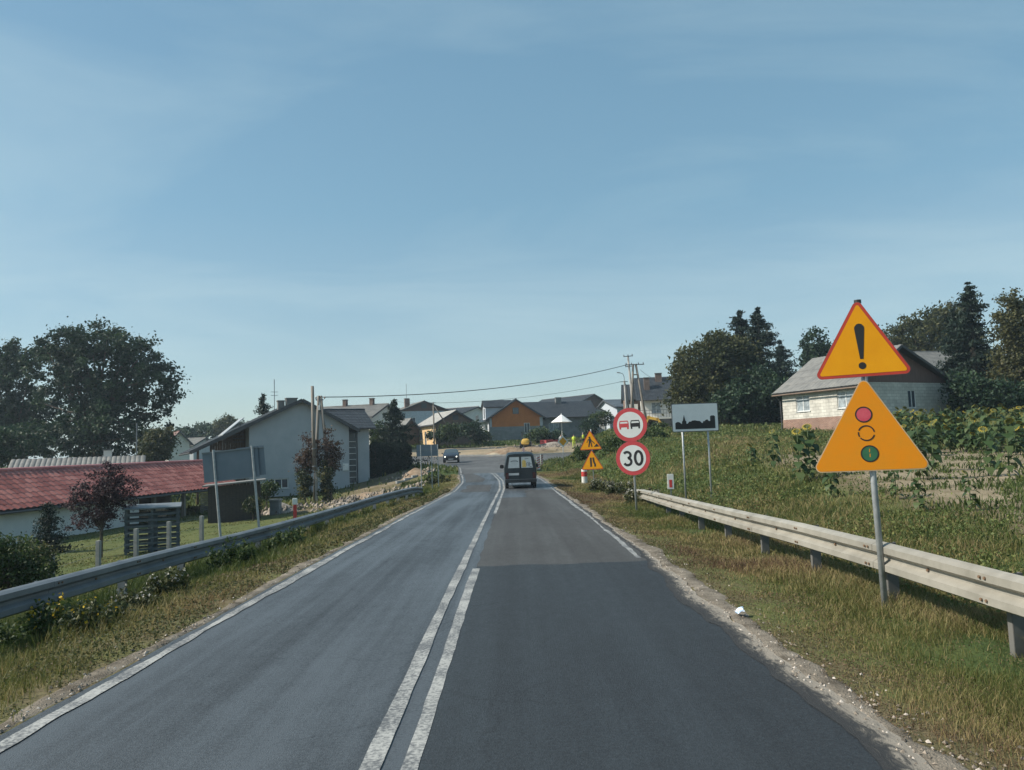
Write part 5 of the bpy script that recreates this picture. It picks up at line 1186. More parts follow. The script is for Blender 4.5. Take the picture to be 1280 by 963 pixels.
# houses behind the wing
far_house('red_gable_barn', 'distant barn with red brown gable rising behind the graphite roofed wing', 743, 165, 530, 501, 493.5, 26, 16, R_(40), brn, tile_dk, 'barn', gm_=brn)
t_, W, he, hr = far_house('solar_roof_shed', 'low grey shed with pale sheet roof left of the electricity poles', 758, 140, 530, 512, 501, 52, 7, R_(-82), bluew, mat('sheet_bluegrey', (.16, .18, .20), .4, c2=(.22, .24, .26), scale=1, metal=.2), 'shed')
far_house('white_annexe', 'small white walled annexe at the end of the graphite roofed wing', 748, 132, 532, 514, 510, 16, 5, R_(-10), render_c, tile_dk, 'annexe', ov=.2)

# white house with chimneys on the right
Yw = 106.0; k = FPX / Yw; p = P(842, 532, Yw); zb = p.z
hw = thing('hill_house', 'white house with graphite roof, two brick chimneys and a balcony behind the electricity poles', 'house', (p.x, Yw, zb), R_(-6))
he = P(820, 498, Yw).z - zb; hr = P(845, 467, Yw).z - zb; x0 = (803 - 842) / k; x1 = x0 + 9.5; zf = P(820, 522, Yw).z - zb
ops = [(1.4, 2.7, zf + .6, zf + 2.1), (6, 7.2, zf + .6, zf + 2.1)]
mb = MB(); wallrect(mb, (x0, 0), (1, 0), x1 - x0, he, ops, z0=zf); wallrect(mb, (x0, 9), (0, -1), 9, he, z0=zf); wallrect(mb, (x1, 0), (0, 1), 9, he, z0=zf); mb.build('wall', render_c, hw)
mb = MB(); wallrect(mb, (x0, .02), (1, 0), x1 - x0, zf, [(1, 3.4, -.5, zf - .5)], z0=-1.2); wallrect(mb, (x0, 9), (0, -1), 9, zf, z0=-1.2); mb.build('basement_wall', brk, hw)
MB().b2((x0 + 1, .25, -1), (x0 + 3.4, .3, zf - .5)).build('garage_door', dark_in, hw)
for a in ops: window(hw, (x0, 0), (1, 0), a, pm_=pane_c)
roof_sheet(hw, (x0 - .6, -.7, he - .2), (x1 + .5, -.7, he - .2), (x0 - .6, 4.5, hr), tile_dk, .3, .36); roof_sheet(hw, (x0 - .6, 9.7, he - .2), (x1 + .5, 9.7, he - .2), (x0 - .6, 4.5, hr), tile_dk, .3, .36)
for xg in (x0, x1 - .1): MB().prism([(0, he), (9, he), (4.5, hr - .2)], 0, .1, lambda x, y, z: (xg + y, x, z)).build('gable', brn, hw)
MB().tube([(x0 - .6, -.75, he - .25), (x1 + .5, -.75, he - .25)], .08, 8).build('gutter', gut, hw)
chimney(hw, (829 - 842) / k, 3.6, hr - 1.6, P(829, 464, Yw).z - zb, .9, .7); chimney(hw, (812.5 - 842) / k, 1.8, P(812, 490, Yw).z - zb - .6, P(812, 471, Yw).z - zb, .75, .7)
# left wing, lower roof
xw = (781 - 842) / k; roof_sheet(hw, (xw, 1.0, P(790, 499, Yw).z - zb), (x0 + 1.5, 1.0, P(790, 499, Yw).z - zb), (xw, 4.5, P(790, 477, Yw).z - zb), tile_dk, .3, .36)
roof_sheet(hw, (xw, 8.0, P(790, 499, Yw).z - zb), (x0 + 1.5, 8.0, P(790, 499, Yw).z - zb), (xw, 4.5, P(790, 477, Yw).z - zb), tile_dk, .3, .36)
mb = MB(); wallrect(mb, (xw + .3, 1.6), (1, 0), x0 - xw - .3, he - .2, [(.8, 1.8, zf + .5, zf + 1.8)], z0=-1.2); wallrect(mb, (xw + .3, 7.5), (0, -1), 5.9, he - .2, z0=-1.2); mb.prism([(1.2, he - .2), (7.8, he - .2), (4.5, P(790, 477, Yw).z - zb - .2)], 0, .1, lambda x, y, z: (xw + .3 + y, x, z)); mb.build('wing_wall', brk, hw)
window(hw, (xw + .3, 1.6), (1, 0), (.8, 1.8, zf + .5, zf + 1.8), pm_=pane_c)
bl = MB().b2((x0 - .2, -1.4, zf - .25), (x1, 0, zf - .05)).build('balcony', render_c, hw)
for xx in np.linspace(x0 - .15, x1 - .1, 26): MB().cyl((xx, -1.35, zf - .05), (xx, -1.35, zf + .95), .022, 5).build('baluster', frame_d, bl)
for zz in (zf + .5, zf + .97): MB().cyl((x0 - .2, -1.35, zz), (x1, -1.35, zz), .03, 5).build('balcony_rail', frame_d, bl)
MB().b2((x0 - 2.0, .6, zf - 1.0), (x0 - .4, 1.4, zf + 2.0)).build('porch', render_c, hw)

# ---- block house on the right (corner towards the camera)
Yb = 58.0; k = FPX / Yb; p = P(1077, 532, Yb); zb = h(p.x, Yb) - .15
bh = thing('block_house', 'unplastered white block house with red brick base and grey roof beyond the sunflowers', 'house', (p.x, Yb, zb), R_(27))
ca, sa = math.cos(R_(27)), math.sin(R_(27))
def along(u, ux, uy):   # distance along a wall direction (world) from the corner at which column u is met
    d_ = ray(u, 520); t = d_.x / d_.y; return (t * Yb - p.x) / (ux - t * uy)
LW = along(979, -sa, ca); GW = along(1190, ca, sa)
zc = lambda u, v, yy: P(u, v, yy).z - zb
yL = Yb + LW * ca
he = zc(979, 490, yL) + .1; hbrick = (zc(985, 525, yL)); 
block = brickmat('white_block', (.50, .48, .43), (.60, .58, .52), (.40, .38, .34), .52, .25, .02, bump=.6); rbrick = brickmat('red_brick_base', (.22, .115, .085), (.29, .165, .12), (.33, .29, .25), .26, .085)
a1, a2 = along(996, -sa, ca), along(1013, -sa, ca); b1, b2_ = along(1048, -sa, ca), along(1069, -sa, ca); c1, c2_ = along(1137, ca, sa), along(1147, ca, sa)
zw0, zw1 = zc(1004, 515, Yb + (a1) * ca), zc(1004, 495, Yb + a1 * ca)
lops = [(LW - a1, LW - a2, zw0, zw1), (LW - b1, LW - b2_, zw0, zw1)]; fops = [(c1, c2_, zw0 - .1, zw1)]
mb = MB(); wallrect(mb, (0, LW), (0, -1), LW, he, lops, z0=hbrick); wallrect(mb, (0, 0), (1, 0), GW, he, fops, z0=hbrick); wallrect(mb, (GW, 0), (0, 1), LW, he, z0=hbrick); wallrect(mb, (GW, LW), (-1, 0), GW, he, z0=hbrick); mb.build('wall', block, bh)
mb = MB(); wallrect(mb, (-.04, LW + .04), (0, -1), LW + .08, hbrick, z0=-1.5); wallrect(mb, (-.04, -.04), (1, 0), GW + .08, hbrick, z0=-1.5); mb.build('brick_base', rbrick, bh)
for a in lops: window(bh, (0, LW), (0, -1), a, pm_=pane_c, mull=1)
for a in fops: window(bh, (0, 0), (1, 0), a, pm_=pane_d, mull=1)
xap = GW * .42; hr = zc(1106, 434, Yb + xap * sa)
for yg in (0, LW - .12): MB().prism([(0, he), (GW, he), (xap, hr - .15)], yg, yg + .12).build('gable', brn, bh)
ov = .55
for s, xe in ((-1, 0), (1, GW)):
    slp = (hr - he) / abs(xap - xe); ex = xe + s * ov; ez = he - slp * ov
    roof_sheet(bh, (ex, -ov, ez + .08), (ex, LW + ov, ez + .08), (xap, -ov, hr + .08), tile_gr, .36, 1.2, .04, .02)
    a, b = Vector((ex, -ov - .03, ez)), Vector((xap, -ov - .03, hr)); dd = b - a; m_ = MB(); m_.box((a + b) / 2, (dd.length, .05, .2), ry=-math.atan2(dd.z, dd.x)); m_.build('barge_board', fascia, bh)
MB().tube([(-ov - .03, -ov, he - .42), (-ov - .03, LW + ov, he - .42)], .06, 8).build('gutter', mat('gutter_rust', (.16, .11, .08), .7), bh)
MB().tube([(-ov, LW + .3, he - .45), (-.12, LW + .1, he - .9), (-.12, LW + .1, -.8)], .05, 6).build('downpipe', gut, bh)
# brick house behind it
t_, W, he_, hr_ = far_house('orange_brick_house', 'orange brick house with grey roof behind the block house and dark spruce', 1146, 92, 505, 463, 441, 40, 12, R_(-78), brickmat('orange_brick', (.42, .20, .11), (.50, .27, .16), (.4, .33, .27), .26, .085), tile_gr)

# ------------------------------------------------------------------ vegetation
def leaf_quads(C, size, var, up=.3, asp=.62):
    n = len(C); nr = rng.normal(size=(n, 3)); nr[:, 2] += up; nr /= np.linalg.norm(nr, axis=1)[:, None]
    t_ = rng.normal(size=(n, 3)); t_ -= nr * (t_ * nr).sum(1)[:, None]; t_ /= np.linalg.norm(t_, axis=1)[:, None]; b_ = np.cross(nr, t_)
    s = (size * rng.uniform(.65, 1.35, n))[:, None]
    V = np.stack([C - t_ * s * .5, C + b_ * s * asp * .5 - t_ * s * .05 + nr * s * .06, C + t_ * s * .5, C - b_ * s * asp * .5 - t_ * s * .05 + nr * s * .06], 1)
    F = (np.arange(n) * 4)[:, None] + np.arange(4)[None]
    return V.reshape(-1, 3), F, np.repeat(np.clip(var, 0, 1), 4)
bark = mat('bark', (.06, .048, .036), .9, c2=(.11, .09, .07), scale=8, bump=.6, bscale=25)
LM = {'oak': leafmat('leaf_oak', [(0, (.012, .028, .016)), (.5, (.026, .054, .028)), (1, (.055, .092, .040))], .25),
      'walnut': leafmat('leaf_walnut', [(0, (.030, .040, .016)), (.5, (.06, .070, .026)), (1, (.12, .115, .045))], .3),
      'autumn': leafmat('leaf_autumn', [(0, (.04, .045, .02)), (.5, (.075, .080, .032)), (1, (.135, .12, .05))], .3),
      'plum': leafmat('leaf_plum', [(0, (.020, .014, .018)), (.6, (.045, .024, .030)), (1, (.085, .042, .046))], .25),
      'shrub': leafmat('leaf_shrub', [(0, (.022, .040, .014)), (.5, (.045, .075, .024)), (1, (.10, .13, .04))], .3),
      'thuja': leafmat('leaf_thuja', [(0, (.008, .020, .014)), (.6, (.016, .034, .024)), (1, (.04, .06, .03))], .15),
      'spruce': leafmat('needle_spruce', [(0, (.008, .018, .013)), (.5, (.016, .032, .022)), (1, (.038, .058, .036))], .1),
      'vine': leafmat('leaf_vine', [(0, (.05, .03, .024)), (.5, (.085, .052, .04)), (1, (.13, .10, .05))], .3),
      'ivy': leafmat('leaf_ivy', [(0, (.016, .030, .014)), (.5, (.045, .060, .024)), (.8, (.12, .12, .04)), (1, (.22, .19, .07))], .3)}
def crown_pts(ells, nclump, cr, nleaf, shell=.55, hole=.0):
    """clump centres through the ellipsoids, leaves gathered round each"""
    vol = np.array([e[3] * e[4] * e[5] for e in ells]) ** .75; ch = rng.choice(len(ells), nclump, p=vol / vol.sum()); E = np.array(ells)[ch]
    d = rng.normal(size=(nclump, 3)); d /= np.linalg.norm(d, axis=1)[:, None]
    r = (shell + (1 - shell) * rng.random(nclump) ** .6) * (1 + (rng.random(nclump) - .5) * .22)
    C = E[:, :3] + d * r[:, None] * E[:, 3:]
    cs_ = cr * rng.uniform(.55, 1.35, nclump)
    L = np.repeat(C, nleaf, 0) + rng.normal(size=(nclump * nleaf, 3)) * np.repeat(cs_, nleaf)[:, None] * np.array([.62, .62, .45])
    tone = np.repeat(rng.random(nclump), nleaf)
    return C, L, tone
def tree(name, label, base, ells, lm, nclump, cr, nleaf, lsize, trunk_r=.2, cat='tree', group=None, limbs=9, shell=.5, twigs=True):
    """ells relative to base"""
    t_ = thing(name, label, cat, base, rng.uniform(0, .1), group)
    C, L, tone = crown_pts(ells, nclump, cr, nleaf, shell)
    V, F, v = leaf_quads(L, lsize, .45 + (tone - .5) * .7 + rng.normal(0, .16, len(L)))
    np_mesh('crown', V, F, LM[lm], t_, var=v)
    e0 = ells[0]; zt = e0[2] + e0[5] * .3
    mb = MB(); top = Vector((e0[0] * .8, e0[1] * .8, zt))
    pts = [Vector((0, 0, -.3)), Vector((trunk_r * .2, 0, zt * .25)), top * .6 + Vector((0, 0, 0)), top]; mb.tube(pts, [trunk_r * 1.25, trunk_r, trunk_r * .7, trunk_r * .3], 9)
    tr = mb.build('trunk', bark, t_, smooth=True)
    mb = MB(); idx = rng.choice(nclump, min(limbs, nclump), replace=False)
    for i in idx:
        c = Vector(C[i]); s = pts[1].lerp(top, rng.uniform(.1, .8)); m_ = s.lerp(c, .5) + Vector((0, 0, -.06 * (c - s).length)); r_ = trunk_r * .38
        MB().tube([s, m_, c], [r_, r_ * .6, r_ * .2], 6).build('limb', bark, tr, smooth=True)
    return t_
def conifer(name, label, base, hgt, rad, lm='spruce', n=9000, lsize=.32, cat='tree', zb=.06, group=None, ragged=.25):
    t_ = thing(name, label, cat, base, 0, group)
    levels = max(10, int(hgt * 2.4)); Ls, tn = [], []
    per = n // (levels * 7)
    for i in range(levels):
        f = i / (levels - 1); z = hgt * (zb + (1 - zb) * f); rr = rad * (1 - f) ** .66 * (1 + rng.uniform(-ragged, ragged)) + .04
        nb_ = 7
        for b in range(nb_):
            an = rng.uniform(0, 6.28); l_ = rr * rng.uniform(.65, 1.15); m_ = max(9, int(per * (.35 + 1.1 * (1 - f)))); zj = rng.normal(0, hgt / levels * .55)
            q = rng.random(m_) ** .7; up = .10 * hgt / 8
            x = np.cos(an) * l_ * q; y = np.sin(an) * l_ * q; zz = z + zj - .30 * l_ * q + .22 * l_ * q * q * q * 1.2 - np.abs(rng.normal(0, .10 * (1 + l_ * .4), m_))
            sp = .10 + .13 * l_ * q
            Ls.append(np.stack([x + rng.normal(0, 1, m_) * sp, y + rng.normal(0, 1, m_) * sp, zz], 1)); tn.append(np.full(m_, rng.random()) * .5 + q * .4)
    L = np.concatenate(Ls); tone = np.concatenate(tn)
    V, F, v = leaf_quads(L, lsize, tone * .8 + rng.normal(0, .12, len(L)), up=.1, asp=.32)
    np_mesh('crown', V, F, LM[lm], t_, var=v)
    MB().tube([(0, 0, -.3), (0, 0, hgt * .5), (0, 0, hgt * 1.0)], [rad * .10 + .03, rad * .06 + .02, .012], 8).build('trunk', bark, t_, smooth=True)
    return t_
def base_at(u, Y, dz=0): 
    p = XG(u, Y); p.z += dz; return p
def el(u, v, Y, ru, rv, base, dy=0, ry=None):
    """ellipsoid from picture centre and half sizes at depth Y, relative to base"""
    c = P(u, v, Y) - base; k = FPX / Y; return (c.x, c.y + dy, c.z, ru / k, ry or ru / k, rv / k)

# big oaks left
b = base_at(120, 84); b.z = -.9
tree('oak_tree', 'huge dark spreading oak behind the corrugated barn', b, [el(125, 470, 84, 52, 52, b), el(118, 428, 84, 46, 26, b), el(175, 478, 84, 44, 42, b), el(168, 440, 84, 34, 22, b), el(205, 490, 84, 22, 24, b), el(70, 470, 84, 38, 50, b), el(80, 432, 84, 34, 18, b), el(140, 530, 84, 66, 42, b), el(90, 545, 84, 60, 30, b)], 'oak', 440, .68, 100, .34, .55, limbs=44, shell=.30)
b = base_at(14, 92); b.z = -.8
tree('oak_tree', 'second dark oak, shorter, beside the huge oak behind the barn', b, [el(10, 500, 92, 46, 52, b), el(20, 452, 92, 36, 26, b), el(-25, 480, 92, 40, 44, b), el(42, 525, 92, 44, 42, b), el(0, 545, 92, 50, 30, b)], 'oak', 270, .72, 95, .38, .5, limbs=26, shell=.30)
b = base_at(198, 74); b.z = -1.2
tree('fruit_tree', 'pale green bushy tree between the huge oak and the white house', b, [el(198, 556, 74, 17, 18, b), el(190, 570, 74, 18, 12, b), el(207, 545, 74, 9, 10, b)], 'walnut', 150, .5, 40, .26, .14)
b = base_at(40, 70); b.z = -1.3
tree('hedge_shrub', 'tall shrub at the foot of the dark oaks behind the barn', b, [el(20, 555, 70, 40, 20, b), el(-10, 560, 70, 30, 22, b)], 'oak', 160, .6, 40, .3, .12, cat='shrub')
for i, (u, v, Y, ru, rv, m_) in enumerate([(232, 545, 165, 18, 10, 'oak'), (258, 540, 170, 20, 11, 'oak'), (285, 532, 168, 15, 11, 'walnut'), (300, 540, 172, 16, 12, 'oak')]):
    b = base_at(u, Y); b.z = 1.5
    tree('distant_tree', ['low dark tree on the skyline above the red brown roof', 'dark rounded tree on the skyline left of the white house', 'taller yellow green tree on the skyline beside the white house', 'dark tree showing just over the porch roof of the white house'][i], b, [el(u, v, Y, ru, rv, b), el(u - ru * .5, v + 5, Y, ru * .6, rv * .7, b)], m_, 90, .8, 30, .5, .2)
b = base_at(329, 82); b.z = -1.0
conifer('spruce_tree', 'spruce tip rising behind the solar panel of the white house', b, P(329, 496, 82).z - b.z, 2.4, n=7000, lsize=.34)
# plum, young spruce and bush in the garden
b = G(126, 698); b.z = h(b.x, b.y)
tree('plum_tree', 'purple leaved plum tree on the lawn before the red tiled roof', b, [el(128, 622, b.y, 40, 34, b), el(118, 640, b.y, 36, 26, b), el(145, 612, b.y, 30, 28, b), el(140, 595, b.y, 22, 17, b)], 'plum', 210, .17, 46, .085, .06, limbs=14, shell=.25)
b = G(60, 692); b.z = h(b.x, b.y)
conifer('young_spruce', 'young bright spruce on the lawn left of the purple plum tree', b, P(58, 632, b.y).z - b.z, .75, n=5200, lsize=.14)
b = base_at(14, 17.5)
tree('garden_bush', 'dense olive green bush behind the shaded guardrail', b, [el(10, 712, 17.5, 48, 36, b), el(-25, 705, 17.5, 50, 42, b), el(45, 728, 17.5, 30, 24, b)], 'shrub', 230, .17, 50, .075, .04, cat='bush', shell=.3)
b = base_at(40, 20)
tree('sapling', 'thin leafy sapling beside the olive green bush', b, [el(42, 700, 20, 22, 24, b), el(55, 690, 20, 14, 10, b)], 'ivy', 60, .16, 30, .07, .025, cat='sapling', shell=.2)
# hedge and spruce beyond the white house
for i, u in enumerate(np.linspace(469, 507, 6)):
    b = base_at(u, 71 + i * .8); b.z = -.75; k_ = FPX / 71
    t_ = thing('thuja', 'dark clipped thuja column in the hedge beyond the white house', 'hedge plant', b, 0, 'thuja hedge beyond the white house')
    zt_ = P(u, 553, 71).z - b.z; n = 3600
    q = rng.random((n, 3)); ang = q[:, 0] * 6.28; rr = .62 * np.sqrt(q[:, 1] * .6 + .4) * (1 + .15 * np.sin(ang * 3 + i)); z = q[:, 2] * zt_
    rr = rr * np.clip((zt_ * 1.03 - z) / .5, .15, 1)
    V, F, v = leaf_quads(np.stack([np.cos(ang) * rr, np.sin(ang) * rr, z], 1), .20, .3 + rng.normal(0, .2, n) + .25 * (z / zt_ - .5), asp=.45)
    np_mesh('crown', V, F, LM['thuja'], t_, var=v); MB().cyl((0, 0, -.3), (0, 0, zt_ * .9), .07, 6).build('trunk', bark, t_)
b = base_at(494, 76); b.z = -.6
conifer('spruce_tree', 'broad dark spruce growing behind the clipped thuja hedge', b, P(498, 503, 76).z - b.z, 2.9, n=12000, lsize=.36, ragged=.35)
b = base_at(472, 80); b.z = -.5
tree('shrub', 'rounded green shrub behind the hedge near the white house wing', b, [el(474, 545, 80, 12, 16, b), el(486, 552, 80, 12, 12, b)], 'shrub', 90, .5, 36, .25, .1, cat='shrub')
# shrubs round the far houses
LB = ['green shrub below the sunlit ochre wall', 'dark rounded shrub before the brown brick gable', 'big leafy bush between brick house and orange gable house', 'low bush beside the white side of the orange gable house', 'bushy weeds under the graphite roofed wing', 'shrub left of the roller under the orange gable', 'bush between the parasol and the white annexe', 'bush before the low grey shed', 'bush under the electricity poles', 'dense bush below the balcony of the white house']
for i, (u, v, Y, ru, rv) in enumerate([(548, 545, 106, 14, 6), (560, 541, 105, 11, 9), (588, 539, 108, 18, 12), (600, 546, 110, 12, 6), (690, 546, 112, 14, 6), (672, 545, 110, 13, 8), (736, 534, 118, 10, 9), (752, 524, 122, 14, 9), (790, 528, 92, 10, 12), (822, 543, 78, 14, 12)]):
    b = base_at(u, Y); tree('shrub', LB[i], b, [el(u, v, Y, ru, rv, b), el(u + ru * .4, v - rv * .4, Y, ru * .5, rv * .6, b)], 'shrub' if i % 2 else 'oak', 70, .45, 30, .28, .08, cat='shrub')
for i, (u, v, Y, ru, rv, lb) in enumerate([(780, 560, 52, 26, 12, 'leafy weeds on the bank behind the no overtaking sign'), (815, 552, 56, 20, 14, 'leafy weeds on the bank between the round signs and the town sign'), (742, 566, 58, 22, 10, 'leafy weeds on the bank behind the yellow road works signs')]):
    b = base_at(u, Y); tree('bank_shrub', lb, b, [el(u, v, Y, ru, rv, b)], 'shrub', 130, .32, 40, .18, .04, cat='shrub')
# clump right of centre
Y = 82
b = base_at(890, Y); tree('walnut_tree', 'broad olive brown tree leaning over the white house corner', b, [el(885, 470, Y, 44, 46, b), el(866, 490, Y, 32, 34, b), el(905, 440, Y, 30, 26, b), el(925, 450, Y, 26, 30, b), el(905, 500, Y, 40, 30, b)], 'walnut', 560, .7, 52, .34, .3, limbs=12, shell=.4)
b = base_at(935, Y + 3); conifer('spruce_tree', 'tall dark spruce in the clump left of the block house', b, P(931, 393, Y + 3).z - b.z, 4.6, n=20000, lsize=.42, ragged=.35)
b = base_at(958, Y + 1); conifer('spruce_tree', 'tallest ragged spruce in the clump left of the block house', b, P(953, 389, Y + 1).z - b.z, 4.4, n=20000, lsize=.42, ragged=.45)
b = base_at(984, Y + 6); conifer('spruce_tree', 'shorter spruce at the edge of the clump beside the block house roof', b, P(982, 430, Y + 6).z - b.z, 3.2, n=11000, lsize=.4, ragged=.4)
b = base_at(948, Y - 4); tree('dark_tree', 'dark low tree under the spruces left of the block house', b, [el(945, 492, Y - 4, 36, 34, b), el(975, 500, Y - 4, 26, 30, b), el(920, 505, Y - 4, 30, 26, b)], 'oak', 300, .6, 46, .32, .22, limbs=8, shell=.4)
b = base_at(1022, 98); tree('poplar', 'upright dark tree showing over the block house roof', b, [el(1020, 432, 98, 17, 24, b), el(1026, 450, 98, 20, 18, b), el(1014, 452, 98, 14, 14, b)], 'oak', 170, .6, 44, .34, .2, shell=.35)
# right-hand trees
b = base_at(1155, 100); tree('walnut_tree', 'wide thin crowned tree turning brown behind the exclamation sign', b, [el(1150, 425, 100, 38, 32, b), el(1180, 405, 100, 36, 24, b), el(1125, 425, 100, 24, 22, b), el(1165, 450, 100, 50, 26, b)], 'walnut', 420, .75, 40, .36, .3, limbs=14, shell=.3)
b = base_at(1185, 104); tree('autumn_tree', 'reddish brown tree top behind the wide thin crowned tree', b, [el(1190, 402, 104, 26, 22, b), el(1200, 430, 104, 30, 26, b)], 'autumn', 200, .7, 40, .36, .25, shell=.3)
b = base_at(1228, 66); conifer('spruce_tree', 'tall dark spruce right of the block house', b, P(1238, 358, 66).z - b.z, 3.6, n=22000, lsize=.36, ragged=.4)
b = base_at(1206, 68); conifer('spruce_tree', 'second dark spruce leaning against the block house corner', b, P(1209, 392, 68).z - b.z, 2.5, n=12000, lsize=.36, ragged=.4)
b = base_at(1272, 62); tree('autumn_tree', 'tall sparse yellowing tree beside the dark spruces', b, [el(1272, 430, 62, 28, 60, b), el(1290, 450, 62, 34, 50, b), el(1265, 385, 62, 16, 24, b), el(1268, 478, 62, 26, 26, b)], 'autumn', 420, .5, 44, .24, .2, limbs=14, shell=.3)
b = base_at(1240, 60); tree('dark_tree', 'dark undergrowth at the foot of the spruces by the sunflowers', b, [el(1240, 497, 60, 42, 22, b), el(1210, 490, 60, 24, 26, b)], 'oak', 240, .5, 42, .26, .1, cat='shrub', shell=.35)

# ------------------------------------------------------------------ sunflowers
sf_leaf = leafmat('sunflower_leaf', [(0, (.022, .045, .018)), (.5, (.050, .088, .032)), (1, (.11, .14, .055))], .3)
sf_head = leafmat('sunflower_petal', [(0, (.05, .06, .02)), (.45, (.18, .17, .035)), (1, (.46, .33, .03))], .25)
sf_stem = mat('sunflower_stem', (.07, .10, .035), .7)
def sunflower_proto(i, hgt, yellow):
    st = MB().tube([(0, 0, -.05), (.02, .01, hgt * .5), (.04, 0, hgt * .93), (.10, 0, hgt)], [.022, .018, .014, .012], 6)
    Vs, Fs, vv = [], [], []
    def leaf(pos, an, ln, droop, tone):
        o = len(Vs); dx_, dy_ = math.cos(an), math.sin(an); px, py = -dy_, dx_
        for s, wv, zz in ((0, .08, .02), (.35, .48, .06), (.7, .34, -.05 - droop * .4), (1, 0.02, -.2 - droop)):
            for q in (-1, 1): Vs.append((pos[0] + dx_ * ln * (s + .25), pos[1] + dy_ * ln * (s + .25), pos[2] + zz * ln)); Vs[-1] = (Vs[-1][0] + px * q * wv * ln, Vs[-1][1] + py * q * wv * ln, Vs[-1][2]); vv.append(tone)
        for k_ in range(3): Fs.append((o + 2 * k_, o + 2 * k_ + 1, o + 2 * k_ + 3, o + 2 * k_ + 2))
    nL = 19
    for k_ in range(nL):
        leaf((0, 0, hgt * (.15 + .78 * k_ / nL)), k_ * 2.4 + random.random(), random.uniform(.17, .29), random.uniform(.1, .8), random.uniform(.1, .9))
    Hv, Hf, hv = [], [], []
    hx, hz = .12, hgt - .01; nrm = Vector((.6, random.uniform(-.5, .5), -.75)).normalized(); a = nrm.orthogonal().normalized(); b_ = nrm.cross(a)
    c = Vector((hx, 0, hz)); n_ = 14; R1 = .085
    for k_ in range(n_): an = k_ / n_ * 6.283; Hv.append(c + (a * math.cos(an) + b_ * math.sin(an)) * R1); hv.append(.15)
    Hv.append(c + nrm * .03); hv.append(.05)
    for k_ in range(n_): Hf.append((k_, (k_ + 1) % n_, n_, n_))
    for k_ in range(n_):
        an = k_ / n_ * 6.283; o = len(Hv); dr = a * math.cos(an) + b_ * math.sin(an); tg = nrm.cross(dr); L_ = .13
        Hv += [c + dr * R1 * .9 - tg * .022, c + dr * R1 * .9 + tg * .022, c + dr * L_ + tg * .008 + nrm * .02, c + dr * L_ - tg * .008 + nrm * .02]; hv += [yellow * random.uniform(.7, 1) + .1] * 4; Hf.append((o, o + 1, o + 2, o + 3))
    return st, (Vs, Fs, vv), ([tuple(v) for v in Hv], [tuple(dict.fromkeys(f)) for f in Hf], hv)
protos = []
for i, (hg_, yl) in enumerate([(1.35, .8), (1.15, .25), (1.5, .5), (.9, .85), (1.25, .1)]):
    st, lf, hd_ = sunflower_proto(i, hg_, yl)
    t_ = thing('sunflower', 'sunflower plant with drooping leaves in the field rows before the block house', 'sunflower', (0, 0, -50), 0, 'sunflowers in the field')
    st.build('stem', sf_stem, t_); np_mesh('foliage', lf[0], lf[1], sf_leaf, t_, var=lf[2])
    tri = []; 
    for f in hd_[1]:
        tri += [f[:3]] if len(f) == 3 else [(f[0], f[1], f[2]), (f[0], f[2], f[3])]
    np_mesh('flower_head', hd_[0], tri, sf_head, t_, var=hd_[2]); protos.append(t_)
used = set()
def put_sun(x, y, label=None, sc_=1.0, k_=None):
    k_ = random.randrange(5) if k_ is None else k_; loc = (x, y, h(x, y)); rz = random.uniform(0, 6.28)
    if k_ not in used:
        used.add(k_); o = protos[k_]; o.location = loc; o.rotation_euler = (0, 0, rz); o.scale = (sc_,) * 3
    else: o = copy_thing(protos[k_], loc, rz, None, sc_)
    if label: o['label'] = label
    return o
cnt = 0
for row in range(15):
    yb = 29 + row * 1.55
    for q in range(60):
        u = 1088 + q * 3.9 + random.uniform(-3, 3)
        if u > 1310: break
        if random.random() < .38 - (.2 if row > 3 else 0): continue
        x = P(u, 560, yb).x; y = yb + random.uniform(-.5, .5) + (u - 1200) * -.012
        if cnt < 290 and random.random() < .42: put_sun(x, y, sc_=random.uniform(.8, 1.15)); cnt += 1
for (u, v, lb, s_) in [(1001, 604, 'lone sunflower with drooping head left of the traffic light sign', 1.15), (1014, 600, 'lone leafy sunflower beside the first one left of the traffic light sign', 1.2), (968, 586, 'small sunflower plant in the grass below the block house', .9), (940, 582, 'small sunflower plant in the meadow nearer the town sign', .9), (1040, 622, 'short sunflower under the traffic light sign', .7), (1150, 600, 'sunflower just right of the traffic light sign', 1.0), (1168, 588, 'sunflower standing at the edge of the bare soil', .95), (1236, 596, 'yellow headed sunflower alone on the bare soil', .95), (1262, 600, 'dark leafy sunflower alone on the bare soil', 1.0), (1215, 640, 'tiny yellow sunflower near the guardrail field edge', .5), (1150, 640, 'short sunflower with yellow head behind the guardrail', .6), (1120, 625, 'short sunflower behind the traffic light sign pole', .6)]:
    p = G(u, v); put_sun(p.x, p.y, lb, s_)

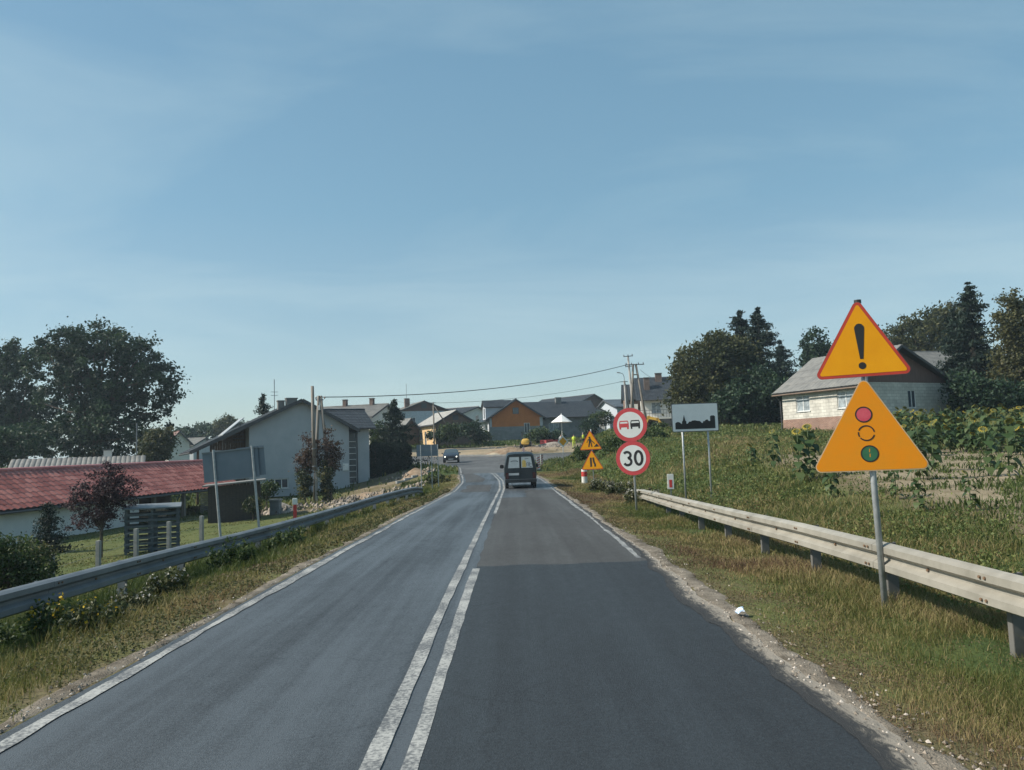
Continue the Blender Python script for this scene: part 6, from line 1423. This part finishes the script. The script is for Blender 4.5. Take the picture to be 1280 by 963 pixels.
# ------------------------------------------------------------------ weeds by the road
def weed(name, label, p, hgt, wid, n, lm, lsize, flowers=None, nf=0, cat='weeds'):
    t_ = thing(name, label, cat, p); ns = 22; mb = MB(); L = []; Fl = []
    for i in range(ns):
        an = rng.uniform(0, 6.28); r0 = wid * .5 * rng.random() ** .5; hh = hgt * rng.uniform(.5, 1); b0 = Vector((math.cos(an) * r0, math.sin(an) * r0, -.03)); b1 = b0 + Vector((rng.normal(0, .08) * hgt, rng.normal(0, .08) * hgt, hh))
        mb.tube([b0, b1], [.005, .002], 4, False); q = rng.random((n // ns, 1)); L.append(np.array(b0)[None] * (1 - q) + np.array(b1)[None] * q + rng.normal(0, .045, (n // ns, 3)))
        if nf: Fl.append(np.array(b1)[None] + rng.normal(0, .035, (nf, 3)))
    mb.build('stems', sf_stem, t_)['kind'] = 'stuff'; L = np.concatenate(L)
    V, F, v = leaf_quads(L, lsize, .45 + rng.normal(0, .22, len(L)), .5); np_mesh('foliage', V, F, LM[lm], t_, var=v)
    if nf:
        V, F, v = leaf_quads(np.concatenate(Fl), .035, rng.random(nf * ns), .5, .9); np_mesh('flowers', V, F, flowers, t_, var=v)['kind'] = 'stuff'
    return t_
gold = leafmat('goldenrod_flower', [(0, (.30, .21, .02)), (1, (.62, .42, .03))], .2); wfl = leafmat('pale_seedheads', [(0, (.25, .23, .19)), (1, (.52, .50, .45))], .2)
for u, v, lb, hh, w_, fl, nf, lm in [(78, 800, 'yellow flowering goldenrod clump under the shaded guardrail', .5, .6, gold, 5, 'shrub'), (125, 792, 'goldenrod and dry weeds next to the yellow flowering clump', .4, .6, gold, 1, 'ivy'), (30, 812, 'leafy green weeds under the near end of the shaded guardrail', .4, .8, None, 0, 'shrub'), (170, 770, 'dry brown seedy weeds under the shaded guardrail', .35, .6, wfl, 3, 'walnut'), (210, 752, 'tall pale weeds in front of the shaded guardrail', .45, .5, wfl, 3, 'walnut'),
                              (295, 715, 'dark leafy weed clump in front of the shaded guardrail', .6, .7, None, 0, 'shrub'), (800, 632, 'grey seeded weeds round the foot of the 30 sign', .55, 1.3, wfl, 16, 'walnut'), (772, 622, 'pale seeded weeds at the end of the cream guardrail', .6, 1.3, wfl, 18, 'walnut'), (755, 616, 'pale brown weeds beside the road works sign post', .6, 1.3, wfl, 12, 'walnut'), (360, 690, 'green weeds by the shaded guardrail beneath the white house', .5, .8, None, 0, 'shrub'), (500, 628, 'bushy weeds at the far end of the shaded guardrail', .7, 1.4, None, 0, 'ivy'), (548, 606, 'bushy weeds below the small dark sign board', .7, 1.6, None, 0, 'ivy')]:
    p = G(u, v); p.z = h(p.x, p.y); weed('weed_clump', lb, p, hh, w_, 1500, lm, .045 + p.y * .0016, fl, nf)

# ------------------------------------------------------------------ poles and wires
conc = mat('pole_concrete', (.24, .235, .22), .85, c2=(.33, .32, .30), scale=3, bump=.2); wpole = mat('pole_wood', (.15, .13, .11), .85, c2=(.22, .195, .165), scale=4, stretch=(6, 6, .6)); insul = mat('insulator', (.10, .06, .05), .3); wire_m = mat('wire', (.03, .03, .032), .6)
def wire(a, b, sag, r, label):
    a, b = Vector(a), Vector(b); pts = [a.lerp(b, t) - Vector((0, 0, sag * 4 * t * (1 - t))) for t in np.linspace(0, 1, 22)]
    return tag(MB().tube(pts, r, 5).build('overhead_wire', wire_m), label, 'wire')
p = G(394, 628); Yp = 56.0; b = XG(393, Yp)
t_ = thing('utility_pole', 'weathered wooden pole strut with concrete foot standing before the white house gable', 'utility pole', b, 0, ry=R_(-.6)); zt = P(387.5, 483, Yp).z - b.z
MB().tube([(0, 0, zt * .28), (0, 0, zt)], [.14, .11], 10).build('pole', wpole, t_, smooth=True); MB().box((.08, .16, zt * .2), (.16, .16, zt * .62)).build('concrete_foot', conc, t_)
for zz in (zt * .31, zt * .46): MB().tube([(.04, .06, zz), (.04, .06, zz + .06)], .22, 10).build('binding', galv_l, t_)
b = XG(400, 57.5); t_ = thing('angle_pole', 'leaning twin legged pole with insulators draped in brown vines', 'utility pole', b); zt = P(399, 495, 57.5).z - b.z
MB().tube([(-.45, 0, -.2), (-.05, 0, zt)], [.14, .10], 10).build('leg', wpole, t_, smooth=True); MB().tube([(.75, .2, -.2), (.10, .05, zt)], [.14, .10], 10).build('leg', wpole, t_, smooth=True)
MB().box((.02, .0, zt - .3), (.55, .1, .1)).build('crossarm', galv_l, t_)
for xx in (-.25, .1, .4): MB().tube([(xx, 0, zt - .25), (xx, 0, zt - .12), (xx, 0, zt - .05)], [.03, .06, .03], 8).build('insulator', insul, t_)
MB().box((.0, -.08, zt - .9), (.16, .14, .35)).build('junction_box', frame_w, t_)
left_top = Vector((b.x, b.y, b.z + zt - .1))
# vines hanging on the poles
for (u, v, ru, rv, lb, lm, n) in [(388, 565, 15, 26, 'brown dry vine hanging on the wooden pole before the white house', 'vine', 60), (412, 563, 12, 28, 'brown dry vine draped from the leaning twin pole', 'vine', 55)]:
    b = XG(u, 56.6); e_ = [el(u, v, 56.6, ru, rv, b), el(u + (3 if u > 400 else -5), v + 10, 56.6, ru * .9, rv * .7, b)]
    tree('vine', lb, b, e_, lm, n, .34, 46, .15, .04, cat='vine', shell=.2, limbs=8)
for (u, v, ru, rv, lb, n) in [(381, 606, 8, 22, 'yellow green creeper climbing the foot of the wooden pole', 50), (409, 602, 9, 26, 'dark green creeper column on the leaning twin pole foot', 60)]:
    b = XG(u, 56.2); tree('creeper', lb, b, [el(u, v, 56.2, ru, rv, b)], 'ivy', n, .25, 50, .15, .05, cat='creeper', shell=.2, limbs=4)
# right-hand poles
Yq = 90.0; b = XG(800, Yq); k = FPX / Yq
t_ = thing('electricity_pole', 'tall concrete line pole with two crossarms before the white house', 'utility pole', (P(795, 530, Yq).x, Yq, b.z), 0, ry=R_(-3.0)); zt = P(787, 445, Yq).z - b.z
MB().tube([(0, 0, -.3), (0, 0, zt)], [.19, .11], 10).build('pole', conc, t_, smooth=True)
for zz, w_ in ((zt - .05, 1.1), (zt - 1.25, .9)):
    ca_ = MB().box((0, -.15, zz), (w_, .09, .09)).build('crossarm', galv_l, t_)
    for xx in (-w_ / 2 + .06, 0, w_ / 2 - .06): MB().tube([(xx, -.15, zz + .05), (xx, -.15, zz + .15), (xx, -.15, zz + .22)], [.03, .06, .02], 6).build('insulator', insul, ca_)
rt_top = Vector((t_.location.x - .9, Yq - .2, b.z + zt - 1.1))
Yq2 = 88.0; xb = P(797, 530, Yq2).x; b = Vector((xb, Yq2, h(xb, Yq2)))
t_ = thing('a_frame_pole', 'wooden A frame pole with crossarm beside the tall concrete pole', 'utility pole', b); zt = P(795, 455, Yq2).z - b.z
MB().tube([(-.95, 0, -.3), (-.18, 0, zt)], [.16, .12], 10).build('leg', wpole, t_, smooth=True); MB().tube([(1.35, 0, -.3), (.12, 0, zt)], [.16, .12], 10).build('leg', wpole, t_, smooth=True)
MB().box((0, -.16, zt * .86), (.55, .08, .12)).build('brace', wpole, t_); ca_ = MB().box((-.05, -.16, zt - .1), (2.2, .1, .1)).build('crossarm', galv_l, t_)
for xx in (-1.0, -.4, .4, .95): MB().tube([(xx, -.16, zt - .05), (xx, -.16, zt + .06), (xx, -.16, zt + .14)], [.03, .06, .02], 6).build('insulator', insul, ca_)
a_top = Vector((xb, Yq2, b.z + zt - .1))
Yl = 96.0; xb = P(783, 530, Yl).x; b = Vector((xb, Yl, h(xb, Yl)))
t_ = thing('street_lamp', 'concrete pole with a curved arm street lamp left of the A frame pole', 'street lamp', b); zt = P(781, 476, Yl).z - b.z
MB().tube([(.2, 0, -.3), (0, 0, zt)], [.17, .12], 10).build('pole', conc, t_, smooth=True); MB().tube([(.9, .2, -.3), (.1, .1, zt - .4)], [.13, .1], 8).build('strut', wpole, t_, smooth=True)
ar = MB().tube([(0, 0, zt - .2), (0, 0, zt + .45), (-.15, 0, zt + .85), (-.5, 0, zt + 1.0)], .035, 8).build('arm', galv_l, t_); MB().box((-.68, 0, zt + 1.02), (.45, .18, .12), ry=R_(8)).build('lamp_head', mat('lamp_grey', (.35, .36, .36), .5), ar, bevel=.03)
MB().box((-.1, -.15, zt - .15), (1.0, .08, .08)).build('crossarm', galv_l, t_)
l_top = Vector((xb - .3, Yl, b.z + zt - .1))
xb = P(543, 560, 98).x; b = Vector((xb, 98.0, h(xb, 98)))
t_ = thing('wooden_pole', 'thin wooden pole with slanting strut in front of the brown brick house', 'utility pole', b); zt = P(541, 503, 98).z - b.z
MB().tube([(0, 0, -.2), (0, 0, zt)], [.11, .08], 8).build('pole', wpole, t_, smooth=True); MB().tube([(1.5, .1, zt * .58), (.1, 0, zt - .5)], [.08, .07], 8).build('strut', wpole, t_, smooth=True); MB().box((0, -.1, zt - .1), (.7, .08, .08)).build('crossarm', galv_l, t_)
w_top = Vector((xb, 98, b.z + zt - .1))
wire(left_top, rt_top, .9, .035, 'thick overhead cable strung from the vine covered pole to the tall concrete pole')
wire(w_top, l_top, .6, .022, 'thin overhead cable from the thin wooden pole to the street lamp pole')
wire(a_top + Vector((.6, 0, -.6)), (P(826, 474, 106).x, 106, P(826, 474, 106).z), .35, .02, 'short service cable from the A frame pole to the brick chimney')
wire(w_top + Vector((-.2, 0, .1)), (P(487, 500, 104).x, 104, P(487, 500, 104).z), .25, .015, 'thin service cable from the thin wooden pole towards the grey roofed house')

# ------------------------------------------------------------------ garden fence posts (concrete) with wires
FP = []
for i, (u, vb, vt) in enumerate([(65, 720, 693), (123, 703, 676), (170, 695, 661), (211, 684, 652), (252, 676, 645)]):
    Yf = 21.5 + i * 1.3; x = P(u, 690, Yf).x; z0 = h(x, Yf); zt = P(u, vt, Yf).z; FP.append(Vector((x, Yf, zt)))
    t_ = tag(MB().b2((-.06, -.06, z0 - zt - .2), (.06, .06, 0)).build('fence_post', conc, bevel=.01), ['grey concrete fence post nearest the young spruce', 'grey concrete fence post beside the plum tree trunk', 'grey concrete fence post before the left of the slatted store', 'grey concrete fence post before the right of the slatted store', 'grey concrete fence post before the log pile'][i], 'fence post', 'concrete posts of the garden fence'); t_.location = (x, Yf, zt)
for j, dz in enumerate((-.08, -.4)):
    for i in range(len(FP) - 1): tag(MB().tube([FP[i] + Vector((0, -.07, dz)), FP[i + 1] + Vector((0, -.07, dz))], .004, 4).build('fence_wire', galv_l), 'thin steel wire strung between the concrete fence posts', 'fence wire', 'wires of the garden fence')

# ------------------------------------------------------------------ heaps of earth, rubble and kerbs
def heap(name, label, p, rx_, ry_, hgt, m, seed):
    n = 26; V, F = [], []
    for i in range(9):
        f = i / 8; r = 1 - f
        for k_ in range(n):
            an = 2 * math.pi * k_ / n; w_ = 1 + .28 * (float(vn(math.cos(an) * 2 + 5, math.sin(an) * 2 + 5, .7, seed)) - .5) * 2
            x, y = math.cos(an) * r * rx_ * w_, math.sin(an) * r * ry_ * w_
            z = hgt * (1 - r ** 1.3) * (1 + .35 * (float(vn(x + 9, y + 9, .8, seed + 3)) - .5)) - .15 + (h(p.x + x, p.y + y) - p.z) * .9
            V.append((x, y, z))
    for i in range(8):
        for k_ in range(n): F.append((i * n + k_, i * n + (k_ + 1) % n, (i + 1) * n + (k_ + 1) % n, (i + 1) * n + k_))
    o = np_mesh(name, V, F, m, smooth=True); o.location = p; return tag(o, label, 'earth heap')
earth = mat('earth_heap', (.17, .115, .07), .95, c2=(.30, .22, .15), scale=2.2, bump=1, bscale=5); sandm = mat('sand_heap', (.38, .31, .21), .95, c2=(.46, .39, .28), scale=2, bump=.6, bscale=6); rubm = mat('rubble', (.16, .135, .11), .95, c2=(.34, .30, .26), scale=4, bump=1, bscale=8)
for u, Y, rx_, ry_, hg, m_, lb in [(637, 95.8, 3.4, 1.4, .95, earth, 'brown earth heap by the junction below the roller'), (616, 94.6, 1.4, .8, .5, sandm, 'small pale sand heap at the far edge of the junction'), (665, 97.5, 2.6, 1.2, .7, earth, 'low earth heap to the right of the roller'), (690, 101, 3, 1.4, .8, rubm, 'rubble heap beneath the parasol'), (518, 66, 1.5, 1.4, .85, earth, 'orange brown earth heap beside the thuja hedge'), (455, 52, 2.6, 1.6, .6, earth, 'earth heap along the trench before the glazed strip'), (432, 50, 1.6, 1.2, .5, rubm, 'stony heap beside the creeper covered pole'), (478, 50, 2.2, 1.2, .45, earth, 'flat earth heap behind the far guardrail end'), (350, 51, 1.4, 1.0, .75, rubm, 'heap of stones in the garden below the white house window'), (862, 78, 2.6, 1.2, .5, earth, 'bare earth heap in front of the excavator')]:
    p = XG(u, Y); heap('earth_heap', lb, p, rx_, ry_, hg, m_, int(u))
# clods and stones lying about the works
n = 900; ch = [(455, 52, 3), (432, 50, 2), (478, 50, 3), (350, 51, 1.6), (690, 101, 3.2), (518, 66, 1.7), (660, 100, 5)]
cx = []; cy = []
for u, Y, r_ in ch:
    p = XG(u, Y); cx.append(p.x + rng.normal(0, r_ * .55, n // 7)); cy.append(p.y + rng.normal(0, r_ * .4, n // 7))
cx = np.concatenate(cx); cy = np.concatenate(cy); n = len(cx); s = rng.uniform(.05, .2, n)
base = np.array([(1, 0, -.4), (0, 1, -.4), (-1, 0, -.4), (0, -1, -.4), (.2, .1, .7)]); Bv = base[None] * rng.uniform(.6, 1.3, (n, 5, 3)) * s[:, None, None]
Vv = Bv + np.stack([cx, cy, H(cx, cy) + .25 + rng.uniform(-.2, .25, n)], 1)[:, None]; Vv[..., 2] -= .1
tag(np_mesh('clods', Vv.reshape(-1, 3), (np.array([(0, 1, 4, 4)]) * 0 + np.array([(0, 1, 4, 4)])).repeat(0, 0).reshape(-1, 3) if False else (np.array([(0, 1, 4), (1, 2, 4), (2, 3, 4), (3, 0, 4)])[None] + (np.arange(n) * 5)[:, None, None]).reshape(-1, 3), pm, var=np.repeat(rng.random(n) * .6, 5)), 'clods of earth and stones strewn over the heaps', 'clods', kind='stuff')
kerbm = mat('kerb_concrete', (.36, .355, .34), .9, c2=(.46, .45, .43), scale=3)
def kerb(pts, label):
    t_ = thing('kerb', label, 'kerb', (pts[0][0], pts[0][1], h(*pts[0]))); o0 = Vector(t_.location)
    for a, b in zip(pts[:-1], pts[1:]):
        a, b = Vector(a), Vector(b); L_ = (b - a).length; n_ = max(1, int(L_ / 1.0))
        for i in range(n_):
            c = a.lerp(b, (i + .5) / n_); q = MB(); q.box((c.x - o0.x, c.y - o0.y, h(c.x, c.y) - o0.z + .06), (L_ / n_ - .015, .15, .22), math.atan2(b.y - a.y, b.x - a.x)); q.build('kerb_stone', kerbm, t_)
kerb([(-7, 94.9), (0, 93.6), (8, 93.9), (14, 96.4)], 'new pale kerb along the far side of the junction')
kerb([(-9, 99.5), (-2, 101), (4, 102.5)], 'new pale kerb lying on the dug ground behind the earth heap')
kerb([(-9.5, 62), (-7.6, 66.5), (-6.6, 70)], 'pale kerb line laid beside the earth heap before the oncoming car')
# plank and red building materials
rm_ = mat('red_material', (.30, .045, .05), .7, var=.3, scale=5)
p = XG(690, 103.5); t_ = thing('brick_pallet', 'pallet of red paving blocks behind the rubble near the parasol', 'pallet', p, R_(12))
MB().b2((-.9, -.5, .0), (.9, .5, .12)).build('pallet', wood_g, t_)
for i in range(5):
    for j in range(3): MB().b2((-.86 + i * .35, -.45, .125 + j * .2), (-.53 + i * .35, .45, .31 + j * .2)).build('block', rm_, t_, bevel=.015)
p = XG(684, 104.5); copy_thing(t_, p, R_(-8), 'second pallet of red paving blocks left of the first behind the rubble')
# white table at the parasol
p = XG(707, 103); t_ = thing('folding_table', 'small white folding table beneath the parasol', 'table', p)
MB().b2((-.6, -.35, .72), (.6, .35, .76)).build('table_top', whs, t_)
for sx in (-.52, .52):
    for sy in (-.28, .28): MB().cyl((sx, sy, 0), (sx, sy, .72), .02, 6).build('leg', rim_m, t_)
# crumpled litter on the shoulder
p = G(925, 771); V, F = [], []; n_ = 7
for i in range(n_):
    for j in range(n_):
        a, b = i / (n_ - 1) - .5, j / (n_ - 1) - .5
        V.append((a * .17 + random.uniform(-.008, .008), b * .20 + random.uniform(-.008, .008), .015 + .055 * abs(math.sin(3 * a + 1)) + .06 * max(0, a + b) + random.uniform(0, .018)))
for i in range(n_ - 1):
    for j in range(n_ - 1): F.append((i * n_ + j, (i + 1) * n_ + j, (i + 1) * n_ + j + 1, i * n_ + j + 1))
V2 = [(x, y, z - .004) for x, y, z in V]; lit = np_mesh('litter', V + V2, F + [tuple(q + len(V) for q in reversed(f)) for f in F], mat('litter_paper', (.30, .42, .58), .6, c2=(.72, .76, .80), scale=9, lo=.45, hi=.55)); lit.scale = (.5,) * 3; lit.location = (p.x, p.y, h(p.x, p.y) + .02)
tag(lit, 'crumpled blue and white wrapper lying on the gravel shoulder', 'litter')
# stub block in the garden below the white house
p = XG(344, 50); t_ = thing('gate_pier', 'low grey stone pier with capping below the white house window', 'pier', p); MB().b2((-.3, -.3, -.2), (.3, .3, .85)).build('shaft', gblock, t_); MB().b2((-.36, -.36, .85), (.36, .36, .95)).build('cap', conc, t_)
b = XG(333, 52); tree('garden_shrub', 'bright green shrub under the white house window', b, [el(333, 612, 52, 12, 8, b)], 'shrub', 60, .25, 40, .14, .04, cat='shrub')
b = XG(316, 46); tree('garden_shrub', 'yellow green shrub beside the dark timber shed', b, [el(316, 632, 46, 9, 10, b)], 'ivy', 60, .22, 40, .12, .04, cat='shrub')

# ------------------------------------------------------------------ thin summer haze
hz = MB().b2((-760, -60, -8), (760, 1560, 26)).build('haze', None); tag(hz, 'thin pale summer haze over the valley', 'haze', kind='stuff')
hm = bpy.data.materials.new('haze_air'); hm.use_nodes = True; t = hm.node_tree
for n in list(t.nodes): t.nodes.remove(n)
ho = t.nodes.new('ShaderNodeOutputMaterial'); hv_ = t.nodes.new('ShaderNodeVolumePrincipled')
hv_.inputs['Color'].default_value = (.72, .87, 1, 1); hv_.inputs['Density'].default_value = .00042; hv_.inputs['Anisotropy'].default_value = .2
t.links.new(hv_.outputs[0], ho.inputs['Volume']); hz.data.materials.append(hm)
